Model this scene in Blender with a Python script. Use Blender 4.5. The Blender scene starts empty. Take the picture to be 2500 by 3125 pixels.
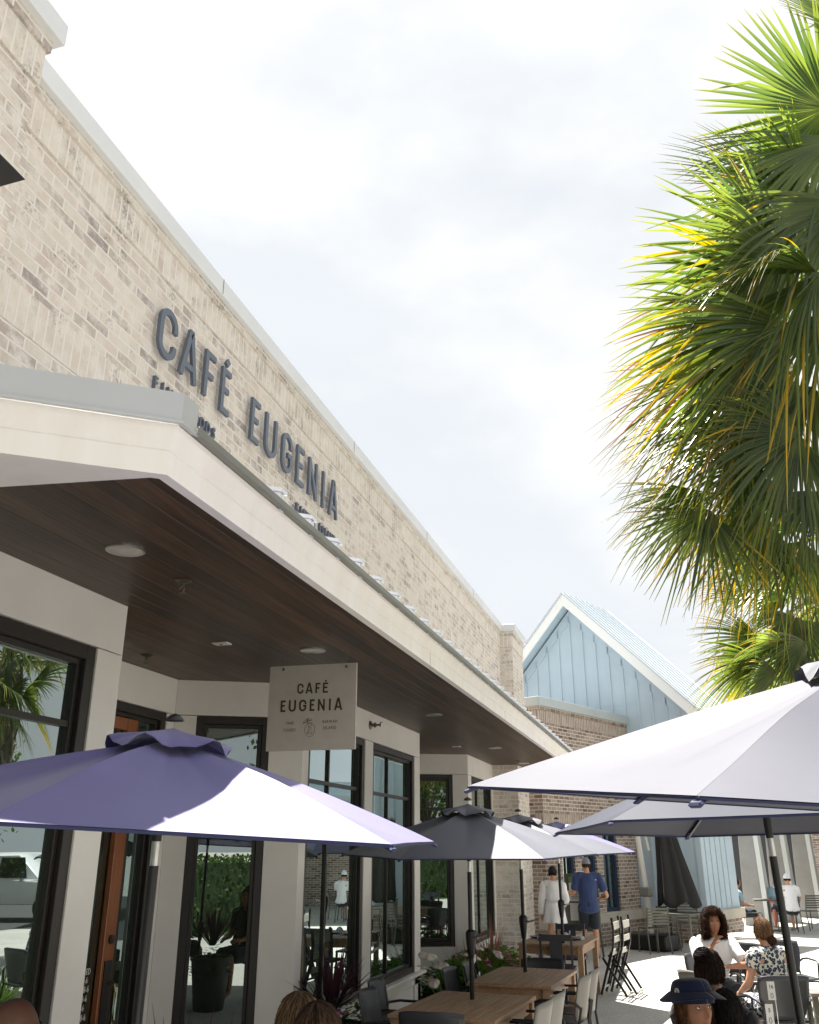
import bpy, bmesh, math, random
import numpy as np
from math import sin, cos, pi, radians, sqrt, atan2
from mathutils import Vector, Matrix, noise
random.seed(7)
sc = bpy.context.scene
COL = sc.collection
# ------------------------------------------------------------------ camera
F_PX = 2693.0; TH = radians(20.85); AZ = radians(16.12); CAMZ = 1.95
cam_d = bpy.data.cameras.new('camera'); cam = bpy.data.objects.new('camera', cam_d); COL.objects.link(cam)
cam.location = (0, 0, CAMZ); cam.rotation_euler = (radians(90)+TH, 0, AZ)
cam_d.sensor_fit = 'VERTICAL'; cam_d.sensor_height = 24.0; cam_d.lens = 24.0*F_PX/3125.0
cam_d.clip_start = 0.05; cam_d.clip_end = 900
sc.camera = cam
# ------------------------------------------------------------------ light and sky
SUN_DIR = Vector((-0.21, 0.33, 1.0)).normalized()          # towards the sun
sun_d = bpy.data.lights.new('sun', 'SUN'); sun = bpy.data.objects.new('sun', sun_d); COL.objects.link(sun)
sun_d.energy = 5.0; sun_d.angle = radians(0.5); sun_d.color = (1.0, 0.955, 0.88)
sun.rotation_euler = SUN_DIR.to_track_quat('Z', 'Y').to_euler(); sun.location = (0, 0, 30)
world = bpy.data.worlds.new('World'); sc.world = world; world.use_nodes = True
wn = world.node_tree.nodes; wl = world.node_tree.links; wn.clear()
wo = wn.new('ShaderNodeOutputWorld'); bg = wn.new('ShaderNodeBackground')
sky = wn.new('ShaderNodeTexSky'); sky.sky_type = 'NISHITA'; sky.sun_disc = False
sky.sun_elevation = math.asin(SUN_DIR.z); sky.sun_rotation = atan2(SUN_DIR.x, SUN_DIR.y)
sky.air_density = 1.0; sky.dust_density = 1.5
tc = wn.new('ShaderNodeTexCoord')
mp = wn.new('ShaderNodeMapping'); mp.inputs['Scale'].default_value = (1.0, 1.0, 2.1); mp.inputs['Location'].default_value = (0.35, 0.1, 0.25)
n1 = wn.new('ShaderNodeTexNoise'); n1.inputs['Scale'].default_value = 2.1; n1.inputs['Detail'].default_value = 9; n1.inputs['Roughness'].default_value = 0.55; n1.inputs['Distortion'].default_value = 0.25
cr = wn.new('ShaderNodeValToRGB'); cr.color_ramp.elements[0].position = 0.36; cr.color_ramp.elements[1].position = 0.62
cr.color_ramp.elements[0].color = (0.92, 0.92, 0.92, 1)
n2 = wn.new('ShaderNodeTexNoise'); n2.inputs['Scale'].default_value = 2.6; n2.inputs['Detail'].default_value = 12; n2.inputs['Roughness'].default_value = 0.5
cr2 = wn.new('ShaderNodeValToRGB'); cr2.color_ramp.elements[0].position = 0.41; cr2.color_ramp.elements[1].position = 0.56
cr2.color_ramp.elements[0].color = (7.45, 7.8, 8.2, 1); cr2.color_ramp.elements[1].color = (8.9, 8.9, 8.8, 1)
mx = wn.new('ShaderNodeMixRGB')
wl.new(tc.outputs['Generated'], mp.inputs['Vector']); wl.new(mp.outputs[0], n1.inputs['Vector']); wl.new(mp.outputs[0], n2.inputs['Vector'])
wl.new(n1.outputs['Fac'], cr.inputs[0]); wl.new(n2.outputs['Fac'], cr2.inputs[0])
wl.new(cr.outputs[0], mx.inputs[0]); wl.new(sky.outputs[0], mx.inputs[1]); wl.new(cr2.outputs[0], mx.inputs[2])
wl.new(mx.outputs[0], bg.inputs['Color']); bg.inputs['Strength'].default_value = 0.0375
wl.new(bg.outputs[0], wo.inputs['Surface'])
sc.view_settings.view_transform = 'Standard'; sc.view_settings.look = 'None'; sc.view_settings.gamma = 1.0
sc.view_settings.exposure = 1.66
# ------------------------------------------------------------------ measuring helper: photo pixel + one known coordinate -> world point
_F = np.array([-sin(AZ)*cos(TH), cos(AZ)*cos(TH), sin(TH)]); _R = np.array([cos(AZ), sin(AZ), 0.0]); _U = np.cross(_R, _F)
_C = np.array([0, 0, CAMZ]); _H = np.array([-sin(AZ), cos(AZ), 0.0])
def P(u, v, x=None, y=None, z=None, D=None, plane=None):
    d = (u-1250)*_R-(v-1562.5)*_U+F_PX*_F
    if x is not None: t = x/d[0]
    elif y is not None: t = y/d[1]
    elif z is not None: t = (z-CAMZ)/d[2]
    elif plane is not None:
        p0, dr = plane; n = np.array([dr[1], -dr[0], 0.0]); t = ((np.array([p0[0], p0[1], 0.0])-_C)@n)/(d@n)
    else: t = D/(d@_H)
    return Vector(_C+t*d)
# ------------------------------------------------------------------ tagging
def tag(o, label=None, cat=None, group=None, kind=None):
    if label: o['label'] = label
    if cat: o['category'] = cat
    if group: o['group'] = group
    if kind: o['kind'] = kind
    return o
def thing(name, label, cat, loc=(0, 0, 0), rz=0.0, group=None):
    o = bpy.data.objects.new(name, None); COL.objects.link(o); o.empty_display_size = 0.1
    o.location = loc; o.rotation_euler = (0, 0, rz)
    return tag(o, label, cat, group)
def copy_tree(o, parent=None):
    c = o.copy(); COL.objects.link(c); c.parent = parent
    for ch in [q for q in bpy.data.objects if q.parent == o and q != c]: copy_tree(ch, c)
    return c
# ------------------------------------------------------------------ mesh builder
class MB:
    def __init__(s): s.v = []; s.f = []; s.cols = None
    def add(s, vs, fs):
        b = len(s.v); s.v += [tuple(p) for p in vs]; s.f += [tuple(i+b for i in f) for f in fs]; return s
    def box(s, x0, x1, y0, y1, z0, z1, M=None):
        vs = [Vector(p) for p in ((x0,y0,z0),(x1,y0,z0),(x1,y1,z0),(x0,y1,z0),(x0,y0,z1),(x1,y0,z1),(x1,y1,z1),(x0,y1,z1))]
        if M is not None: vs = [M @ p for p in vs]
        return s.add(vs, [(0,3,2,1),(4,5,6,7),(0,1,5,4),(1,2,6,5),(2,3,7,6),(3,0,4,7)])
    def prism(s, poly, z0, z1, M=None):
        n = len(poly); vs = [Vector((p[0], p[1], z0)) for p in poly]+[Vector((p[0], p[1], z1)) for p in poly]
        if M is not None: vs = [M @ p for p in vs]
        return s.add(vs, [tuple(range(n))[::-1], tuple(range(n, 2*n))]+[(i, (i+1) % n, n+(i+1) % n, n+i) for i in range(n)])
    def bar(s, a, b, w, h=None, up=(0, 0, 1)):
        a = Vector(a); b = Vector(b); h = h or w; d = (b-a); L = d.length; d.normalize(); up = Vector(up)
        sx = d.cross(up)
        if sx.length < 1e-4: sx = d.cross(Vector((1, 0, 0)))
        sx.normalize(); sy = sx.cross(d)
        M = Matrix((sx, d, sy)).transposed().to_4x4(); M.translation = a
        return s.box(-w/2, w/2, 0, L, -h/2, h/2, M)
    def tube(s, pts, r, n=8, close=True):
        pts = [Vector(p) for p in pts]; m = len(pts); rs = r if isinstance(r, (list, tuple)) else [r]*m
        ref = None; rings = []
        for i, p in enumerate(pts):
            t = (pts[min(i+1, m-1)]-pts[max(i-1, 0)]).normalized()
            if ref is None:
                ref = Vector((0, 0, 1)) if abs(t.z) < 0.9 else Vector((1, 0, 0))
            a = t.cross(ref)
            if a.length < 1e-5: a = t.cross(Vector((1, 0, 0)))
            a.normalize(); b = a.cross(t); ref = b.cross(a)*-1 if False else ref
            rings.append([p+(a*cos(2*pi*k/n)+b*sin(2*pi*k/n))*rs[i] for k in range(n)])
        vs = [q for rg in rings for q in rg]; fs = []
        for i in range(m-1):
            for k in range(n): fs.append((i*n+k, i*n+(k+1) % n, (i+1)*n+(k+1) % n, (i+1)*n+k))
        if close: fs.append(tuple(range(n))[::-1]); fs.append(tuple((m-1)*n+k for k in range(n)))
        return s.add(vs, fs)
    def lathe(s, prof, n=24, M=None):
        vs = []; fs = []; m = len(prof)
        for r, z in prof:
            for k in range(n):
                p = Vector((r*cos(2*pi*k/n), r*sin(2*pi*k/n), z)); vs.append(M @ p if M is not None else p)
        for i in range(m-1):
            for k in range(n): fs.append((i*n+k, i*n+(k+1) % n, (i+1)*n+(k+1) % n, (i+1)*n+k))
        if prof[0][0] > 1e-6: fs.append(tuple(range(n))[::-1])
        if prof[-1][0] > 1e-6: fs.append(tuple((m-1)*n+k for k in range(n)))
        return s.add(vs, fs)
    def grid(s, fn, nu, nv):
        vs = [fn(i/nu, j/nv) for j in range(nv+1) for i in range(nu+1)]
        return s.add(vs, [(j*(nu+1)+i, j*(nu+1)+i+1, (j+1)*(nu+1)+i+1, (j+1)*(nu+1)+i) for j in range(nv) for i in range(nu)])
    def build(s, name, mat, parent=None, smooth=False, bevel=0.0, seg=1, solid=0.0, angle=40, normals=True, rim=True):
        me = bpy.data.meshes.new(name); me.from_pydata(s.v, [], s.f); me.update()
        if normals:
            bm = bmesh.new(); bm.from_mesh(me); bmesh.ops.recalc_face_normals(bm, faces=bm.faces); bm.to_mesh(me); bm.free()
        if smooth:
            me.polygons.foreach_set('use_smooth', [True]*len(me.polygons))
            try: me.set_sharp_from_angle(angle=radians(angle))
            except Exception: pass
        o = bpy.data.objects.new(name, me); COL.objects.link(o)
        if mat is not None: me.materials.append(mat)
        if parent is not None: o.parent = parent
        if solid: m = o.modifiers.new('solid', 'SOLIDIFY'); m.thickness = solid; m.offset = 0; m.use_rim = rim
        if bevel: m = o.modifiers.new('bevel', 'BEVEL'); m.width = bevel; m.segments = seg; m.limit_method = 'ANGLE'; m.angle_limit = radians(40)
        return o
def TR(loc=(0, 0, 0), rz=0, rx=0, ry=0):
    return Matrix.Translation(loc) @ Matrix.Rotation(rz, 4, 'Z') @ Matrix.Rotation(ry, 4, 'Y') @ Matrix.Rotation(rx, 4, 'X')
# ------------------------------------------------------------------ materials
MATS = {}
def mat(name, col, rough=0.6, metal=0.0, spec=0.5, bump=0.0, bscale=60.0, var=0.0, vscale=6.0, sheen=0.0, trans=0.0, coat=0.0, detail=6, stretch=(1, 1, 1), col2=None, sss=0.0):
    m = bpy.data.materials.new(name); m.use_nodes = True; nt = m.node_tree; n = nt.nodes; l = nt.links
    b = n['Principled BSDF']; b.inputs['Base Color'].default_value = (*col, 1); b.inputs['Roughness'].default_value = rough
    b.inputs['Metallic'].default_value = metal; b.inputs['Specular IOR Level'].default_value = spec
    if sheen: b.inputs['Sheen Weight'].default_value = sheen; b.inputs['Sheen Roughness'].default_value = 0.4
    if coat: b.inputs['Coat Weight'].default_value = coat; b.inputs['Coat Roughness'].default_value = 0.15
    if sss: b.inputs['Subsurface Weight'].default_value = sss; b.inputs['Subsurface Radius'].default_value = (0.01, 0.004, 0.002)
    if var or bump or col2:
        t = n.new('ShaderNodeTexCoord'); mp = n.new('ShaderNodeMapping'); mp.inputs['Scale'].default_value = stretch
        l.new(t.outputs['Object'], mp.inputs['Vector'])
    if var or col2:
        no = n.new('ShaderNodeTexNoise'); no.inputs['Scale'].default_value = vscale; no.inputs['Detail'].default_value = detail; no.inputs['Roughness'].default_value = 0.6
        l.new(mp.outputs[0], no.inputs['Vector'])
        r = n.new('ShaderNodeValToRGB'); r.color_ramp.elements[0].position = 0.3; r.color_ramp.elements[1].position = 0.7
        c2 = col2 if col2 else tuple(min(1, c*(1+var)) for c in col); c1 = col if col2 else tuple(c*(1-var) for c in col)
        r.color_ramp.elements[0].color = (*c1, 1); r.color_ramp.elements[1].color = (*c2, 1)
        l.new(no.outputs['Fac'], r.inputs[0]); l.new(r.outputs[0], b.inputs['Base Color'])
    if bump:
        nb = n.new('ShaderNodeTexNoise'); nb.inputs['Scale'].default_value = bscale; nb.inputs['Detail'].default_value = 4
        bp = n.new('ShaderNodeBump'); bp.inputs['Strength'].default_value = bump; bp.inputs['Distance'].default_value = 0.01
        l.new(mp.outputs[0], nb.inputs['Vector']); l.new(nb.outputs['Fac'], bp.inputs['Height']); l.new(bp.outputs[0], b.inputs['Normal'])
    if trans:
        tr = n.new('ShaderNodeBsdfTranslucent'); tr.inputs['Color'].default_value = (*col, 1); ms = n.new('ShaderNodeMixShader'); ms.inputs[0].default_value = trans
        out = n['Material Output']; l.new(b.outputs[0], ms.inputs[1]); l.new(tr.outputs[0], ms.inputs[2]); l.new(ms.outputs[0], out.inputs['Surface'])
    MATS[name] = m
    return m
def brick_mat(name, cols, mortar, bw=0.225, bh=0.078, ms=0.011, soldier=False, wash=0.5, washcol=(0.74, 0.69, 0.63), spots=(0.09, 0.07, 0.07), spot_amt=0.5, off=0.5):
    m = bpy.data.materials.new(name); m.use_nodes = True; nt = m.node_tree; n = nt.nodes; l = nt.links; b = n['Principled BSDF']
    t = n.new('ShaderNodeTexCoord'); sp = n.new('ShaderNodeSeparateXYZ'); sn = n.new('ShaderNodeSeparateXYZ')
    l.new(t.outputs['Object'], sp.inputs[0]); l.new(t.outputs['Normal'], sn.inputs[0])
    ab = n.new('ShaderNodeMath'); ab.operation = 'ABSOLUTE'; l.new(sn.outputs['X'], ab.inputs[0])
    gt = n.new('ShaderNodeMath'); gt.operation = 'GREATER_THAN'; gt.inputs[1].default_value = 0.6; l.new(ab.outputs[0], gt.inputs[0])
    mx = n.new('ShaderNodeMix'); mx.data_type = 'FLOAT'; l.new(gt.outputs[0], mx.inputs[0]); l.new(sp.outputs['X'], mx.inputs[2]); l.new(sp.outputs['Y'], mx.inputs[3])
    cb = n.new('ShaderNodeCombineXYZ')
    # wobble so courses are hand laid
    wob = n.new('ShaderNodeTexNoise'); wob.inputs['Scale'].default_value = 9.0; wob.inputs['Detail'].default_value = 3; l.new(t.outputs['Object'], wob.inputs['Vector'])
    wm = n.new('ShaderNodeMath'); wm.operation = 'MULTIPLY_ADD'; wm.inputs[1].default_value = 0.012; wm.inputs[2].default_value = -0.006; l.new(wob.outputs['Fac'], wm.inputs[0])
    az = n.new('ShaderNodeMath'); az.operation = 'ADD'; l.new(sp.outputs['Z'], az.inputs[0]); l.new(wm.outputs[0], az.inputs[1])
    if soldier: l.new(az.outputs[0], cb.inputs[0]); l.new(mx.outputs[0], cb.inputs[1])
    else: l.new(mx.outputs[0], cb.inputs[0]); l.new(az.outputs[0], cb.inputs[1])
    br = n.new('ShaderNodeTexBrick'); br.inputs['Scale'].default_value = 1.0; br.inputs['Brick Width'].default_value = (10.0 if soldier else bw); br.inputs['Row Height'].default_value = bh
    br.inputs['Mortar Size'].default_value = ms*0.62; br.inputs['Mortar Smooth'].default_value = 0.15; br.offset = (0.0 if soldier else off); br.inputs['Bias'].default_value = 0.0
    br.inputs['Color1'].default_value = (0, 0, 0, 1); br.inputs['Color2'].default_value = (1, 1, 1, 1); br.inputs['Mortar'].default_value = (0.5, 0.5, 0.5, 1)
    l.new(cb.outputs[0], br.inputs['Vector'])
    ramp = n.new('ShaderNodeValToRGB'); ramp.color_ramp.interpolation = 'LINEAR'
    els = ramp.color_ramp.elements; els[0].position = 0; els[0].color = (*cols[0], 1); els[1].position = 1; els[1].color = (*cols[-1], 1)
    for i, c in enumerate(cols[1:-1]): e = els.new((i+1)/(len(cols)-1)); e.color = (*c, 1)
    l.new(br.outputs['Color'], ramp.inputs[0])
    # whitewash in large soft patches plus fine pitting
    nw = n.new('ShaderNodeTexNoise'); nw.inputs['Scale'].default_value = 7.0; nw.inputs['Detail'].default_value = 10; nw.inputs['Roughness'].default_value = 0.72; l.new(t.outputs['Object'], nw.inputs['Vector'])
    rw = n.new('ShaderNodeValToRGB'); rw.color_ramp.elements[0].position = 0.62-wash*0.5; rw.color_ramp.elements[1].position = 0.80-wash*0.5; l.new(nw.outputs['Fac'], rw.inputs[0])
    mw = n.new('ShaderNodeMixRGB'); mw.inputs[2].default_value = (*washcol, 1); l.new(rw.outputs[0], mw.inputs[0]); l.new(ramp.outputs[0], mw.inputs[1])
    ns = n.new('ShaderNodeTexNoise'); ns.inputs['Scale'].default_value = 38.0; ns.inputs['Detail'].default_value = 8; ns.inputs['Roughness'].default_value = 0.75; l.new(t.outputs['Object'], ns.inputs['Vector'])
    nl = n.new('ShaderNodeTexNoise'); nl.inputs['Scale'].default_value = 4.0; nl.inputs['Detail'].default_value = 4; l.new(t.outputs['Object'], nl.inputs['Vector'])
    mm = n.new('ShaderNodeMath'); mm.operation = 'MULTIPLY'; l.new(ns.outputs['Fac'], mm.inputs[0]); l.new(nl.outputs['Fac'], mm.inputs[1])
    rs = n.new('ShaderNodeValToRGB'); rs.color_ramp.elements[0].position = 0.30; rs.color_ramp.elements[1].position = 0.42; l.new(mm.outputs[0], rs.inputs[0])
    sf = n.new('ShaderNodeMath'); sf.operation = 'MULTIPLY'; sf.inputs[1].default_value = spot_amt; l.new(rs.outputs[0], sf.inputs[0])
    mspt = n.new('ShaderNodeMixRGB'); mspt.inputs[2].default_value = (*spots, 1); l.new(sf.outputs[0], mspt.inputs[0]); l.new(mw.outputs[0], mspt.inputs[1])
    mf = n.new('ShaderNodeMixRGB'); mf.inputs[2].default_value = (*mortar, 1); l.new(br.outputs['Fac'], mf.inputs[0]); l.new(mspt.outputs[0], mf.inputs[1]); l.new(mf.outputs[0], b.inputs['Base Color'])
    b.inputs['Roughness'].default_value = 0.92; b.inputs['Specular IOR Level'].default_value = 0.25
    inv = n.new('ShaderNodeMath'); inv.operation = 'MULTIPLY_ADD'; inv.inputs[1].default_value = -1.0; inv.inputs[2].default_value = 1.0; l.new(br.outputs['Fac'], inv.inputs[0])
    hm = n.new('ShaderNodeMath'); hm.operation = 'MULTIPLY_ADD'; hm.inputs[1].default_value = 0.55; l.new(ns.outputs['Fac'], hm.inputs[0]); l.new(inv.outputs[0], hm.inputs[2])
    bp = n.new('ShaderNodeBump'); bp.inputs['Strength'].default_value = 0.9; bp.inputs['Distance'].default_value = 0.008; l.new(hm.outputs[0], bp.inputs['Height']); l.new(bp.outputs[0], b.inputs['Normal'])
    MATS[name] = m
    return m
CREAM = [(0.36, 0.31, 0.295), (0.57, 0.48, 0.42), (0.66, 0.57, 0.50), (0.68, 0.62, 0.54), (0.50, 0.44, 0.39)]
M_brick = brick_mat('cream_brick', CREAM, (0.78, 0.74, 0.68), wash=0.36, spot_amt=0.7, ms=0.0125)
M_soldier = brick_mat('cream_brick_soldier', CREAM[1:], (0.78, 0.74, 0.68), soldier=True, wash=0.42, spot_amt=0.6, ms=0.0125)
DARKB = [(0.14, 0.095, 0.08), (0.24, 0.18, 0.155), (0.34, 0.285, 0.255), (0.27, 0.195, 0.165), (0.42, 0.36, 0.325)]
M_brick2 = brick_mat('brown_brick', DARKB, (0.62, 0.56, 0.48), bw=0.215, bh=0.0745, ms=0.014, wash=0.18, washcol=(0.42, 0.36, 0.31), spot_amt=0.3)
M_soldier2 = brick_mat('brown_brick_soldier', DARKB[1:], (0.62, 0.56, 0.48), bh=0.0745, ms=0.014, soldier=True, wash=0.3, washcol=(0.42, 0.36, 0.31), spot_amt=0.3)
M_cream = mat('cream_painted_board', (0.69, 0.665, 0.625), rough=0.55, var=0.05, vscale=2.2, bump=0.05, bscale=80)
M_trim = mat('white_painted_trim', (0.87, 0.845, 0.81), rough=0.5, var=0.06, vscale=1.3, bump=0.04, bscale=40, col2=(0.81, 0.765, 0.71), stretch=(5, 5, 0.7))
M_galv = mat('galvanised_flashing', (0.50, 0.51, 0.52), rough=0.38, metal=0.35, var=0.05, vscale=1.5)
M_capm = mat('pale_parapet_metal', (0.70, 0.71, 0.72), rough=0.42, metal=0.15, var=0.04, vscale=1.5)
M_gutter = mat('grey_gutter_metal', (0.22, 0.225, 0.20), rough=0.42, metal=0.4, var=0.12, vscale=3)
M_frame = mat('dark_bronze_window_frame', (0.018, 0.014, 0.012), rough=0.38, spec=0.45)
M_black = mat('black_powder_coat', (0.012, 0.012, 0.013), rough=0.42)
M_letter = mat('slate_letter_paint', (0.10, 0.122, 0.16), rough=0.45)
M_alu = mat('brushed_aluminium', (0.62, 0.61, 0.58), rough=0.28, metal=1.0, var=0.1, vscale=20)
M_bronze = mat('aged_bronze', (0.17, 0.155, 0.12), rough=0.4, metal=0.8)
M_plate = mat('white_plastic', (0.62, 0.60, 0.56), rough=0.5)
M_door = mat('orange_varnished_wood', (0.25, 0.075, 0.018), rough=0.3, var=0.25, vscale=9, stretch=(8, 8, 0.6), coat=0.3)
M_brass = mat('brass', (0.5, 0.36, 0.14), rough=0.3, metal=1.0)
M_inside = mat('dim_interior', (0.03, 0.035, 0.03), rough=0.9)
def wood_mat(name, c1, c2, board=0.0, axis=0, rough=0.5, grain=(30, 1.2, 30), joint=(0.01, 0.008, 0.006), off=0.0, coat=0.0):
    """boards of width `board` across `axis`, grain along Y or X by the stretch"""
    m = bpy.data.materials.new(name); m.use_nodes = True; nt = m.node_tree; n = nt.nodes; l = nt.links; b = n['Principled BSDF']
    t = n.new('ShaderNodeTexCoord'); s = n.new('ShaderNodeSeparateXYZ'); l.new(t.outputs['Object'], s.inputs[0])
    mp = n.new('ShaderNodeMapping'); mp.inputs['Scale'].default_value = grain; l.new(t.outputs['Object'], mp.inputs['Vector'])
    no = n.new('ShaderNodeTexNoise'); no.inputs['Scale'].default_value = 1.0; no.inputs['Detail'].default_value = 8; no.inputs['Roughness'].default_value = 0.65; no.inputs['Distortion'].default_value = 0.6
    r = n.new('ShaderNodeValToRGB'); r.color_ramp.elements[0].position = 0.32; r.color_ramp.elements[1].position = 0.72
    r.color_ramp.elements[0].color = (*c1, 1); r.color_ramp.elements[1].color = (*c2, 1); l.new(no.outputs['Fac'], r.inputs[0])
    src = r.outputs[0]
    if board:
        dv = n.new('ShaderNodeMath'); dv.operation = 'MULTIPLY_ADD'; dv.inputs[1].default_value = 1.0/board; dv.inputs[2].default_value = off; l.new(s.outputs[axis], dv.inputs[0])
        fl = n.new('ShaderNodeMath'); fl.operation = 'FLOOR'; l.new(dv.outputs[0], fl.inputs[0])
        wn_ = n.new('ShaderNodeTexWhiteNoise'); wn_.noise_dimensions = '1D'; l.new(fl.outputs[0], wn_.inputs['W'])
        # shift the grain from board to board
        cb = n.new('ShaderNodeCombineXYZ'); ml = n.new('ShaderNodeMath'); ml.operation = 'MULTIPLY'; ml.inputs[1].default_value = 37.0; l.new(wn_.outputs['Value'], ml.inputs[0])
        for i in range(3): l.new(ml.outputs[0], cb.inputs[i])
        va = n.new('ShaderNodeVectorMath'); va.operation = 'ADD'; l.new(mp.outputs[0], va.inputs[0]); l.new(cb.outputs[0], va.inputs[1]); l.new(va.outputs[0], no.inputs['Vector'])
        hs = n.new('ShaderNodeHueSaturation'); vv = n.new('ShaderNodeMath'); vv.operation = 'MULTIPLY_ADD'; vv.inputs[1].default_value = 0.6; vv.inputs[2].default_value = 0.7
        l.new(wn_.outputs['Value'], vv.inputs[0]); l.new(vv.outputs[0], hs.inputs['Value']); l.new(src, hs.inputs['Color']); src = hs.outputs[0]
        fr = n.new('ShaderNodeMath'); fr.operation = 'FRACT'; l.new(dv.outputs[0], fr.inputs[0])
        pp = n.new('ShaderNodeMath'); pp.operation = 'PINGPONG'; pp.inputs[1].default_value = 0.5; l.new(fr.outputs[0], pp.inputs[0])
        lt = n.new('ShaderNodeMapRange'); lt.inputs['From Min'].default_value = 0.0; lt.inputs['From Max'].default_value = 0.006/board; lt.inputs['To Min'].default_value = 1; lt.inputs['To Max'].default_value = 0; l.new(pp.outputs[0], lt.inputs['Value'])
        mj = n.new('ShaderNodeMixRGB'); mj.inputs[2].default_value = (*joint, 1); l.new(lt.outputs[0], mj.inputs[0]); l.new(src, mj.inputs[1]); src = mj.outputs[0]
        bp = n.new('ShaderNodeBump'); bp.inputs['Strength'].default_value = 0.6; bp.inputs['Distance'].default_value = 0.006; bp.invert = True; l.new(lt.outputs[0], bp.inputs['Height']); l.new(bp.outputs[0], b.inputs['Normal'])
    else: l.new(mp.outputs[0], no.inputs['Vector'])
    l.new(src, b.inputs['Base Color']); b.inputs['Roughness'].default_value = rough
    if coat: b.inputs['Coat Weight'].default_value = coat
    MATS[name] = m
    return m
M_soffit = wood_mat('dark_stained_soffit_boards', (0.011, 0.006, 0.004), (0.115, 0.060, 0.032), board=0.137, axis=0, rough=0.42, grain=(26, 1.3, 26), joint=(0.075, 0.05, 0.035), off=0.13)
M_teak = wood_mat('teak_slats', (0.27, 0.155, 0.085), (0.42, 0.27, 0.165), rough=0.5, grain=(30, 2.0, 30))
def glass_mat():
    m = bpy.data.materials.new('window_glass'); m.use_nodes = True; nt = m.node_tree; n = nt.nodes; l = nt.links; n.clear()
    o = n.new('ShaderNodeOutputMaterial'); g = n.new('ShaderNodeBsdfGlossy'); g.inputs['Roughness'].default_value = 0.004; g.inputs['Color'].default_value = (0.86, 1.0, 0.99, 1)
    d = n.new('ShaderNodeBsdfDiffuse'); t = n.new('ShaderNodeTexCoord'); no = n.new('ShaderNodeTexNoise'); no.inputs['Scale'].default_value = 0.9; no.inputs['Detail'].default_value = 3
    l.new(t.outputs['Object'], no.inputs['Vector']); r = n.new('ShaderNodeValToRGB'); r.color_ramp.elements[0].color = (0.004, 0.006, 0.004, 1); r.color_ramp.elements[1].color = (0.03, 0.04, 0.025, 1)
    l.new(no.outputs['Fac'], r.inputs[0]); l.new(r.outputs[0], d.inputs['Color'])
    fr = n.new('ShaderNodeFresnel'); fr.inputs['IOR'].default_value = 1.75; mr = n.new('ShaderNodeMath'); mr.operation = 'MULTIPLY_ADD'; mr.inputs[1].default_value = 1.9; mr.inputs[2].default_value = 0.10; mr.use_clamp = True
    nb = n.new('ShaderNodeTexNoise'); nb.inputs['Scale'].default_value = 1.6; nb.inputs['Detail'].default_value = 1; l.new(t.outputs['Object'], nb.inputs['Vector'])
    bp = n.new('ShaderNodeBump'); bp.inputs['Strength'].default_value = 0.05; bp.inputs['Distance'].default_value = 0.008; l.new(nb.outputs['Fac'], bp.inputs['Height']); l.new(bp.outputs[0], g.inputs['Normal'])
    mx = n.new('ShaderNodeMixShader'); l.new(fr.outputs[0], mr.inputs[0]); l.new(mr.outputs[0], mx.inputs[0]); l.new(d.outputs[0], mx.inputs[1]); l.new(g.outputs[0], mx.inputs[2]); l.new(mx.outputs[0], o.inputs['Surface'])
    return m
M_glass = glass_mat()
# ================================================================== GROUND
def ground_mat():
    m = mat('shell_concrete', (0.40, 0.38, 0.345), rough=0.85, bump=0.5, bscale=220)
    nt = m.node_tree; n = nt.nodes; l = nt.links; b = n['Principled BSDF']
    t = n.new('ShaderNodeTexCoord'); v = n.new('ShaderNodeTexVoronoi'); v.inputs['Scale'].default_value = 70; l.new(t.outputs['Object'], v.inputs['Vector'])
    no = n.new('ShaderNodeTexNoise'); no.inputs['Scale'].default_value = 0.8; no.inputs['Detail'].default_value = 8; l.new(t.outputs['Object'], no.inputs['Vector'])
    r = n.new('ShaderNodeValToRGB'); r.color_ramp.elements[0].color = (0.36, 0.345, 0.32, 1); r.color_ramp.elements[1].color = (0.64, 0.615, 0.57, 1); l.new(v.outputs['Color'], r.inputs[0])
    r2 = n.new('ShaderNodeValToRGB'); r2.color_ramp.elements[0].position = 0.3; r2.color_ramp.elements[0].color = (0.8, 0.8, 0.8, 1); r2.color_ramp.elements[1].position = 0.7; l.new(no.outputs['Fac'], r2.inputs[0])
    mu = n.new('ShaderNodeMixRGB'); mu.blend_type = 'MULTIPLY'; mu.inputs[0].default_value = 1; l.new(r.outputs[0], mu.inputs[1]); l.new(r2.outputs[0], mu.inputs[2]); l.new(mu.outputs[0], b.inputs['Base Color'])
    return m
M_ground = ground_mat()
g = MB(); g.add([(-60, -70, 0.004), (9.7, -70, 0.004), (9.7, -5.5, 0.004), (-60, -5.5, 0.004)], [(0, 1, 2, 3)]); g.build('lawn', mat('lawn_green', (0.035, 0.07, 0.015), 0.95, var=0.3, vscale=3, bump=0.5, bscale=60))['kind'] = 'structure'
g = MB(); g.add([(-400, -400, 0), (400, -400, 0), (400, 400, 0), (-400, 400, 0)], [(0, 1, 2, 3)]); g.build('ground', M_ground)['kind'] = 'structure'

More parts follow.
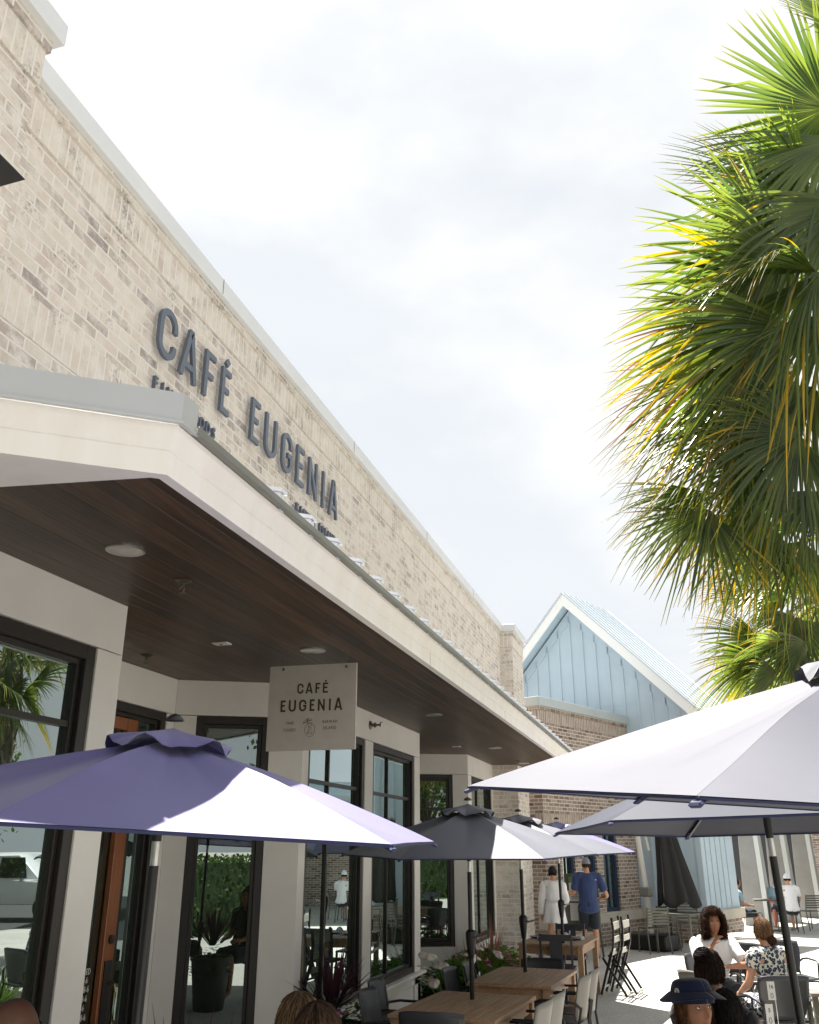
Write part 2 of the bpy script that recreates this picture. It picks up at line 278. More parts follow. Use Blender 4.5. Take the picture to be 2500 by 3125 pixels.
# ================================================================== CAFE BUILDING
XW, XP, XB = -3.13, -2.88, -3.36        # upper brick face, pilaster face, storefront face
YE = 17.37                              # storefront ends at the far pilaster
cafe = thing('cafe_building', 'cream brick cafe building with long wood-lined canopy and dark framed bay windows', 'building')
mb = MB(); mb.box(XW-0.3, XW, 2.9, YE, 3.95, 5.72); mb.build('brick_wall', M_brick, cafe)
mb = MB(); mb.box(XW-0.3, XW-0.001, 2.9, YE, 5.72, 6.04); mb.build('wall_core', M_brick, cafe) if False else None
mb = MB(); mb.box(XW-0.3, XW+0.014, 2.9, YE, 5.722, 5.958); mb.build('soldier_course', M_soldier, cafe)
mb = MB(); mb.box(XW-0.3, XW+0.032, 2.9, YE, 5.96, 6.06); mb.build('corbel_course', M_brick, cafe)
mb = MB(); mb.box(XW-0.1, XW+0.004, 2.9, YE, 4.535, 4.785); mb.build('soldier_course', M_soldier, cafe)
# pilasters: near one (leaves the frame at the left) and far one
def pilaster(y0, y1, zb, nm='brick_pilaster'):
    mb = MB(); mb.box(XW-0.45, XP, y0, y1, zb, 5.715); p = mb.build(nm, M_brick, cafe)
    mb = MB(); mb.box(XW-0.45, XP+0.014, y0-0.014, y1+0.014, 5.717, 5.952); mb.build('soldier_course', M_soldier, p)
    mb = MB(); mb.box(XW-0.45, XP+0.032, y0-0.03, y1+0.03, 5.954, 6.055); mb.build('corbel_course', M_brick, p)
pilaster(-2.5, 2.86, 3.75); pilaster(YE, 18.66, 0.0)
mb = MB(); mb.box(XW-0.5, XW+0.078, 2.9, YE-0.06, 6.03, 6.172); c = mb.build('parapet_cap', M_capm, cafe, bevel=0.004)
mb = MB(); mb.box(XW-0.5, XP+0.08, -2.6, 2.93, 6.034, 6.176); mb.build('parapet_cap', M_capm, cafe, bevel=0.004)
mb = MB(); mb.box(XW-0.5, XP+0.08, YE-0.06, 18.72, 6.034, 6.176); mb.build('parapet_cap', M_capm, cafe, bevel=0.004)
for y in (5.25, 8.35, 11.45, 14.55):
    mb = MB(); mb.box(XW+0.0785, XW+0.0805, y, y+0.008, 6.035, 6.17); mb.build('cap_seam', M_gutter, cafe)
# ---------------- canopy
ZS = 3.44                                # soffit height
EX = -1.986                              # outer edge of the boards
B0 = Vector((EX, 3.03))
nd = Vector((-0.806, -0.592))            # direction of the cut near end
YF = 18.62
Cend = B0+nd*1.75
boards = MB(); boards.prism([(EX, 3.03), (EX, YF), (-5.2, YF), (-5.2, 2.62), (-4.6, 2.69)], ZS, ZS+0.02)
boards.build('soffit', M_soffit, cafe)
def sweep(profile, path, closed=False):
    """profile: (offset outwards, z) list; path: plan points, outward is to the right of travel; mitred"""
    mb = MB(); n = len(path); rows = []
    for i, p in enumerate(path):
        p = Vector(p)
        d0 = (p-Vector(path[i-1])).normalized() if i > 0 else None; d1 = (Vector(path[i+1])-p).normalized() if i < n-1 else None
        if d0 is None: d0 = d1
        if d1 is None: d1 = d0
        n0 = Vector((d0.y, -d0.x)); n1_ = Vector((d1.y, -d1.x)); m_ = (n0+n1_).normalized(); k = 1.0/max(0.3, m_.dot(n0))
        rows.append([(p.x+m_.x*o*k, p.y+m_.y*o*k, z) for o, z in profile])
    m = len(profile); vs = [q for r in rows for q in r]; fs = []
    for i in range(n-1):
        for j in range(m): fs.append((i*m+j, i*m+(j+1) % m, (i+1)*m+(j+1) % m, (i+1)*m+j))
    fs += [tuple(range(m))[::-1], tuple((n-1)*m+j for j in range(m))]
    return mb.add(vs, fs)
path = [(Cend.x, Cend.y), (B0.x, B0.y), (EX, YF)]          # travelling with the outside on the right
# white fascia board with stepped crown below the gutter
fas = sweep([(0.0, ZS-0.02), (0.055, ZS-0.02), (0.055, ZS+0.088), (0.062, ZS+0.092), (0.063, ZS+0.106), (0.070, ZS+0.130), (0.084, ZS+0.160), (0.095, ZS+0.173), (0.097, ZS+0.197), (0.0, ZS+0.197)], path)
fa = fas.build('fascia', M_trim, cafe, smooth=True, angle=25)
# white board under the splayed end
tb = MB(); tb.prism([(B0.x+0.0, B0.y), (Cend.x, Cend.y), (-4.4, 2.715)], ZS-0.012, ZS-0.002); tb.build('underside_board', M_trim, cafe)
for y in (7.32, 10.9, 14.4):
    mb = MB(); mb.box(EX+0.0545, EX+0.0562, y, y+0.005, ZS-0.018, ZS+0.087); mb.build('board_joint', M_gutter, fa)
# gutter on the long side
gp = [(EX+0.0, 3.09), (EX, YF)]
gu = sweep([(0.080, ZS+0.199), (0.130, ZS+0.199), (0.134, ZS+0.203), (0.136, ZS+0.236), (0.129, ZS+0.238), (0.127, ZS+0.207), (0.080, ZS+0.207)], gp)
gu.build('gutter', M_gutter, cafe, bevel=0.002)
for y in (8.75, 13.1):
    mb = MB(); mb.box(EX+0.1, EX+0.128, y, y+0.02, ZS+0.197, ZS+0.232); mb.build('gutter_joint', M_gutter, cafe)
# flashing over the splayed near end and a short return
fl = sweep([(0.085, ZS+0.200), (0.112, ZS+0.198), (0.112, ZS+0.212), (0.098, ZS+0.214), (0.104, ZS+0.345), (0.085, ZS+0.348)], [(Cend.x, Cend.y), (B0.x+0.012, B0.y+0.0), (B0.x+0.012, B0.y+0.075)])
fl.build('end_flashing', M_galv, cafe)
# metal roof: pans and standing ribs
RZ0 = ZS+0.208; SL = 0.262
def rz(x): return RZ0+(EX+0.10-x)*SL
ro = MB(); ro.add([(EX+0.10, 3.1, RZ0), (EX+0.10, YF, RZ0), (XW, YF, rz(XW)), (XW, 2.35, rz(XW)), (B0.x+0.10, 3.0, RZ0)], [(0, 1, 2, 3, 4)])
rf = ro.build('metal_roof', M_galv, cafe, solid=0.012)
M_rib = mat('sun_lightened_rib', (0.72, 0.73, 0.78), rough=0.4, metal=0.2)  # roof metal lightened, sun on the rib tops is put into the colour
y = 4.02; ribs = []
k = 0
while y < YF-0.1:
    rb = MB(); xs = (EX+0.105, XW)
    z0 = rz(xs[0]); z1 = rz(xs[1])
    rb.add([(xs[0], y, z0-0.02), (xs[0], y+0.05, z0-0.02), (xs[0]+0.0, y, z0+0.085), (xs[0], y+0.05, z0+0.085), (xs[1], y, z1), (xs[1], y+0.05, z1), (xs[1], y, z1+0.09), (xs[1], y+0.05, z1+0.09)],
           [(0, 1, 3, 2), (4, 6, 7, 5), (0, 2, 6, 4), (1, 5, 7, 3), (2, 3, 7, 6), (0, 4, 5, 1)])
    z0 += 0.085; z1 += 0.09
    rb.add([(xs[0]+0.012, y-0.012, z0), (xs[0]+0.012, y+0.062, z0), (xs[0]+0.012, y-0.012, z0+0.022), (xs[0]+0.012, y+0.062, z0+0.022), (xs[1], y-0.012, z1), (xs[1], y+0.062, z1), (xs[1], y-0.012, z1+0.022), (xs[1], y+0.062, z1+0.022)],
           [(0, 1, 3, 2), (4, 6, 7, 5), (0, 2, 6, 4), (1, 5, 7, 3), (2, 3, 7, 6), (0, 4, 5, 1)])
    rb.build('rib', M_rib, rf); y += 0.433
# ---------------- storefront walls: vertical wall segment between plan points
def seg(mb, p0, p1, z0, z1, o0=-0.12, o1=0.0, a=None, b=None):
    """box along p0->p1 (from distance a to b), thickness from offset o0 to o1 on the outward (right hand of travel p1->p0) side"""
    p0 = Vector(p0); p1 = Vector(p1); d = (p1-p0); L = d.length; d.normalize(); n = Vector((d.y, -d.x))
    a = 0 if a is None else a; b = L if b is None else b
    q = [p0+d*a+n*o0, p0+d*b+n*o0, p0+d*b+n*o1, p0+d*a+n*o1]
    mb.prism([(w.x, w.y) for w in q], z0, z1); return mb
def window(p0, p1, a, b, z0, z1, vm=(), hm=(), fw=0.07, deep=0.10, name='window'):
    """dark frame (root), glass and muntins as sub-parts; recessed behind the wall face"""
    fr = MB()
    seg(fr, p0, p1, z0, z1, -deep, -0.012, a, a+fw); seg(fr, p0, p1, z0, z1, -deep, -0.012, b-fw, b)
    seg(fr, p0, p1, z1-fw, z1-0.001, -deep, -0.014, a+fw, b-fw); seg(fr, p0, p1, z0+0.001, z0+fw, -deep, -0.014, a+fw, b-fw)
    # inner sash step
    s = 0.035
    seg(fr, p0, p1, z0+fw, z1-fw, -deep, -0.045, a+fw, a+fw+s); seg(fr, p0, p1, z0+fw, z1-fw, -deep, -0.045, b-fw-s, b-fw)
    seg(fr, p0, p1, z1-fw-s, z1-fw, -deep, -0.047, a+fw+s, b-fw-s); seg(fr, p0, p1, z0+fw, z0+fw+s, -deep, -0.047, a+fw+s, b-fw-s)
    f = fr.build(name, M_frame, cafe, bevel=0.003)
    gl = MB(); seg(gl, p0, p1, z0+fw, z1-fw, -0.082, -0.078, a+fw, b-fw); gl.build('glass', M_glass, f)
    if vm or hm:
        mu = MB()
        for t in vm: seg(mu, p0, p1, z0+fw+s, z1-fw-s, -0.095, -0.056, t-0.014, t+0.014)
        for z in hm: seg(mu, p0, p1, z-0.018, z+0.018, -0.095, -0.053, a+fw+s, b-fw-s)
        mu.build('muntin', M_frame, f)
    return f
ZH = 3.11                                # head of all openings
ZSI = 0.50
hdr = MB(); wallb = MB()
R1a, R1b = (-4.43, 4.93), (-4.43, 7.44); W1b = (XB, 7.985); B2b = (XB, 12.13)
B3a = (XB, 15.18); B3b = (XB, YE); W2a = (-4.43, 14.75)
# header boards (one mesh per wall face so the panel joints read)
def header(p0, p1, a=None, b=None):
    h = MB(); seg(h, p0, p1, ZH+0.006, ZS, -0.16, 0.0, a, b); h.build('header_panel', M_cream, cafe, bevel=0.002)
def pier(p0, p1, a, b, z0=0.0, z1=ZH):
    h = MB(); seg(h, p0, p1, z0, z1, -0.16, 0.0, a, b); h.build('pier_panel', M_cream, cafe, bevel=0.002)
# outward is +x for walls running +y : p0 south, p1 north, normal (d.y,-d.x)=(1,0)
# bay 1
header((XB, -1.5), (XB, 4.93)); pier((XB, -1.5), (XB, 4.93), 6.17, 6.43); pier((XB, -1.5), (XB, 4.93), 1.3, 1.6)
window((XB, -1.5), (XB, 4.93), 1.6, 6.17, ZSI, ZH, vm=(3.9,), hm=(2.635,), fw=0.085)
pier((XB, -1.5), (XB, 4.93), 0, 1.3)
lw = MB(); seg(lw, (XB, -1.5), (XB, 4.93), 0, ZSI-0.03, -0.16, -0.001, 1.6, 6.17); lw.build('apron_panel', M_cream, cafe)
sb = MB(); seg(sb, (XB, -1.5), (XB, 4.95), ZSI-0.03, ZSI, -0.1, 0.07); sb.build('window_sill', M_cream, cafe, bevel=0.004)
# return of bay 1 (faces away)
rt = MB(); rt.prism([(XB, 4.93), (XB-0.16, 4.93), (-4.43, 4.5), (-4.43, 4.35), (XB-0.17, 4.78)], 0, ZS); rt.build('bay_return', M_cream, cafe)
# entry recess back wall with the door
header(R1a, R1b); 
pier(R1a, R1b, 7.31-4.93, 7.44-4.93); pier(R1a, R1b, -0.6, 5.9-4.93)
ent = window(R1a, R1b, 5.9-4.93, 7.31-4.93, 0.02, ZH, vm=(), hm=(), fw=0.075, name='entrance_frame')
# splayed wall 1
header(R1b, W1b); L1 = (Vector(W1b)-Vector(R1b)).length
pier(R1b, W1b, 0, 0.20); pier(R1b, W1b, 0.885, L1)
window(R1b, W1b, 0.20, 0.885, 0.18, ZH, fw=0.07)
ap = MB(); seg(ap, R1b, W1b, 0, 0.17, -0.16, -0.002, 0.20, 0.885); ap.build('apron_panel', M_cream, cafe)
# bay 2
header(W1b, B2b, 0.0, 2.0); header(W1b, B2b, 2.004); q = 7.985
pier(W1b, B2b, 0, 8.142-q); pier(W1b, B2b, 9.82-q, 10.10-q); pier(W1b, B2b, 11.87-q, 12.13-q)
window(W1b, B2b, 8.142-q, 9.82-q, ZSI, ZH, vm=(8.84-q,), hm=(2.565,))
window(W1b, B2b, 10.10-q, 11.87-q, ZSI, ZH, vm=(10.86-q,), hm=(2.555,))
sb = MB(); seg(sb, W1b, B2b, ZSI-0.035, ZSI, -0.1, 0.065, 0, 12.19-q); sb.build('window_sill', M_cream, cafe, bevel=0.004)
lw = MB(); seg(lw, W1b, B2b, 0, ZSI-0.036, -0.16, -0.022); 
for a, b, z0, z1 in ((0, 4.145, 0.36, 0.46), (0, 4.145, 0.0, 0.12), (0, 0.12, 0.12, 0.36), (1.9, 2.06, 0.12, 0.36), (4.02, 4.145, 0.12, 0.36)): seg(lw, W1b, B2b, z0, z1, -0.02, 0.0, a, b)
lw.build('apron_panel', M_cream, cafe, bevel=0.002)
rt = MB(); rt.prism([(XB, 12.13), (XB-0.16, 12.13), (-4.43, 11.6), (-4.43, 11.45), (XB-0.17, 11.98)], 0, ZS); rt.build('bay_return', M_cream, cafe)
# recess 2 back wall, splayed wall 2, bay 3
header((-4.43, 11.5), W2a); L2 = (Vector(B3a)-Vector(W2a)).length
pier((-4.43, 11.5), W2a, 0, 0.5); pier((-4.43, 11.5), W2a, 2.9, 3.25); window((-4.43, 11.5), W2a, 0.5, 2.9, 0.1, ZH, vm=(1.7,))
header(W2a, B3a); pier(W2a, B3a, 0, 0.18); pier(W2a, B3a, L2-0.262, L2)
window(W2a, B3a, 0.18, L2-0.262, ZSI, ZH, hm=(2.56,))
lw = MB(); seg(lw, W2a, B3a, 0, ZSI-0.01, -0.16, -0.002, 0.18, L2-0.262); lw.build('apron_panel', M_cream, cafe)
header(B3a, B3b); q = 15.18
pier(B3a, B3b, 0, 15.44-q); pier(B3a, B3b, 17.2-q, YE-q)
window(B3a, B3b, 15.44-q, 17.2-q, ZSI, ZH, vm=(16.15-q,), hm=())
lw = MB(); seg(lw, B3a, B3b, 0, ZSI-0.01, -0.16, -0.002, 15.44-q, 17.2-q); lw.build('apron_panel', M_cream, cafe)
# solid core so nothing shows through, and the flat roof behind the parapet
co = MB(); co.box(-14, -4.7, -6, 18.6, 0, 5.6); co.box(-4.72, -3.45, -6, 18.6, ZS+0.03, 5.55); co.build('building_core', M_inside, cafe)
# door: orange timber stile, dark panel, lock and pull handle
dx = -4.43
door = MB()
z0d, z1d = 0.06, ZH-0.12
door.box(dx-0.07, dx-0.02, 6.735, 6.885, 0.10, z1d)
door.box(dx-0.07, dx-0.024, 6.02, 6.735, 0.10, 0.28); door.box(dx-0.07, dx-0.024, 6.02, 6.735, z1d-0.10, z1d)
d_ = door.build('door', M_door, cafe, bevel=0.004)
mb = MB(); mb.box(dx-0.019, dx-0.012, 6.765, 6.865, 0.28, 1.12); mb.build('push_plate', M_black, d_)
mb = MB(); mb.lathe([(0.0, 0), (0.034, 0.0), (0.034, 0.014), (0.0, 0.016)], 20, Matrix.Translation((dx-0.02, 6.82, 1.27)) @ Matrix.Rotation(radians(90), 4, 'Y')); mb.build('lock', M_black, d_, smooth=True)
mb = MB(); mb.tube([(dx-0.01, 6.83, 0.62), (dx+0.05, 6.83, 0.63), (dx+0.065, 6.83, 0.68), (dx+0.065, 6.83, 0.90), (dx+0.05, 6.83, 0.95), (dx-0.01, 6.83, 0.96)], 0.011, 10); mb.build('handle', M_brass, d_, smooth=True)
st = MB(); st.box(dx-0.07, dx-0.03, 6.885, 6.93, 0.1, z1d); st.build('door_stop', M_frame, cafe)

# ================================================================== LETTERING
def ribbon(mb, pts, w, d0, d1, fmap, closed=False):
    """flat stroke of width w along 2-D points, extruded from depth d0 to d1"""
    n = len(pts); L = []; Rr = []
    for i in range(n):
        p = Vector(pts[i])
        a = Vector(pts[(i-1) % n]) if (closed or i > 0) else None; b = Vector(pts[(i+1) % n]) if (closed or i < n-1) else None
        da = (p-a).normalized() if a is not None else (b-p).normalized(); db = (b-p).normalized() if b is not None else da
        t = (da+db); t = t.normalized() if t.length > 1e-4 else da
        nn = Vector((-t.y, t.x)); k = 1/max(0.5, nn.dot(Vector((-da.y, da.x))))
        L.append(p+nn*w/2*k); Rr.append(p-nn*w/2*k)
    vs = []
    for i in range(n):
        for q in (L[i], Rr[i]):
            for d in (d0, d1): vs.append(fmap(q.x, q.y, d))
    fs = []
    for i in range(n if closed else n-1):
        a = i*4; b = ((i+1) % n)*4
        fs += [(a+1, a+3, b+3, b+1), (a, b, b+2, a+2), (a, a+1, b+1, b), (a+2, b+2, b+3, a+3)]
    if not closed: fs += [(0, 2, 3, 1), ((n-1)*4, (n-1)*4+1, (n-1)*4+3, (n-1)*4+2)]
    return mb.add(vs, fs)
def arc(cx, cy, rx, ry, a0, a1, n=8):
    return [(cx+rx*cos(radians(a0+(a1-a0)*i/n)), cy+ry*sin(radians(a0+(a1-a0)*i/n))) for i in range(n+1)]
def glyph(ch, W, H, w):
    """list of strokes for condensed grotesque capitals; W overall width, H height, w stroke"""
    h = w/2; r = min(W/2-h, H*0.28)
    if ch == 'C': return [arc(W/2, H-h-r, W/2-h, r, 0, 90, 6)[0:1]and ([(W-h, H-h-r-0.08*H)]+arc(W/2, H-h-r, W/2-h, r, 0, 180, 12)+arc(W/2, h+r, W/2-h, r, 180, 360, 12)+[(W-h, h+r+0.05*H)])]
    if ch == 'U': return [[(h, H)]+arc(W/2, h+r, W/2-h, r, 180, 360, 12)+[(W-h, H)]]
    if ch == 'G': return [([(W-h, H-h-r-0.06*H)]+arc(W/2, H-h-r, W/2-h, r, 0, 180, 12)+arc(W/2, h+r, W/2-h, r, 180, 360, 12)+[(W-h, H*0.47), (W*0.56, H*0.47)])]
    if ch == 'A': return [[(h*0.9, 0), (W/2-h*0.35, H-h*0.2), (W/2+h*0.35, H-h*0.2), (W-h*0.9, 0)], [(W*0.2, H*0.27), (W*0.8, H*0.27)]]
    if ch == 'N': return [[(h, 0), (h, H)], [(h, H-h), (W-h, h)], [(W-h, 0), (W-h, H)]]
    if ch == 'I': return [[(W/2, 0), (W/2, H)]]
    if ch == 'E': return [[(W, H-h), (h, H-h), (h, h), (W, h)], [(h, H*0.53), (W*0.86, H*0.53)]]
    if ch == 'F': return [[(W, H-h), (h, H-h), (h, 0)], [(h, H*0.5), (W*0.86, H*0.5)]]
    if ch == 'É': return glyph('E', W, H, w)+[[(W*0.42, H+0.10*H), (W*0.66, H+0.235*H)]]
def put_word(parent, chars, H, w, fmap, mat_, d0, d1, name='letter'):
    for ch, a, b in chars:
        mb = MB()
        for i, st in enumerate(glyph(ch, b-a, H, w)):
            ribbon(mb, st, w, d0, d1-0.0012*i*(1 if d1 > d0 else -1), lambda s_, t_, d_, a=a: fmap(a+s_, t_, d_))
        mb.build(name, mat_, parent, bevel=0.0)
X0 = XW+0.034
wl_ = thing('wall_lettering', 'large raised slate grey capitals on the cream brick above the canopy', 'sign', (0, 0, 0), 0, 'raised lettering on the brick wall')
chars = [('C', 4.50, 4.725), ('A', 4.795, 5.03), ('F', 5.133, 5.285), ('É', 5.398, 5.54), ('E', 5.928, 6.083), ('U', 6.203, 6.435), ('G', 6.555, 6.772), ('E', 6.889, 7.06), ('N', 7.178, 7.40), ('I', 7.525, 7.60), ('A', 7.726, 7.96)]
put_word(wl_, chars, 0.382, 0.045, lambda s_, t_, d_: (X0+d_, s_, 5.092+t_), M_letter, 0.0, 0.026)
FONT = None
def text_mesh(txt, size, depth, M, name, mat_, parent=None, sx=1.0, align='CENTER', spacing=1.0, bold=0.0, res=3):
    cu = bpy.data.curves.new(name, 'FONT'); cu.body = txt; cu.size = size; cu.extrude = depth; cu.align_x = align; cu.space_character = spacing; cu.offset = bold; cu.resolution_u = res
    ob = bpy.data.objects.new(name, cu); COL.objects.link(ob); bpy.context.view_layer.update()
    me = bpy.data.meshes.new_from_object(ob.evaluated_get(bpy.context.evaluated_depsgraph_get()))
    bpy.data.objects.remove(ob); bpy.data.curves.remove(cu)
    me.transform(Matrix.Diagonal((sx, 1, 1, 1))); me.transform(M); me.materials.clear(); me.materials.append(mat_)
    o = bpy.data.objects.new(name, me); COL.objects.link(o)
    if parent: o.parent = parent
    return o
wl2 = thing('wall_lettering', 'small raised capitals under the large slate letters, half hidden by the canopy roof', 'sign', (0, 0, 0), 0, 'raised lettering on the brick wall')
MWALL = Matrix(((0, 0, 1, 0), (1, 0, 0, 0), (0, 1, 0, 0), (0, 0, 0, 1)))     # text x->Y, text y->Z, text z->X
def wall_text(txt, y0, y1, z):
    n = len(txt); pitch = (y1-y0)/(n-1) if n > 1 else 0
    for i, ch in enumerate(txt):
        if ch == ' ': continue
        text_mesh(ch, 0.128, 0.013, Matrix.Translation((XW+0.035, y0+i*pitch, z)) @ MWALL, 'letter', M_letter, wl2, sx=0.72, bold=0.0022)
wall_text('FINE FOODS', 4.55, 5.36, 4.829)
wall_text('KIAWAH ISLAND', 6.98, 7.93, 4.828)

# ---------------- hanging board sign
M_sign = mat('sign_board_paint', (0.44, 0.405, 0.36), rough=0.6, var=0.05, vscale=9, bump=0.1, bscale=120)
M_ink = mat('faded_black_paint', (0.018, 0.015, 0.012), rough=0.6, var=0.35, vscale=14, col2=(0.06, 0.045, 0.02))
M_ink2 = mat('thin_black_paint', (0.03, 0.027, 0.024), rough=0.6)
tl = P(829.6, 2034, y=6.57); tr = P(1088.6, 2024.6, y=6.57); bl = P(814, 2291, y=6.57)
sgW = (tr-tl).length; sgH = tl.z-bl.z; zt = (tl.z+tr.z)/2
sign = thing('hanging_sign', 'cream square board sign hung on two chains from the wooden soffit', 'sign', ((tl.x+tr.x)/2, 6.57, 0), radians(2.5))
bd = MB(); bd.box(-sgW/2, sgW/2, -0.012, 0.012, zt-sgH, zt); board = bd.build('board', M_sign, sign, bevel=0.002)
def smap(s_, t_, d_): return (s_, -0.0125-d_, t_)
def upx(u): return (u-951)/259.0*sgW            # photo column -> board coordinate
def vpx(v): return zt-(v-2030)/257.0*sgH
hs = 29/257*sgH
c1 = [('C', upx(907), upx(925.5)), ('A', upx(932), upx(953)), ('F', upx(961), upx(975)), ('É', upx(983), upx(998))]
c2 = [('E', upx(859.5), upx(874)), ('U', upx(884), upx(905)), ('G', upx(914.5), upx(936)), ('E', upx(946), upx(960)), ('N', upx(970), upx(990)), ('I', upx(1001), upx(1009)), ('A', upx(1018), upx(1041))]
zz1 = vpx(2118); zz2 = vpx(2171.5); hh1 = 31/257*sgH; hh2 = 35/257*sgH
put_word(board, c1, hh1, 0.013, lambda s_, t_, d_: smap(s_, zz1+t_, d_), M_ink, 0.0, 0.0022)
put_word(board, c2, hh2, 0.0145, lambda s_, t_, d_: smap(s_, zz2+t_, d_), M_ink, 0.0, 0.0022)
MS = Matrix(((1, 0, 0, 0), (0, 0, -1, 0), (0, 1, 0, 0), (0, 0, 0, 1)))
for txt, u, v in (('FINE', 890, 2210), ('FOODS', 889, 2230.5), ('KIAWAH', 1007, 2208.5), ('ISLAND', 1007, 2227)):
    text_mesh(txt, 0.033, 0.0004, Matrix.Translation((upx(u), -0.0138, vpx(v))) @ MS, 'small_lettering', M_ink2, board, sx=0.80, spacing=1.25, bold=-0.0002)
em = MB(); ew = 0.0021
def eu(x, y): return (upx(780+x/4.929), vpx(1980+y/4.929))       # emblem traced from the photo's close view
ell = [eu(830+72*cos(radians(a)), 1217+103*sin(radians(a))) for a in range(0, 360, 10)]
ribbon(em, ell, ew, 0, 0.001, smap, closed=True)
curl = []
for cx, cy, rx, ry in ((832, 1145, 27, 22), (832, 1200, 22, 17), (836, 1264, 30, 17)):
    curl += [eu(cx+rx*cos(radians(a)), cy+ry*sin(radians(a))) for a in range(200, 200+330, 20)]
ribbon(em, [eu(790, 1080), eu(800, 1115), eu(808, 1150)]+curl[:16], ew, 0, 0.0012, smap)
ribbon(em, curl[15:33], ew, 0, 0.0009, smap); ribbon(em, curl[32:]+[eu(800, 1250), eu(793, 1280)], ew, 0, 0.0014, smap)
ribbon(em, [eu(737, 1128), eu(742, 1095), eu(765, 1068), eu(795, 1055), (eu(835, 1056)), eu(862, 1076)], ew, 0, 0.0011, smap)
ribbon(em, [eu(737, 1128), eu(755, 1112), eu(768, 1115), eu(785, 1098), eu(800, 1100), eu(815, 1086), eu(835, 1086), eu(862, 1076)], ew, 0, 0.0016, smap)
for a_ in ((768, 1115), (800, 1100), (835, 1086)): ribbon(em, [eu(795, 1055), eu(*a_)], ew*0.8, 0, 0.0013, smap)
em.build('emblem', M_ink2, board)
def chain(x, z0, z1, parent):
    mb = MB(); n = max(3, int((z1-z0)/0.032)); st = (z1-z0)/n
    for i in range(n):
        cz = z0+(i+0.5)*st; pts = []
        for a in range(0, 361, 45):
            c_, s_ = cos(radians(a))*0.008, sin(radians(a))*st*0.62
            pts.append((x+(c_ if i % 2 else 0), (0 if i % 2 else c_), cz+s_))
        mb.tube(pts, 0.0022, 5)
    mb.build('chain', M_bronze, parent, smooth=True)
for u in (863, 1050.4):
    x = upx(u); chain(x, zt-0.03, ZS, sign)
    mb = MB(); mb.lathe([(0, 0), (0.012, 0), (0.012, 0.006), (0, 0.007)], 12, Matrix.Translation((x, -0.013, zt-0.028)) @ Matrix.Rotation(radians(90), 4, 'X')); mb.build('eyelet', M_bronze, sign, smooth=True)
# ---------------- things on the soffit
dl = ['round recessed ceiling light nearest the camera in the dark soffit', 'round recessed ceiling light above the hanging board sign', 'round recessed ceiling light past the hanging sign, in front of the square plate', 'round recessed ceiling light fourth along the soffit from the camera', 'last round recessed ceiling light, beside the far sprinkler']
d0 = None
for i, (y, lb) in enumerate(zip((3.88, 6.54, 10.39, 14.25, 17.05), dl)):
    if i == 0:
        d0 = thing('ceiling_light', lb, 'ceiling light', (-2.70, y, ZS), 0, 'recessed lights in the soffit')
        mb = MB(); mb.lathe([(0.088, -0.001), (0.104, -0.001), (0.104, -0.008), (0.096, -0.011), (0.088, -0.008)], 40); mb.build('trim_ring', M_alu, d0, smooth=True, angle=60)
        mb = MB(); mb.lathe([(0.087, -0.006), (0.078, 0.002), (0.04, 0.006), (0.0, 0.007)], 40); mb.build('reflector', M_alu, d0, smooth=True)
    else:
        c = copy_tree(d0); c.location = (-2.70, y, ZS); c['label'] = lb
# recessed reflectors need a pocket: lift them slightly below the boards
def sprinkler(x, y, label, first=None):
    if first is None:
        t = thing('sprinkler_head', label, 'sprinkler', (x, y, ZS), 0, 'fire sprinklers on the soffit')
        mb = MB(); mb.lathe([(0.0, -0.001), (0.05, -0.001), (0.052, -0.006), (0.03, -0.016), (0.014, -0.02), (0.0, -0.02)], 24); mb.build('cup', M_bronze, t, smooth=True)
        mb = MB(); mb.tube([(0, 0, -0.02), (0, 0, -0.04)], 0.011, 8); mb.tube([(0.011, 0, -0.04), (0.016, 0, -0.055), (0.004, 0, -0.075)], 0.0035, 6); mb.tube([(-0.011, 0, -0.04), (-0.016, 0, -0.055), (-0.004, 0, -0.075)], 0.0035, 6); mb.lathe([(0, -0.075), (0.02, -0.077), (0.02, -0.081), (0, -0.081)], 16); mb.build('deflector', M_bronze, t)
        return t
    c = copy_tree(first); c.location = (x, y, ZS); c['label'] = label; return c
s1 = sprinkler(-2.697, 4.48, 'fire sprinkler head in the middle of the soffit by the nearest ceiling light')
sprinkler(-4.1, 6.36, 'fire sprinkler head above the door recess', s1); sprinkler(-2.74, 16.6, 'fire sprinkler head at the far end of the soffit', s1)
a0 = None
for x, y, lb in ((-3.28, 6.10, 'small square alarm plate on the soffit left of the hanging sign'), (-3.36+0.12, 13.86, 'small square plate on the soffit over the second recess')):
    t = thing('ceiling_plate', lb, 'ceiling plate', (x, y, ZS), 0, 'square plates on the soffit')
    mb = MB(); mb.box(-0.065, 0.065, -0.045, 0.045, -0.012, -0.0005); mb.build('cover', M_plate, t, bevel=0.004)
    mb = MB(); mb.lathe([(0.0, -0.018), (0.012, -0.017), (0.012, -0.0125)], 12, Matrix.Translation((0.0, -0.01, 0))); mb.build('lens', mat('red_lens%d' % int(y), (0.4, 0.03, 0.02), 0.3), t)
t = thing('wall_lamp', 'small unlit bronze lamp bracket high on the cream panel right of the hanging sign', 'wall lamp', (XB, 9.97, 3.29))
mb = MB(); mb.lathe([(0, 0.0), (0.05, 0.0), (0.046, 0.012), (0.02, 0.025), (0.018, 0.05), (0.03, 0.055), (0.03, 0.07), (0, 0.07)], 20, Matrix.Rotation(radians(90), 4, 'Y')); mb.build('backplate', M_bronze, t, smooth=True)
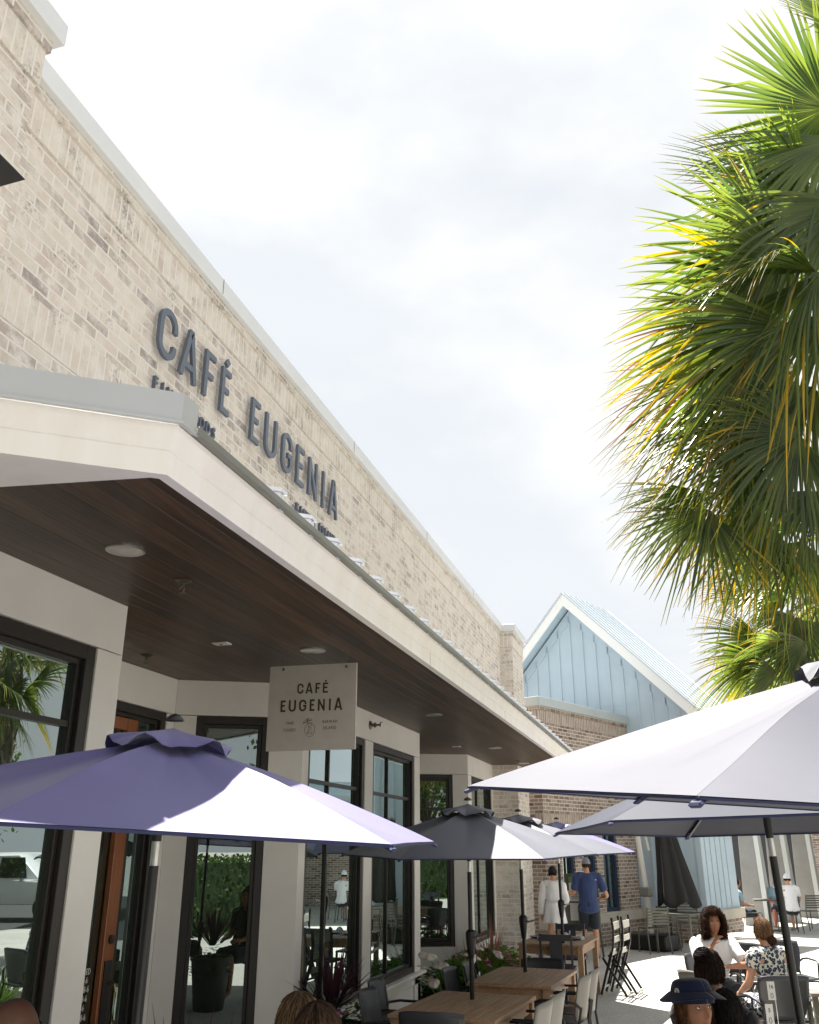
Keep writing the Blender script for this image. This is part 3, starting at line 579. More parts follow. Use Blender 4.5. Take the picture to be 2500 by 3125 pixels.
mb = MB(); mb.tube([(0.06, 0, 0), (0.10, 0, 0.0), (0.13, 0, 0.0)], 0.011, 8); mb.tube([(0.125, 0, -0.025), (0.125, 0, 0.03)], 0.006, 6); mb.tube([(0.125, 0, 0.028), (0.15, 0, 0.028)], 0.005, 6); mb.build('arm', M_bronze, t, smooth=True)
# opening hours on the entrance glass
M_white = mat('white_vinyl', (0.75, 0.75, 0.72), rough=0.5)
hrs = thing('opening_hours', 'white opening hours lettering on the dark glass beside the orange door', 'window lettering', (-4.43, 6.30, 0.0))
for i, (tx) in enumerate(('CLOSED', '12-6', '8-6', '8-6', '8-6', '8-6')):
    p = P([277, 268, 271, 265, 256, 261][i], [2964, 2991, 3018, 3047, 3076, 3104][i], x=-4.43-0.07)
    text_mesh(tx, 0.062, 0.0006, Matrix.Translation((-0.070, p.y-6.30, p.z-0.02)) @ MWALL, 'text_line', M_white, hrs, sx=0.78, align='RIGHT', spacing=1.1)
# dark corner of the lantern hood that juts in from the left
hood = thing('lamp_hood', 'dark metal hood corner jutting in at the left edge before the brick wall', 'wall lamp', (0, 0, 0))
q0 = P(78, 548, x=-2.45); q1 = P(-20, 385, x=-2.62)
hb = MB(); a_ = q0; hx = 0.42
hb.add([(a_.x, a_.y, a_.z), (XP+0.002, a_.y+0.02, a_.z), (XP+0.002, a_.y-0.62, a_.z), (a_.x, a_.y-0.62, a_.z), (XP+0.002+0.03, a_.y-0.10, a_.z+0.30), (XP+0.002, a_.y-0.10, a_.z+0.30), (XP+0.002, a_.y-0.5, a_.z+0.30), (XP+0.032, a_.y-0.5, a_.z+0.30)],
       [(0, 1, 2, 3), (4, 5, 1, 0), (4, 0, 3, 7), (7, 3, 2, 6), (4, 7, 6, 5), (1, 5, 6, 2)])
hb.build('hood', M_black, hood)

# ================================================================== BROWN BRICK BUILDING AND BLUE GABLED HALL (turned 23.6 degrees)
RB = radians(-23.6)                       # local +y runs along the long brick wall
C0 = Vector((-2.65, 19.0, 0))
br2 = thing('brick_building', 'brown brick side building with soldier courses, stone sill band and tall navy windows', 'building', C0, RB)
LW = 4.02                                 # length of the long wall
ZT2 = 4.80
def lw_y(u, v):
    p = P(u, v, plane=((C0.x, C0.y), (sin(-RB), cos(RB)))); return (Vector((p.x, p.y))-Vector((C0.x, C0.y))).length, p.z
def wall_with_holes(x, y0, y1, z0, z1, holes, th):
    mb = MB(); ys = sorted({y0, y1}|{h[0] for h in holes}|{h[1] for h in holes})
    for a, b in zip(ys[:-1], ys[1:]):
        hz = [h for h in holes if h[0] <= a+1e-6 and h[1] >= b-1e-6]
        if not hz: mb.box(x-th, x, a, b, z0, z1)
        else:
            h = hz[0]
            if h[2] > z0: mb.box(x-th, x, a, b, z0, h[2])
            if h[3] < z1: mb.box(x-th, x, a, b, h[3], z1)
    return mb
holes = []
for ul, ur, vt, vb, wu in ((1718, 1757, 2590, 2800, 1), (1782, 1823, 2575, 2795, 1), (1843, 1888, 2600, 2788, 1)):
    a, _ = lw_y(ul, 2640); b, _ = lw_y(ur, 2640); holes.append((a, b, 0.66, 2.30))
wall_with_holes(0, 0, LW, 0.66, 2.38, holes, 0.2).build('brick_wall', M_brick2, br2)
mb = MB(); mb.box(-0.2, 0, 0, LW, 2.61, 4.45); mb.build('brick_wall', M_brick2, br2)
mb = MB(); mb.box(-0.2, 0.012, -0.012, LW, 2.382, 2.608); mb.build('soldier_course', M_soldier2, br2)
mb = MB(); mb.box(-0.2, 0.012, -0.012, LW, 4.452, 4.70); mb.build('soldier_course', M_soldier2, br2)
mb = MB(); mb.box(-0.2, 0.035, -0.035, LW, 4.702, 4.80); mb.build('corbel_course', M_brick2, br2)
mb = MB(); mb.box(-2.5, -0.2, 0.0, 0.2, 0, 4.45); mb.build('brick_wall', M_brick2, br2)
mb = MB(); mb.box(-2.5, -0.2, -0.012, 0.2, 4.452, 4.70); mb.build('soldier_course', M_soldier2, br2)
mb = MB(); mb.box(-2.5, -0.2, -0.035, 0.2, 4.702, 4.80); mb.build('corbel_course', M_brick2, br2)
mb = MB(); mb.box(-0.2, 0.02, -0.02, LW, 0, 0.455); mb.build('brick_plinth', M_brick2, br2)
M_stone = mat('cast_stone', (0.50, 0.46, 0.39), rough=0.8, var=0.1, vscale=3, bump=0.2, bscale=80)
mb = MB(); mb.box(-0.2, 0.055, -0.055, LW+0.02, 0.457, 0.655); mb.build('sill_band', M_stone, br2, bevel=0.006)
M_cap2 = mat('pale_grey_cap', (0.42, 0.46, 0.47), rough=0.45, metal=0.1, var=0.05, vscale=2)
mb = MB(); mb.box(-2.5, 0.09, -0.09, LW, 4.78, 4.965); mb.build('parapet_cap', M_cap2, br2, bevel=0.004)
mb = MB(); mb.box(-2.4, -0.21, 0.2, LW, 0, 4.6); mb.build('building_core', M_inside, br2)
M_navy = mat('navy_window_frame', (0.012, 0.032, 0.075), rough=0.4)
for a, b, z0, z1 in holes:
    fr = MB(); w = 0.075
    fr.box(-0.14, -0.05, a, a+w, z0, z1); fr.box(-0.14, -0.05, b-w, b, z0, z1); fr.box(-0.14, -0.052, a+w, b-w, z1-w, z1); fr.box(-0.14, -0.052, a+w, b-w, z0, z0+w)
    f = fr.build('window', M_navy, br2, bevel=0.003)
    mb = MB(); mb.box(-0.12, -0.11, a+w, b-w, z0+w, z1-w); mb.build('glass', M_glass, f)
    mb = MB(); mb.box(-0.108, -0.085, (a+b)/2-0.012, (a+b)/2+0.012, z0+w, z1-w); mb.box(-0.108, -0.083, a+w, b-w, 1.80, 1.825); mb.build('muntin', M_navy, f)
# two white shade lamps on the long wall
M_shade = mat('white_enamel', (0.72, 0.72, 0.70), rough=0.35)
lmp = None
for u, v, lb in ((1790, 2418, 'white cone shade lamp on the brown brick wall, nearer the cafe'), (1908, 2428, 'white cone shade lamp on the brown brick wall, nearer the blue hall')):
    yy, zz = lw_y(u-6, v); loc = br2.matrix_basis @ Vector((0, yy, zz))
    if lmp is None:
        lmp = thing('wall_lamp', lb, 'wall lamp', loc, RB, 'white cone lamps on the brick wall')
        mb = MB(); mb.lathe([(0.20, -0.045), (0.205, -0.05), (0.20, -0.04), (0.06, 0.045), (0.045, 0.06), (0.04, 0.10), (0.0, 0.105)], 28, Matrix.Translation((0.30, 0, 0))); mb.build('lamp_shade', M_shade, lmp, smooth=True, angle=50)
        mb = MB(); mb.tube([(0.30, 0, 0.10), (0.30, 0, 0.16), (0.24, 0, 0.21), (0.12, 0, 0.21), (0.02, 0, 0.15)], 0.012, 8); mb.lathe([(0, 0), (0.05, 0), (0.05, 0.02), (0, 0.02)], 16, Matrix.Translation((0.0, 0, 0.15)) @ Matrix.Rotation(radians(90), 4, 'Y')); mb.build('arm', M_shade, lmp, smooth=True)
    else:
        c = copy_tree(lmp); c.location = loc; c['label'] = lb
# blue hall: local x to the right along the gable face, y back along the ridge; origin where the brick wall meets it
G0 = C0+Vector((sin(-RB)*LW, cos(RB)*LW, 0))
hall = thing('gabled_hall', 'pale blue board and batten hall with steep white trimmed gable and metal roof', 'building', G0, RB)
M_blue = mat('pale_blue_board', (0.44, 0.54, 0.62), rough=0.6, var=0.05, vscale=1.5)
M_roof = mat('pale_standing_seam_roof', (0.58, 0.635, 0.68), rough=0.4, metal=0.2)
M_wt = mat('white_rake_board', (0.86, 0.87, 0.87), rough=0.5)
gx1 = 1.55; ax = -1.33; zA = 8.30; slope = 1.0
zr = zA-(gx1+0.18-ax)*slope
gl_x0 = ax-(gx1-ax)
mb = MB()
zw = zA-0.42
_c = hall.matrix_basis @ Vector((gx1, 0, 0)); _e = P(2243, 2640, plane=((_c.x, _c.y), (sin(-RB), cos(RB)))); LH = (Vector((_e.x, _e.y))-Vector((_c.x, _c.y))).length
mb.add([(gl_x0, 0.0, 0.66), (gx1, 0, 0.66), (gx1, 0, zw-(gx1-ax)*slope), (ax, 0, zw), (gl_x0, 0, zw-(gx1-ax)*slope), (gl_x0, LH, 0.66), (gx1, LH, 0.66), (gx1, LH, zw-(gx1-ax)*slope), (ax, LH, zw), (gl_x0, LH, zw-(gx1-ax)*slope)],
       [(0, 4, 3, 2, 1), (5, 6, 7, 8, 9), (1, 2, 7, 6), (0, 5, 9, 4), (2, 3, 8, 7), (3, 4, 9, 8), (0, 1, 6, 5)])
mb.build('wall', M_blue, hall)
mb = MB(); zmax = zw
x = gx1-0.06
bt = MB()
for i in range(22):
    x = gx1-0.09-i*0.355
    if x < gl_x0: break
    top = zw-abs(x-ax)*slope-0.12
    bt.box(x-0.022, x+0.022, -0.022, 0.001, 0.70, top)
bt.build('batten', M_blue, hall)
bt = MB()
for i in range(int((LH-0.3)/0.30)): bt.box(gx1-0.001, gx1+0.022, 0.25+i*0.30, 0.294+i*0.30, 0.70, zw-(gx1-ax)*slope-0.1)
bt.build('batten', M_blue, hall)
mb = MB(); mb.box(-1.9, gx1-0.06, -0.009, 0.001, 5.26, 5.285); mb.build('board_joint', M_blue, hall)
mb = MB(); mb.box(gx1-0.09, gx1+0.03, -0.028, 0.10, 0.70, zw-(gx1-ax)*slope); mb.build('corner_board', M_blue, hall)
# frieze under the rake
def rake(y0, y1, t0, t1, name, mt, ov=0.42, par=hall):
    mb = MB(); xo = gx1+ov; dz = (xo-ax)*slope; xo2 = ax-(xo-ax)
    poly = [(xo, zA-dz-t0), (ax, zA-t0), (xo2, zA-dz-t0), (xo2, zA-dz-t1), (ax, zA-t1), (xo, zA-dz-t1)]
    vs = [(p[0], y0, p[1]) for p in poly]+[(p[0], y1, p[1]) for p in poly]
    fs = [(0, 1, 4, 5), (1, 2, 3, 4), (6, 11, 10, 7), (7, 10, 9, 8), (0, 6, 7, 1), (1, 7, 8, 2), (5, 4, 10, 11), (4, 3, 9, 10), (0, 5, 11, 6), (2, 8, 9, 3)]
    mb.add(vs, fs); return mb.build(name, mt, par)
rake(-0.36, -0.31, 0.06, 0.36, 'rake_board', M_wt); rake(-0.31, 0.02, 0.28, 0.34, 'eave_soffit', M_blue)
rake(-0.022, 0.0, 0.41, 0.72, 'frieze_board', M_blue, ov=0.0)
rake(-0.39, LH+0.3, 0.0, 0.055, 'roof', M_roof, ov=0.45)
ri = MB(); xo = gx1+0.45
for i in range(int((LH+0.5)/0.30)):
    y = -0.30+i*0.30
    for sg in (1, -1):
        ri.bar((ax+sg*0.02, y, zA+0.012), (ax+sg*(xo-ax), y, zA-(xo-ax)*slope+0.012), 0.022, 0.035)
ri.build('roof_rib', M_roof, hall)
mb = MB(); mb.box(gl_x0, gx1+0.03, -0.02, LH, 0, 0.455); mb.build('brick_plinth', M_brick2, hall)
mb = MB(); mb.box(gl_x0, gx1+0.10, -0.06, LH+0.05, 0.457, 0.66); mb.build('sill_band', M_stone, hall, bevel=0.006)
# ---------------- porch with tapered piers to the right of the hall
porch = thing('porch_building', 'porch building with tapered grey concrete piers and dark openings behind', 'building', (0, 0, 0))
M_conc = mat('grey_concrete', (0.27, 0.26, 0.245), rough=0.8, var=0.12, vscale=2.5, bump=0.2, bscale=50)
M_pale = mat('pale_pier_edge', (0.62, 0.62, 0.59), rough=0.7)  # paler strip down the right side of each pier
for u, D in ((2300, 26.2), (2383, 27.6), (2462, 29.2)):
    p = P(u, 2700, D=D); pr = MB()
    def pierbox(mb, w0, w1, d0, d1, h, M):
        vs = [Vector(q) for q in ((-w0, -d0, 0), (w0, -d0, 0), (w0, d0, 0), (-w0, d0, 0), (-w1, -d1, h), (w1, -d1, h), (w1, d1, h), (-w1, d1, h))]
        mb.add([M @ q for q in vs], [(0, 3, 2, 1), (4, 5, 6, 7), (0, 1, 5, 4), (1, 2, 6, 5), (2, 3, 7, 6), (3, 0, 4, 7)])
    M = TR((p.x, p.y, 0), RB+radians(4))
    pierbox(pr, 0.27, 0.17, 0.27, 0.17, 3.4, M); o = pr.build('pier', M_conc, porch, bevel=0.01)
    e = MB(); M2 = M @ Matrix.Translation((0.0, -0.01, 0)); vs = [(0.272, -0.27, 0), (0.40, -0.27, 0), (0.40, 0.1, 0), (0.272, 0.1, 0), (0.172, -0.17, 3.4), (0.29, -0.17, 3.4), (0.29, 0.08, 3.4), (0.172, 0.08, 3.4)]
    e.add([M2 @ Vector(q) for q in vs], [(0, 3, 2, 1), (4, 5, 6, 7), (0, 1, 5, 4), (1, 2, 6, 5), (2, 3, 7, 6), (3, 0, 4, 7)]); e.build('pier_edge', M_pale, o)
pa = P(2200, 2600, D=25.0); pc = P(2250, 2600, D=33)
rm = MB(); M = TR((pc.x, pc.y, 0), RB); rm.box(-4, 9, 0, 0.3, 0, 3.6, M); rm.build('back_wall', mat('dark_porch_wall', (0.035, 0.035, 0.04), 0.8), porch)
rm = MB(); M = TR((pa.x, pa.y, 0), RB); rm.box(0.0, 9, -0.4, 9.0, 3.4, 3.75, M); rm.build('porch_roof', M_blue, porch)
rm = MB(); p = P(2510, 2650, D=30.5); M = TR((p.x, p.y, 0), RB); rm.box(-0.35, 4, 0, 0.3, 0, 3.3, M); rm.build('brick_wall', M_brick2, porch)

# ================================================================== UMBRELLAS
def fabric(name, col, sheen=0.6, spec=0.8):
    return mat(name, col, rough=0.6, spec=spec, sheen=sheen, bump=0.12, bscale=700, var=0.06, vscale=3)
M_fab_violet = fabric('violet_blue_canvas', (0.098, 0.088, 0.275), 0.35)
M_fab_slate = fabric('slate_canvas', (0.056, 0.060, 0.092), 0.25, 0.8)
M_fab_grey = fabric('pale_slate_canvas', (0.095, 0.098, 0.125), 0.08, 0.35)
M_fab_shade = fabric('shade_darkened_canvas', (0.026, 0.030, 0.050), 0.0, 0.25)  # slate canvas darkened, palm shade is put into the colour
M_hem = mat('navy_hem', (0.014, 0.02, 0.075), rough=0.7)
def umbrella(label, X, D, zr, phi, tx, ty, R, h, fab, pole_tilt=(0.0, 0.0), crank=1.22, ztop=None, zbase=0.0, seed=1, rib_metal=None, wave=1.0, vent_r=0.21, bowk=0.03, hemw=0.009):
    c = _C+D*_H+X*_R; base = Vector((c[0], c[1], 0))
    t = thing('patio_umbrella', label, 'umbrella', base, AZ, 'open patio umbrellas')
    rnd = random.Random(seed)
    def T(x, y, z): return Vector((x-tx*z, y-ty*z, zr+z+tx*x+ty*y))
    def rimr(a):                       # straight edge between rib tips with a slight inward scallop
        k = ((a-phi) % (pi/3))/(pi/3)-0.5
        return R*cos(pi/6)/cos(k*pi/3)*(1-0.018*cos(k*pi))
    can = MB(); ns = 10; nr = 12
    def surf(a, s, off=0.0):
        k = ((a-phi) % (pi/3))/(pi/3)-0.5
        r = rimr(a)*s; sag = 0.030*cos(k*pi)*sin(pi*min(1, s*1.02))
        bow = bowk*sin(pi*s)*h/0.42
        z = h*(1-s)+bow-sag*1.3
        nz_ = noise.noise(Vector((cos(a)*5, sin(a)*5, s*2.2+seed)))*0.012+noise.noise(Vector((cos(a)*14+seed, sin(a)*14, s*3)))*0.005
        z += (0.002*sin(a*23+seed)*s*(1-s)*4+nz_*s*(1.02-s)*3)*wave
        return T(r*cos(a), r*sin(a), z+off)
    s0 = 0.10
    for i in range(6):
        def fn(u, v, i=i): return surf(phi+(i+u*0.9999)*pi/3, s0+(1-s0)*v)
        can.grid(fn, ns, nr)
    co = can.build('canopy', fab, t, smooth=True, solid=0.003, angle=28, rim=False)
    hem = MB()
    for i in range(6):
        for q in range(ns):
            a0 = phi+(i+q/ns*0.9999)*pi/3; a1 = phi+(i+(q+1)/ns*0.9999)*pi/3
            p0 = surf(a0, 1.003); p1 = surf(a1, 1.003); dz = Vector((0, 0, -hemw))
            hem.add([p0, p1, p1+dz, p0+dz], [(0, 1, 2, 3)])
    hem.build('hem', M_hem, co, solid=0.003)
    for i in range(6):                 # corner pockets
        a = phi+i*pi/3; mb = MB(); p = surf(a+1e-4, 0.93, -0.012); q = surf(a+1e-4, 1.012, -0.014)
        mb.bar(p, q, 0.03, 0.012); mb.build('corner_pocket', M_hem, co, bevel=0.005)
    vent = MB(); Rv = R*vent_r
    def vf(u, v):
        a = phi+u*2*pi; s_ = v; k = ((a-phi) % (pi/3))/(pi/3)-0.5
        fl = (0.022*cos(a*6-phi*6)+0.010*cos(a*11+seed*2.1))*s_**2
        r = Rv*s_*(1+0.05*cos(a*5+seed)); base_z = h*(1-min(1, r/R))+bowk*sin(pi*min(1, r/R))*h/0.42
        return T(r*cos(a), r*sin(a), base_z+0.020+fl+0.012*(1-s_)+(0.012 if s_ < 0.9 else 0.004))
    vent.grid(vf, 48, 7); vo = vent.build('vent_cap', fab, t, smooth=True, solid=0.003, rim=False)
    top = T(0, 0, h+0.075)
    mb = MB(); mb.lathe([(0, 0.03), (0.014, 0.026), (0.034, 0.012), (0.04, 0.0), (0.0, -0.004)], 18, Matrix.Translation(top)); mb.build('finial', M_black, t, smooth=True)
    # pole
    px_, py_ = pole_tilt; zt_ = zr+h
    def PP(z): k = (z-zt_); return Vector((px_*k, py_*k, z))
    mb = MB(); mb.tube([PP(zbase), PP(zr-0.15)], 0.0195, 16); po = mb.build('pole', M_black, t, smooth=True)
    mb = MB(); mb.tube([PP(zr-0.15), PP(zr-0.06)], 0.0165, 16); mb.build('pole_joint', M_alu, po, smooth=True)
    mb = MB(); mb.tube([PP(zr-0.06), PP(zt_+0.02)], 0.0195, 16); mb.build('upper_pole', M_black, po, smooth=True)
    mb = MB(); mb.lathe([(0.02, -0.045), (0.045, -0.04), (0.05, -0.015), (0.045, 0.01), (0.02, 0.012)], 12, Matrix.Translation(PP(zr+h*0.28))); mb.build('runner', M_black, t)
    for i in range(6):
        a = phi+i*pi/3+1e-4; rb = MB(); pts = [surf(a, s_, -0.014) for s_ in (0.03, 0.3, 0.6, 0.97)]
        for p, q in zip(pts[:-1], pts[1:]): rb.bar(p, q, 0.012, 0.018)
        r_ = rb.build('rib', rib_metal or M_black, t)
        st = MB(); st.bar(PP(zr+h*0.28)+Vector((0.04*cos(a), 0.04*sin(a), -0.02)), surf(a, 0.5, -0.02), 0.010, 0.014); st.build('strut', M_alu, r_)
    if crank:
        ck = MB(); M = Matrix.Translation(PP(crank))
        ck.lathe([(0.020, -0.17), (0.026, -0.16), (0.036, -0.08), (0.045, -0.01), (0.046, 0.035), (0.036, 0.055), (0.021, 0.062)], 18, M); cr_ = ck.build('crank_housing', M_black, t, smooth=True)
        mb = MB(); mb.tube([M @ Vector((0.03, -0.035, 0.0)), M @ Vector((0.06, -0.055, 0.0))], 0.011, 8); mb.tube([M @ Vector((0.055, -0.05, -0.002)), M @ Vector((0.13, -0.06, 0.02))], 0.008, 8); mb.build('crank_handle', M_alu, cr_, smooth=True)
    return t
umbrella('violet-blue umbrella in the left foreground, half shaded, its pole before the orange door', -1.003, 3.75, 2.035, 2.48, -0.062, 0.022, 1.20, 0.335, M_fab_violet, pole_tilt=(0.012, 0), crank=0.95, seed=3)
umbrella('slate umbrella through the nearest slatted wooden table, left half shaded, right half sunlit', 0.537, 8.55, 1.90, 1.003, 0.003, 0.03, 1.15, 0.385, M_fab_slate, seed=5)
U2 = P(1590, 2640, D=10.35); 
umbrella('umbrella through the second wooden table, mostly hidden behind the nearest slate one', (Vector(_R).dot(U2)), 10.35, 1.885, 0.93, 0.02, 0.01, 1.17, 0.37, M_fab_slate, seed=8)
U3 = P(1706, 2640, D=13.35)
umbrella('farthest lavender umbrella, over the table laid with blue plates', (Vector(_R).dot(U3)), 13.35, 1.90, 1.10, 0.0, 0.02, 1.10, 0.36, M_fab_violet, seed=11)
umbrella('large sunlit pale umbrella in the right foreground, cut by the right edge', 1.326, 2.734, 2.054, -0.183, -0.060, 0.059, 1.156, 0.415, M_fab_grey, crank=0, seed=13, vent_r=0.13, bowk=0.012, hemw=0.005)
umbrella('shaded slate umbrella under the large pale one, its dark pole at the right', 1.90, 5.0, 2.06, -0.453, 0.01, -0.03, 1.16, 0.38, M_fab_shade, crank=0.98, seed=17, pole_tilt=(-0.035, 0))

# ================================================================== TABLES AND CHAIRS
TW = 0.74
def wooden_table(x, y, rz, L, W, label):
    t = thing('dining_table', label, 'table', (x, y, 0), rz, 'slatted wooden dining tables')
    tp = MB(); hw, hl = W/2, L/2; fw = 0.085; z0, z1 = TW-0.028, TW
    tp.box(-hw, -hw+fw, -hl, hl, z0, z1); tp.box(hw-fw, hw, -hl, hl, z0, z1)
    for a, b in ((-hl, -hl+fw), (hl-fw, hl), (-fw/2, fw/2)): tp.box(-hw+fw+0.0015, hw-fw-0.0015, a, b, z0, z1-0.001)
    n = 8; w = (W-2*fw)/n
    for s_, e_ in ((-hl+fw, -fw/2), (fw/2, hl-fw)):
        for i in range(n): tp.box(-hw+fw+i*w+0.006, -hw+fw+(i+1)*w-0.006, s_+0.002, e_-0.002, z0, z1-0.0015)
    tp.build('tabletop', M_teak, t, bevel=0.002)
    ap = MB(); i_ = 0.045; a0, a1 = TW-0.13, TW-0.029
    for q in ((-hw+i_, hw-i_, -hl+i_, -hl+i_+0.022), (-hw+i_, hw-i_, hl-i_-0.022, hl-i_), (-hw+i_, -hw+i_+0.022, -hl+i_+0.023, hl-i_-0.023), (hw-i_-0.022, hw-i_, -hl+i_+0.023, hl-i_-0.023)):
        a = MB(); a.box(*q, a0, a1); a.build('apron', M_teak, t)
    for sx in (-1, 1):
        for sy in (-1, 1):
            l_ = MB(); cx, cy = sx*(hw-0.052), sy*(hl-0.052); l_.box(cx-0.036, cx+0.036, cy-0.036, cy+0.036, 0, TW-0.03); l_.build('leg', M_teak, t, bevel=0.003)
    return t
wooden_table(-1.85, 8.09, radians(-5.0), 1.30, 0.87, 'nearest slatted wooden table with a black umbrella pole through it')
wooden_table(-1.665, 9.97, radians(-4.6), 1.30, 0.82, 'middle slatted wooden table, between the nearest one and the table laid with plates')
wooden_table(-1.80, 13.85, radians(-4.0), 1.30, 0.90, 'farthest slatted wooden table, laid with blue plates, near the standing couple')
M_shell_d = mat('charcoal_plastic', (0.035, 0.036, 0.042), rough=0.4, spec=0.5, bump=0.05, bscale=300)
M_shell_lit = mat('bounce_lit_plastic', (0.20, 0.19, 0.17), rough=0.45, spec=0.5, bump=0.05, bscale=300)  # charcoal shell again, glare and bounce off sunlit ground put into its colour
def shell_chair(label, m_shell, group='moulded plastic armchairs'):
    t = thing('armchair', label, 'chair', (0, 0, 0), 0, group)
    sh = MB()
    def back(u, v):                       # curved, tapering shell
        z = 0.48+v*0.35; w = 0.185+0.058*v+0.022*sin(pi*v); a = (u-0.5)*2
        return Vector((a*w, -0.235-0.05*v-0.02*v*v+0.055*a*a, z+0.018*(1-a**4)*(1 if v > 0.99 else v)))
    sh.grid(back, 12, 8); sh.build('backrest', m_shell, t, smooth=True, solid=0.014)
    se = MB(); se.grid(lambda u, v: Vector(((u-0.5)*0.46*(0.93+0.07*v), -0.21+v*0.44, 0.445+0.012*(2*u-1)**2-0.02*max(0, v-0.8)*5*0.2)), 8, 8); se.build('seat', M_shell_d, t, smooth=True, solid=0.016)
    for s_ in (-1, 1):
        l_ = MB(); l_.tube([(s_*0.25, 0.24, 0), (s_*0.235, 0.20, 0.43)], 0.012, 8); l_.build('leg', M_black, t, smooth=True)
        l_ = MB(); l_.tube([(s_*0.23, -0.27, 0), (s_*0.215, -0.22, 0.44), (s_*0.212, -0.25, 0.60)], 0.012, 8); l_.build('leg', M_black, t, smooth=True)
        a = MB(); a.tube([(s_*0.215, -0.25, 0.585), (s_*0.26, -0.20, 0.635), (s_*0.27, -0.10, 0.65), (s_*0.27, 0.12, 0.645), (s_*0.265, 0.18, 0.62), (s_*0.24, 0.20, 0.44)], 0.0115, 8); a.build('armrest', M_black, t, smooth=True)
    mb = MB(); mb.tube([(-0.235, 0.20, 0.425), (0.235, 0.20, 0.425)], 0.01, 6); mb.build('seat_rail', M_black, t)
    return t
proto = {}
def place(kind, maker, label, loc, rz):
    if kind not in proto: t = maker(label); proto[kind] = t
    else: t = copy_tree(proto[kind]); t['label'] = label
    t.location = loc; t.rotation_euler = (0, 0, rz); return t
def at_top(u, v, z, rz, back=0.29, D=None):
    p = P(u, v, z=z) if D is None else P(u, v, D=D)
    return Vector((p.x+sin(rz)*-back, p.y+cos(rz)*back, 0))
dark = lambda lb: shell_chair(lb, M_shell_d); lightened = lambda lb: shell_chair(lb, M_shell_lit)
for u, v, rz, lb in ((1312, 3086, 0.001, 'charcoal armchair at the near end of the nearest wooden table, back to the camera'),
                     (1110, 3017, -90, 'charcoal armchair left of the nearest wooden table, nearer the purple spiky plant'),
                     (1136, 2988, -88, 'charcoal armchair on the left of the nearest wooden table, behind its twin'),
                     (1361, 2951, -92, 'charcoal armchair in front of the pink caladiums, nearer the camera of the two'),
                     (1416, 2936, -86, 'charcoal armchair in front of the pink caladiums, just behind the first umbrella pole')):
    place('dark', dark, lb, at_top(u, v, 0.85, radians(rz)) if rz != 0.001 else at_top(u, v, 0, 0, D=7.22), radians(rz))
place('dark', dark, 'charcoal armchair at the far end of the middle wooden table, below the tall dark chair', at_top(1657, 2921, 0.765, radians(180), D=11.15)*1.0, radians(180)).location.z = -0.06
for u, v, rz, lb in ((1676, 3050, 84, 'taupe charcoal armchair on the right of the nearest wooden table, cut by the bottom edge'), (1716, 3024, 86, 'taupe charcoal armchair on the right, second from the bottom edge'),
                     (1796, 2972, 84, 'taupe charcoal armchair on the right of the middle wooden table, nearer the camera'), (1822, 2953, 88, 'taupe charcoal armchair on the right of the middle wooden table, beside the folded chairs')):
    place('lightened', lightened, lb, at_top(u, v, 0.85, radians(rz)), radians(rz))
M_dkwood = mat('dark_slate_painted_wood', (0.035, 0.038, 0.045), rough=0.45, spec=0.5)
def slat_chair(label, group='tall dark wooden chairs'):
    t = thing('slat_chair', label, 'chair', (0, 0, 0), 0, group)
    for s_ in (-1, 1):
        mb = MB(); mb.bar((s_*0.20, -0.20, 0), (s_*0.20, -0.20, 0.45), 0.032, 0.032); mb.bar((s_*0.20, -0.20, 0.44), (s_*0.205, -0.275, 0.88), 0.03, 0.032); mb.build('leg', M_dkwood, t)
        mb = MB(); mb.bar((s_*0.20, 0.21, 0), (s_*0.20, 0.21, 0.43), 0.032, 0.032); mb.build('leg', M_dkwood, t)
        mb = MB(); mb.box(s_*0.20-0.01, s_*0.20+0.01, -0.18, 0.19, 0.18, 0.205); mb.build('stretcher', M_dkwood, t)
    mb = MB(); mb.box(-0.22, 0.22, -0.21, 0.23, 0.43, 0.455); mb.build('seat', M_dkwood, t, bevel=0.004)
    mb = MB(); mb.bar((-0.19, -0.266, 0.835), (0.19, -0.266, 0.835), 0.022, 0.075); mb.build('top_rail', M_dkwood, t)
    mb = MB(); mb.bar((0, -0.212, 0.47), (0, -0.262, 0.80), 0.165, 0.018, up=(0, 1, 0.1)); mb.build('splat', M_dkwood, t)
    mb = MB(); mb.bar((-0.19, -0.207, 0.50), (0.19, -0.207, 0.50), 0.02, 0.04); mb.build('lower_rail', M_dkwood, t)
    return t
place('slat', slat_chair, 'tall dark chair with a wide centre splat, near end of the table laid with plates', at_top(1694, 2841, 0.88, radians(2), 0.27, D=13.0), radians(2))
place('slat', slat_chair, 'tall dark chair beyond the table laid with plates, facing the camera', at_top(1739, 2817, 0.88, radians(182), 0.27, D=14.75), radians(182))
M_sling_l = mat('white_sling_stripe', (0.55, 0.53, 0.48), rough=0.7)
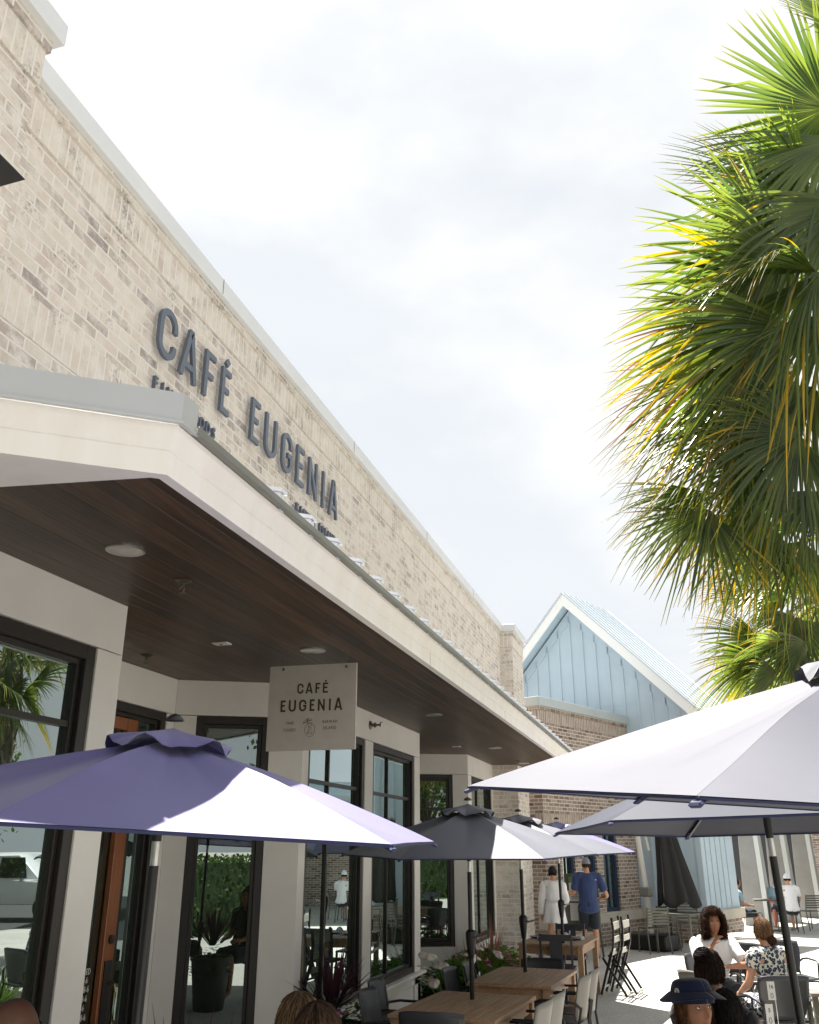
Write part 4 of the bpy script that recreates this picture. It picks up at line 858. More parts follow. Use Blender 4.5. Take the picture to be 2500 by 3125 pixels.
def folded_chair(label, group='folded sling chairs'):
    t = thing('folding_chair', label, 'chair', (0, 0, 0), 0, group)
    for k, yy in enumerate((-0.22, 0.22)):
        mb = MB(); pts = [(0.02, yy, 1.02), (0.035, yy, 0.86), (0.02, yy, 0.66), (-0.04, yy, 0.46), (-0.11, yy, 0.28), (-0.17, yy, 0.10)]
        for p, q in zip(pts[:-1], pts[1:]): mb.bar(p, q, 0.028, 0.026)
        mb.build('side_rail', M_black, t)
        mb = MB(); mb.bar((-0.15, yy*0.86, 0.50), (0.16, yy*0.86, 0.02), 0.024, 0.03); mb.build('leg', M_black, t)
        mb = MB(); mb.bar((-0.02, yy*0.72, 0.60), (-0.21, yy*0.72, 0.03), 0.022, 0.03); mb.build('leg', M_black, t)
    for a, b, nm in ((1.0, 0.82, 'sling'), (0.80, 0.66, 'sling'), (0.62, 0.50, 'sling')):
        def xx(z): return 0.03 if z > 0.8 else (0.02 if z > 0.66 else -0.03)
        mb = MB(); mb.bar((xx(a)+0.004, -0.20, (a+b)/2), (xx(a)+0.004, 0.20, (a+b)/2), 0.008, (a-b)*0.55); mb.build(nm, M_sling_l, t)
    for z, x in ((0.04, 0.155), (0.12, -0.17)):
        mb = MB(); mb.bar((x, -0.2, z), (x, 0.2, z), 0.02, 0.02); mb.build('foot_bar', M_sling_l, t)
    return t
pf = P(1890, 3050, z=0)
place('fold', folded_chair, 'folded black and white sling chair standing beside the taupe armchairs, nearer the camera', (pf.x-0.02, pf.y+0.28, 0), radians(-8))
place('fold', folded_chair, 'folded black and white sling chair standing just behind its twin in the sun', (pf.x+0.10, pf.y+0.60, 0), radians(-10))
pf = P(1568, 2985, z=0); place('fold', folded_chair, 'folded dark sling chair leaning in the shade by the flower bed', (-2.45, 11.3, 0), radians(188))
# things on the far table
M_plateb = mat('blue_glaze', (0.05, 0.09, 0.20), rough=0.25); M_napk = mat('white_linen', (0.75, 0.75, 0.73), rough=0.8); M_cup = mat('dark_blue_cup', (0.03, 0.05, 0.11), rough=0.3)
pl0 = None
for u, v, lb in ((1643, 2862, 'blue plate on the far wooden table, at its left end'), (1668, 2868, 'blue plate with crumpled napkin nearer the chair back on the far table'), (1745, 2868, 'blue plate under the napkin on the right of the far table')):
    p = P(u, v, z=TW)
    if pl0 is None:
        pl0 = thing('plate', lb, 'plate', (p.x, p.y, TW), 0, 'blue plates on the far table'); mb = MB(); mb.lathe([(0, 0.004), (0.08, 0.004), (0.135, 0.022), (0.13, 0.018), (0.08, 0.001), (0, 0.001)], 24); mb.build('dish', M_plateb, pl0, smooth=True)
    else: c = copy_tree(pl0); c.location = (p.x, p.y, TW); c['label'] = lb
def cloth_lump(loc, s_, seed, name, label, cat, m_, group=None):
    mb = MB(); rnd = random.Random(seed)
    def f(u, v):
        a = u*2*pi; e = v*pi/2; r = s_*cos(e)*(1+0.25*sin(3*a+seed)+0.15*sin(7*a)); return Vector((r*cos(a), r*sin(a), s_*1.1*sin(e)*(1+0.15*sin(5*a))))
    mb.grid(f, 24, 8); o = mb.build(name, m_, None, smooth=True); o.location = loc; tag(o, label, cat, group); return o
p = P(1724, 2866, z=TW); cloth_lump((p.x, p.y, TW+0.022), 0.055, 2, 'napkin', 'white folded napkin standing on the far table beside the umbrella pole', 'napkin', M_napk, 'napkins')
p = P(1775, 2868, z=TW); cloth_lump((p.x, p.y, TW+0.001), 0.045, 5, 'napkin', 'small white napkin at the right end of the far table', 'napkin', M_napk, 'napkins')
p = P(1722, 2846, z=TW+0.05); t = MB(); t.lathe([(0, 0.001), (0.06, 0.001), (0.085, 0.07), (0.08, 0.07), (0.055, 0.01), (0, 0.01)], 24); o = t.build('bowl', M_cup, None, smooth=True); o.location = (p.x, p.y+0.1, TW); tag(o, 'dark blue bowl behind the pole on the far wooden table', 'bowl')

# ================================================================== PALMS
def leaf_mat(name, trans=0.45, rough=0.35):
    m = bpy.data.materials.new(name); m.use_nodes = True; nt = m.node_tree; n = nt.nodes; l = nt.links; b = n['Principled BSDF']
    a = n.new('ShaderNodeAttribute'); a.attribute_name = 'col'; l.new(a.outputs['Color'], b.inputs['Base Color']); b.inputs['Roughness'].default_value = rough; b.inputs['Specular IOR Level'].default_value = 0.55
    t = n.new('ShaderNodeBsdfTranslucent'); hs = n.new('ShaderNodeHueSaturation'); hs.inputs['Saturation'].default_value = 1.15; hs.inputs['Value'].default_value = 1.9; hs.inputs['Hue'].default_value = 0.485
    l.new(a.outputs['Color'], hs.inputs['Color']); l.new(hs.outputs[0], t.inputs['Color'])
    ms = n.new('ShaderNodeMixShader'); ms.inputs[0].default_value = trans; l.new(b.outputs[0], ms.inputs[1]); l.new(t.outputs[0], ms.inputs[2]); l.new(ms.outputs[0], n['Material Output'].inputs['Surface'])
    return m
M_leaf = leaf_mat('palm_leaf')
M_leaf2 = leaf_mat('soft_leaf', 0.5, 0.55)
def leaf_object(name, vs, fs, cols, mt, parent):
    me = bpy.data.meshes.new(name); me.from_pydata(vs, [], fs); me.update()
    ca = me.color_attributes.new('col', 'FLOAT_COLOR', 'POINT'); ca.data.foreach_set('color', [c for q in cols for c in (*q, 1.0)])
    me.polygons.foreach_set('use_smooth', [False]*len(fs)); me.materials.append(mt)
    o = bpy.data.objects.new(name, me); COL.objects.link(o)
    if parent: o.parent = parent
    return o
VIEW = Vector(_F)
def frond(parent, center, hub, tip, spread=75, flat=0.6, droop=0.25, nseg=44, dead=0.1, seed=0, tone=1.0, name='frond', pet=True):
    rnd = random.Random(seed); ax = (tip-hub); R = ax.length; ax.normalize()
    nrm = (VIEW*flat*(1 if rnd.random() < 0.5 else -1)+Vector((rnd.uniform(-.3, .3), rnd.uniform(-.3, .3), 1-flat))).normalized()
    nrm = (nrm-ax*nrm.dot(ax)).normalized(); sd = ax.cross(nrm)
    vs = []; fs = []; cols = []
    g1 = Vector((0.045, 0.082, 0.022))*tone; g2 = Vector((0.13, 0.18, 0.040))*tone; ye = Vector((0.42, 0.30, 0.03)); bn = Vector((0.16, 0.085, 0.045))
    sp = radians(spread)
    for i in range(nseg):
        f = (i+0.5)/nseg*2-1; a = f*sp+rnd.uniform(-.012, .012)
        L = R*1.06*(0.72+0.28*cos(f*1.45))*rnd.uniform(0.93, 1.04)
        d = ax*cos(a)+sd*sin(a)
        side = (sd*cos(a)-ax*sin(a))
        wmax = 2*sp/nseg*R*0.33
        dr = droop*rnd.uniform(0.7, 1.5); cup = 0.20*abs(f)**1.5
        base_c = g1.lerp(g2, rnd.random())
        yk = rnd.random(); tipdead = yk < dead*0.8
        m = 8; st = len(vs); bend = rnd.uniform(-0.05, 0.05)
        snap = rnd.random() < 0.10
        for j in range(m+1):
            t = j/m
            if t < 0.33: w = wmax*(t/0.33)
            else: w = wmax*(1-(t-0.33)/0.67)**0.7*0.95
            w = max(w, 0.0012)
            p = hub+d*(L*t)+nrm*(cup*L*t*t+0.10*L*t*(1-t))+side*(bend*L*t*t)
            fall = dr*L*max(0, t-0.30)**2*1.15
            if snap and t > 0.62: fall += (t-0.62)*L*0.55
            p = p-Vector((0, 0, fall))
            wv = side*w; up = nrm*(w*0.42)
            vs += [p-wv, p+up, p+wv]
            c = base_c.copy()
            if tipdead and t > 0.45: c = c.lerp(ye if yk < dead*0.6 else bn, min(1, (t-0.45)*2.6))
            elif t > 0.8: c = c.lerp(ye*0.6, (t-0.8)*1.6)
            if t < 0.15: c = c.lerp(Vector((0.16, 0.20, 0.05)), 0.5)
            cols += [c, c*1.12, c]
        for j in range(m):
            q = st+j*3; fs += [(q, q+1, q+4, q+3), (q+1, q+2, q+5, q+4)]
    if pet:
        n_ = 7; c2 = Vector((0.13, 0.17, 0.045))*tone
        q = len(vs); pts = [center.lerp(hub, k/n_)+Vector((0, 0, 0.18*sin(pi*k/n_)))*((hub-center).length) for k in range(n_+1)]
        pts.append(hub+ax*R*0.30+nrm*(0.06*R)-Vector((0, 0, droop*0.02*R)))
        s2 = sd
        for k, p in enumerate(pts):
            w = 0.017-0.009*k/n_; vs += [p-s2*w, p+nrm*w*0.9, p+s2*w, p-nrm*w*0.9]; cols += [c2]*4
        for k in range(len(pts)-1):
            for e in range(4): a_, b_ = q+k*4+e, q+k*4+(e+1) % 4; fs.append((a_, b_, b_+4, a_+4))
    return leaf_object(name, vs, fs, cols, M_leaf, parent)
M_trunk = mat('palm_trunk', (0.17, 0.145, 0.115), rough=0.9, var=0.3, vscale=9, bump=0.8, bscale=30)
def palm_trunk(parent, base, top, r0, r1, boots=60, seed=1):
    rnd = random.Random(seed); mb = MB(); n = 14; pts = []
    for i in range(n+1):
        t = i/n; p = Vector(base).lerp(Vector(top), t); p.x += 0.05*sin(t*5); pts.append(p)
    mb.tube(pts, [r0+(r1-r0)*i/n for i in range(n+1)], 16); tr = mb.build('trunk', M_trunk, parent, smooth=True)
    bo = MB()
    for i in range(boots):             # crossed leaf bases on the upper trunk
        t = 0.35+0.62*i/boots; p = Vector(base).lerp(Vector(top), t); p.x += 0.05*sin(t*5); a = i*2.4; r = r0+(r1-r0)*t
        o = Vector((cos(a), sin(a), 0)); s_ = Vector((-sin(a), cos(a), 0)); q = p+o*r*0.9
        for sg in (-1, 1): bo.bar(q+s_*sg*0.09, q+o*0.05+Vector((0, 0, 0.26)), 0.045, 0.02)
    bo.build('leaf_base', M_trunk, tr); return tr
pc1 = P(2650, 880, D=6.6)
palm = thing('palm_tree', 'tall fan palm filling the right edge, yellow tipped fronds against the sky', 'palm tree', (pc1.x, pc1.y, 0), 0, 'fan palms at the right')
def loc(p): return p-Vector((pc1.x, pc1.y, 0))
palm_trunk(palm, (0.25, 0.1, 0), loc(pc1)+Vector((0, 0, -0.25)), 0.19, 0.15)
# (hub u, v, D, tip u, v, D, spread, flat, droop, dead, tone)
FR = [(2525, 330, 6.1, 2160, 210, 6.0, 100, 0.75, 0.10, 0.05, 1.0), (2600, 120, 6.3, 2330, -80, 6.1, 85, 0.6, 0.1, 0.05, 1.0), (2470, 560, 6.3, 2120, 560, 6.2, 60, 0.5, 0.2, 0.1, 1.2), (2400, 1480, 6.2, 2200, 1640, 6.1, 60, 0.6, 0.3, 0.3, 1.2), (2420, 1180, 6.5, 2180, 1300, 6.4, 60, 0.5, 0.3, 0.3, 1.25), (2560, 420, 6.0, 2300, 700, 5.8, 70, 0.6, 0.25, 0.08, 1.0),
      (2465, 615, 6.2, 2030, 450, 6.1, 60, 0.55, 0.12, 0.05, 1.1), (2465, 615, 6.0, 2330, 900, 5.9, 60, 0.6, 0.35, 0.1, 0.9), (2380, 770, 6.1, 1925, 730, 6.0, 62, 0.6, 0.16, 0.08, 1.15),
      (2380, 775, 5.9, 2030, 960, 5.7, 60, 0.5, 0.3, 0.25, 1.0), (2490, 830, 5.7, 2110, 800, 5.3, 30, 0.3, 0.5, 0.5, 0.95), (2500, 835, 5.7, 2300, 1180, 5.4, 55, 0.5, 0.5, 0.55, 0.9),
      (2390, 900, 6.2, 1885, 1130, 6.0, 50, 0.5, 0.22, 0.45, 1.15), (2360, 1000, 6.0, 1880, 1250, 5.8, 45, 0.55, 0.28, 0.5, 1.1), (2420, 1000, 5.8, 2060, 1420, 5.5, 55, 0.6, 0.3, 0.2, 0.75),
      (2320, 1130, 6.2, 1870, 1330, 6.1, 42, 0.5, 0.28, 0.35, 1.0), (2440, 1325, 5.7, 2210, 1560, 5.5, 70, 0.7, 0.35, 0.1, 0.6), (2440, 1325, 5.8, 2130, 1400, 5.6, 55, 0.6, 0.25, 0.1, 0.7),
      (2300, 1290, 6.2, 1920, 1480, 6.0, 42, 0.5, 0.3, 0.3, 0.95), (2165, 1555, 6.0, 2060, 1820, 5.9, 62, 0.85, 0.12, 0.15, 0.75), (2150, 1500, 6.2, 1890, 1640, 6.1, 42, 0.7, 0.3, 0.4, 1.1),
      (2330, 1420, 6.3, 2110, 1700, 6.2, 55, 0.6, 0.35, 0.25, 0.8), (2480, 1180, 5.9, 2330, 1480, 5.8, 60, 0.6, 0.4, 0.2, 0.65), (2500, 1500, 5.8, 2440, 1760, 5.8, 62, 0.7, 0.35, 0.15, 0.6),
      (2330, 1560, 6.4, 2180, 1850, 6.3, 50, 0.6, 0.3, 0.45, 1.05), (2540, 950, 5.5, 2460, 1300, 5.4, 60, 0.6, 0.5, 0.4, 0.7), (2420, 1100, 6.4, 2030, 1180, 6.3, 55, 0.5, 0.25, 0.4, 1.1),
      (2580, 620, 5.8, 2480, 1000, 5.6, 70, 0.6, 0.4, 0.15, 0.8), (2450, 1650, 6.3, 2350, 1900, 6.3, 55, 0.6, 0.3, 0.3, 0.95)]
for i, (a, b, c, d, e, f, sp_, fl_, dr_, de_, to_) in enumerate(FR):
    frond(palm, loc(pc1), loc(P(a, b, D=c)), loc(P(d, e, D=f)), sp_, fl_, dr_, 44, de_, 100+i, to_*1.0)
rnd = random.Random(5)
for i in range(26):                    # rest of the crown, beyond the frame edge
    a = radians(-70+i*11.5+rnd.uniform(-5, 5)); el = rnd.uniform(-0.5, 0.9)
    d = Vector((cos(a)*cos(el), sin(a)*cos(el), sin(el)));
    if d.x < 0.1 and d.z < 0.4: d.x = abs(d.x)+0.2
    h_ = loc(pc1)+d*rnd.uniform(0.7, 1.0); t_ = h_+(d+Vector((0, 0, -0.15))).normalized()*rnd.uniform(0.75, 0.95)
    frond(palm, loc(pc1), h_, t_, 75, 0.2, 0.35, 36, 0.2, 300+i, 0.9)
pc2 = P(2560, 1850, D=9.3)
palm2 = thing('palm_tree', 'shorter fan palm standing behind the tall one, just above the large pale umbrella', 'palm tree', (pc2.x, pc2.y, 0), 0, 'fan palms at the right')
def loc2(p): return p-Vector((pc2.x, pc2.y, 0))
palm_trunk(palm2, (0, 0, 0), loc2(pc2)+Vector((0, 0, -0.2)), 0.19, 0.16, seed=3)
FR2 = [(2300, 1830, 9.1, 2125, 1800, 9.1, 55, 0.5, 0.25, 0.4, 1.2), (2440, 1980, 8.9, 2290, 2080, 8.8, 60, 0.6, 0.3, 0.3, 1.0), (2330, 1740, 9.4, 2180, 1620, 9.4, 55, 0.5, 0.25, 0.4, 1.25), (2480, 1800, 9.2, 2350, 1760, 9.2, 60, 0.5, 0.3, 0.3, 1.2), (2500, 1900, 8.9, 2460, 2060, 8.8, 70, 0.7, 0.3, 0.2, 0.8), (2390, 1960, 8.6, 2200, 2020, 8.5, 55, 0.5, 0.3, 0.4, 1.1), (2330, 1960, 9.0, 2105, 1930, 9.0, 55, 0.5, 0.25, 0.35, 1.1), (2320, 2010, 8.8, 2110, 2120, 8.7, 50, 0.6, 0.3, 0.5, 1.0), (2425, 1880, 8.8, 2400, 2060, 8.7, 80, 0.8, 0.25, 0.1, 0.65),
       (2370, 1680, 9.0, 2150, 1700, 9.0, 60, 0.5, 0.3, 0.4, 1.15), (2380, 1760, 9.2, 2150, 1830, 9.1, 55, 0.5, 0.3, 0.4, 1.1), (2440, 1620, 9.2, 2290, 1530, 9.2, 60, 0.5, 0.2, 0.3, 1.2),
       (2370, 2050, 8.7, 2230, 2160, 8.6, 60, 0.6, 0.3, 0.3, 0.8), (2460, 1960, 8.7, 2380, 2120, 8.6, 70, 0.7, 0.3, 0.1, 0.7), (2400, 1830, 8.9, 2240, 1900, 8.8, 60, 0.6, 0.3, 0.2, 0.85), (2500, 1700, 9.0, 2420, 1860, 8.9, 60, 0.6, 0.4, 0.3, 0.8)]
for i, (a, b, c, d, e, f, sp_, fl_, dr_, de_, to_) in enumerate(FR2):
    frond(palm2, loc2(pc2), loc2(P(a, b, D=c)), loc2(P(d, e, D=f)), sp_, fl_, dr_, 40, de_, 500+i, to_*1.12)
for i in range(16):
    a = radians(-80+i*18+rnd.uniform(-6, 6)); el = rnd.uniform(-0.4, 0.9); d = Vector((abs(cos(a))*cos(el), sin(a)*cos(el), sin(el)))
    h_ = loc2(pc2)+d*0.8; frond(palm2, loc2(pc2), h_, h_+(d+Vector((0, 0, -0.2))).normalized()*0.85, 75, 0.2, 0.35, 32, 0.2, 600+i, 0.9)
# ================================================================== OTHER TREES AND PLANTS
M_bark = mat('bark', (0.11, 0.085, 0.06), rough=0.9, var=0.3, vscale=8, bump=0.6, bscale=25)
def leafy_tree(label, base, height, crown_r, n, col, seed, leaf=0.09, cz=0.62, group=None, cat='tree', trunk_r=0.14):
    rnd = random.Random(seed); t = thing('leafy_tree', label, cat, base, 0, group)
    mb = MB(); mb.tube([(0, 0, 0), (0.05, 0.03, height*0.25), (-0.04, 0.05, height*0.5), (0.02, 0, height*0.8)], [trunk_r, trunk_r*0.8, trunk_r*0.6, trunk_r*0.2], 10)
    clumps = []
    for i in range(26):
        a = rnd.uniform(0, 2*pi); el = rnd.uniform(-0.6, 1.2); rr = crown_r*rnd.uniform(0.35, 0.95)
        c = Vector((cos(a)*cos(el)*rr, sin(a)*cos(el)*rr, height*cz+sin(el)*rr*0.9*(height*(1-cz))/crown_r)); clumps.append((c, crown_r*rnd.uniform(0.22, 0.42)))
        mb.tube([(0, 0, height*rnd.uniform(0.3, 0.5)), c*0.5+Vector((0, 0, height*0.2)), c], [trunk_r*0.4, trunk_r*0.2, 0.01], 5)
    mb.build('trunk', M_bark, t, smooth=True)
    vs = []; fs = []; cols = []
    for i in range(n):
        c, r = clumps[rnd.randrange(len(clumps))]
        v = Vector((rnd.gauss(0, 1), rnd.gauss(0, 1), rnd.gauss(0, 1))).normalized()*r*rnd.uniform(0.6, 1.08)
        p = c+v; d1 = Vector((rnd.gauss(0, 1), rnd.gauss(0, 1), rnd.gauss(0, 0.6))).normalized(); d2 = d1.cross(Vector((rnd.gauss(0, 1), rnd.gauss(0, 1), rnd.gauss(0, 1)))).normalized()
        L = leaf*rnd.uniform(0.7, 1.3); q = len(vs); vs += [p, p+d1*L*0.5+d2*L*0.28, p+d1*L, p+d1*L*0.5-d2*L*0.28]; fs.append((q, q+1, q+2, q+3))
        k = rnd.uniform(0.6, 1.35); cc = Vector(col)*k; cols += [cc]*4
    leaf_object('crown', vs, fs, cols, M_leaf2, t); return t
p = P(2680, 2350, D=15.0); leafy_tree('light yellow-green feathery tree behind the shorter palm', (p.x, p.y, 0), 6.6, 1.9, 14000, (0.16, 0.21, 0.045), 9, 0.10, 0.70)
# the far side of the square, behind and beside the camera: mirrored in the shop glass
for i, (x, y, h_, r_, lb) in enumerate(((13.5, 15.0, 7.5, 2.9, 'broad green tree across the square, mirrored in the second bay'), (17.0, 8.5, 8.5, 3.4, 'tall green tree across the square, mirrored in the near window'),
        (14.5, 22.0, 8.0, 3.0, 'green tree at the far end of the square'), (9.0, -9.0, 8.0, 3.4, 'green tree behind the camera to the right'), (-1.5, -13.0, 9.0, 4.2, 'wide green tree directly behind the camera'), (20.0, 0.0, 9.0, 4.0, 'large green tree right of the camera beyond the road'))):
    leafy_tree(lb, (x, y, 0), h_, r_, 9000, (0.05, 0.085, 0.022), 40+i, 0.20, 0.60, trunk_r=0.22)
hd_ = []
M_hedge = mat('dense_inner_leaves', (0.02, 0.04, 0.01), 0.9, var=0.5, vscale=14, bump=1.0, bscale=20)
def hedge(label, x0, x1, y0, y1, h, seed, col=(0.055, 0.095, 0.02), n=9000):
    rnd = random.Random(seed); t = thing('hedge', label, 'hedge', ((x0+x1)/2, (y0+y1)/2, 0)); vs = []; fs = []; cols = []
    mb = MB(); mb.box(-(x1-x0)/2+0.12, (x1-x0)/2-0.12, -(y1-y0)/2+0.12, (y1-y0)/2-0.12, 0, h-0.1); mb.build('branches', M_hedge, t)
    for i in range(n):
        x = rnd.uniform(-1, 1)*(x1-x0)/2; y = rnd.uniform(-1, 1)*(y1-y0)/2; z = rnd.uniform(0.02, h)
        f = rnd.randrange(3)
        if f == 0: x = math.copysign((x1-x0)/2+rnd.uniform(-.12, .04), x)
        elif f == 1: y = math.copysign((y1-y0)/2+rnd.uniform(-.12, .04), y)
        else: z = h+rnd.uniform(-.12, .05)
        p = Vector((x, y, z)); d1 = Vector((rnd.gauss(0, 1), rnd.gauss(0, 1), rnd.gauss(0, 1))).normalized(); d2 = d1.cross(Vector((rnd.gauss(0, 1), rnd.gauss(0, 1), rnd.gauss(0, 1)))).normalized(); L = 0.12*rnd.uniform(.7, 1.3)
        q = len(vs); vs += [p, p+d1*L*0.5+d2*L*0.3, p+d1*L, p+d1*L*0.5-d2*L*0.3]; fs.append((q, q+1, q+2, q+3)); cols += [Vector(col)*rnd.uniform(.6, 1.5)]*4
    leaf_object('foliage', vs, fs, cols, M_leaf2, t)
hedge('clipped green hedge along the far side of the square', 9.4, 10.3, 12.0, 17.5, 1.0, 3)
hedge('tall green hedge bounding the lawn behind the camera', -11.0, 9.0, -7.6, -6.2, 1.7, 4, n=12000)
hs_ = thing('opposite_building', 'grey clapboard house across the square behind the camera', 'building', (0, 0, 0))
M_clap = wood_mat('grey_clapboard', (0.20, 0.185, 0.16), (0.26, 0.24, 0.21), board=0.18, axis=2, rough=0.7, joint=(0.08, 0.07, 0.06), grain=(1, 1, 12))
mb = MB(); mb.box(-16, 8, -27, -19, 0, 7.5); mb.build('wall', M_clap, hs_)
mb = MB(); mb.prism([(-16.5, 7.5), (8.5, 7.5), (8.5, 7.7), (-3.75, 11.5), (-16.5, 7.7)], 0, 9, Matrix.Translation((0, -18.6, 0)) @ Matrix.Rotation(radians(90), 4, 'X')); mb.build('roof', M_gutter, hs_)
for x in (-13, -9, -5, -1, 3):
    for z in (1.0, 4.4):
        mb = MB(); mb.box(x, x+1.3, -19.01, -18.95, z, z+1.9); w = mb.build('window', M_wt, hs_); mb = MB(); mb.box(x+0.1, x+1.2, -18.949, -18.93, z+0.1, z+1.8); mb.build('pane', M_glass, w)

# ================================================================== PEOPLE
def evaluated(ob, name):
    bpy.context.view_layer.update(); me = bpy.data.meshes.new_from_object(ob.evaluated_get(bpy.context.evaluated_depsgraph_get())); me.name = name; return me
def skin_obj(verts, edges, root=0, sub=2):
    """verts: (co, rx, ry). returns a temporary object with skin + subsurf"""
    me = bpy.data.meshes.new('tmp'); me.from_pydata([v[0] for v in verts], edges, []); me.update()
    ob = bpy.data.objects.new('tmp', me); COL.objects.link(ob); m = ob.modifiers.new('skin', 'SKIN'); m.use_smooth_shade = True
    sv = me.skin_vertices[0].data
    for i, v in enumerate(verts): sv[i].radius = (v[1], v[2]); sv[i].use_root = (i == root)
    s_ = ob.modifiers.new('sub', 'SUBSURF'); s_.levels = sub; s_.render_levels = sub
    return ob
def merge_build(name, meshes, voxel, mats, parent, smooth_iter=2, colour_fn=None):
    bm = bmesh.new()
    for me in meshes: bm.from_mesh(me)
    out = bpy.data.meshes.new(name); bm.to_mesh(out); bm.free()
    ob = bpy.data.objects.new('tmp2', out); COL.objects.link(ob)
    if voxel:
        r = ob.modifiers.new('r', 'REMESH'); r.mode = 'VOXEL'; r.voxel_size = voxel; r.use_smooth_shade = True
        if smooth_iter: k = ob.modifiers.new('s', 'SMOOTH'); k.iterations = smooth_iter; k.factor = 0.5
    me = evaluated(ob, name); bpy.data.objects.remove(ob)
    o = bpy.data.objects.new(name, me); COL.objects.link(o); o.parent = parent
    me.polygons.foreach_set('use_smooth', [True]*len(me.polygons)); me.materials.clear()
    for m in mats: me.materials.append(m)
    if colour_fn:
        for p in me.polygons: p.material_index = colour_fn(p.center)
    return o
HA, HB, HC = 0.074, 0.094, 0.116
def head_mesh(M, face=True):
    mb = MB(); nu, nv = 56, 44
    def f(u, v):
        ph = u*2*pi; th = v*pi; x = sin(th)*sin(ph); y = sin(th)*cos(ph); z = cos(th)
        p = [HA*x, HB*y, HC*z]
        if z < 0: k = (-z)**1.4; p[0] *= 1-0.36*k; p[1] = p[1]*(1-0.25*k)+0.012*k
        if y > 0: p[1] *= 0.93
        if face and y > 0.2:
            ex = lambda a_, b_, sx, sz: math.exp(-((abs(x)-a_)/sx)**2-((z-b_)/sz)**2)
            nz = max(0, min(1, (0.12-z)/0.42)) if z > -0.32 else max(0, 1-(-0.32-z)/0.08)
            p[1] += 0.027*math.exp(-(x/0.13)**2)*nz
            p[1] -= 0.010*ex(0.42, 0.08, 0.20, 0.11); p[1] += 0.006*ex(0.40, 0.24, 0.3, 0.07)
            p[1] += 0.007*ex(0, -0.50, 0.26, 0.045)+0.007*ex(0, -0.60, 0.22, 0.05)-0.004*ex(0, -0.55, 0.25, 0.015)
            p[1] += 0.010*ex(0, -0.84, 0.25, 0.12); p[1] += 0.004*ex(0.55, -0.15, 0.2, 0.2)
        return M @ Vector(p)
    mb.grid(f, nu, nv)
    for s_ in (-1, 1):
        E_ = M @ Matrix.Translation((s_*(HA-0.001), -0.008, -0.006)) @ Matrix.Rotation(s_*radians(-18), 4, 'Z') @ Matrix.Diagonal((0.009, 0.020, 0.032, 1))
        mb.lathe([(0.001, -1), (0.5, -0.85), (0.9, -0.4), (1, 0.2), (0.8, 0.7), (0.4, 0.95), (0.001, 1)], 12, E_)
    me = bpy.data.meshes.new('h'); me.from_pydata(mb.v, [], mb.f); bm = bmesh.new(); bm.from_mesh(me); bmesh.ops.remove_doubles(bm, verts=bm.verts, dist=1e-5); bmesh.ops.holes_fill(bm, edges=bm.edges, sides=0); bmesh.ops.recalc_face_normals(bm, faces=bm.faces); bm.to_mesh(me); bm.free()
    return me
def skin_mat(name, c):
    return mat(name, c, rough=0.5, spec=0.4, var=0.07, vscale=14, bump=0.05, bscale=300, sss=0.15)
SK_fair = skin_mat('fair_skin', (0.52, 0.27, 0.17)); SK_tan = skin_mat('tanned_skin', (0.36, 0.17, 0.10)); SK_dark = skin_mat('brown_skin', (0.13, 0.06, 0.035)); SK_red = skin_mat('sunburnt_skin', (0.42, 0.13, 0.09))
M_lip = mat('lips', (0.30, 0.09, 0.075), 0.45); M_eyew = mat('eye_white', (0.6, 0.58, 0.55), 0.25); M_iris = mat('iris', (0.03, 0.02, 0.012), 0.15); M_shoe = mat('shoe_leather', (0.22, 0.20, 0.18), 0.6)
def hand_verts(V, E, wi, wrist, d, n, s=1.0, curl=0.5, side=1):
    """palm and five bent fingers grown from wrist vertex wi; d along the hand, n palm normal, side: thumb side"""
    d = Vector(d).normalized(); n = (Vector(n)-d*Vector(n).dot(d)).normalized(); b = d.cross(n)*side
    palm = wrist+d*0.045*s; V.append((palm, 0.034*s, 0.016*s)); pi_ = len(V)-1; E.append((wi, pi_))
    for k, (o, L) in enumerate(((-0.030, 0.058), (-0.010, 0.076), (0.011, 0.082), (0.031, 0.072))):
        p0 = palm+d*0.035*s+b*(-o)*s; V.append((p0, 0.0105*s, 0.0095*s)); E.append((pi_, len(V)-1))
        dd = d.copy(); p = p0
        for j in range(3):
            dd = (dd*cos(curl*(0.5+j*0.25))+n*sin(curl*(0.5+j*0.25))).normalized(); p = p+dd*L*s*(0.42, 0.32, 0.26)[j]
            V.append((p, (0.0095-0.001*j)*s, (0.009-0.001*j)*s)); E.append((len(V)-2, len(V)-1))
    p0 = wrist+d*0.022*s+b*0.026*s; V.append((p0, 0.013*s, 0.012*s)); E.append((wi, len(V)-1))
    for j, L in enumerate((0.034, 0.028)):
        p0 = p0+(d*0.75+b*(0.65-0.3*j)+n*0.35).normalized()*L*s; V.append((p0, (0.0115-0.002*j)*s, 0.0105*s)); E.append((len(V)-2, len(V)-1))
STAND = dict(pelvis=(0, 0, 0.96), waist=(0, 0.01, 1.10), chest=(0, 0, 1.30), neckb=(0, -0.01, 1.475), head=(0, 0.02, 1.665),
             shl=(-0.185, -0.01, 1.43), ell=(-0.24, -0.03, 1.14), wrl=(-0.25, 0.05, 0.90), shr=(0.185, -0.01, 1.43), elr=(0.24, -0.03, 1.14), wrr=(0.25, 0.05, 0.90),
             hil=(-0.09, 0, 0.92), knl=(-0.10, 0.02, 0.50), anl=(-0.10, -0.03, 0.09), tol=(-0.115, 0.13, 0.035), hir=(0.09, 0, 0.92), knr=(0.10, 0.02, 0.50), anr=(0.10, -0.03, 0.09), tor=(0.115, 0.13, 0.035))
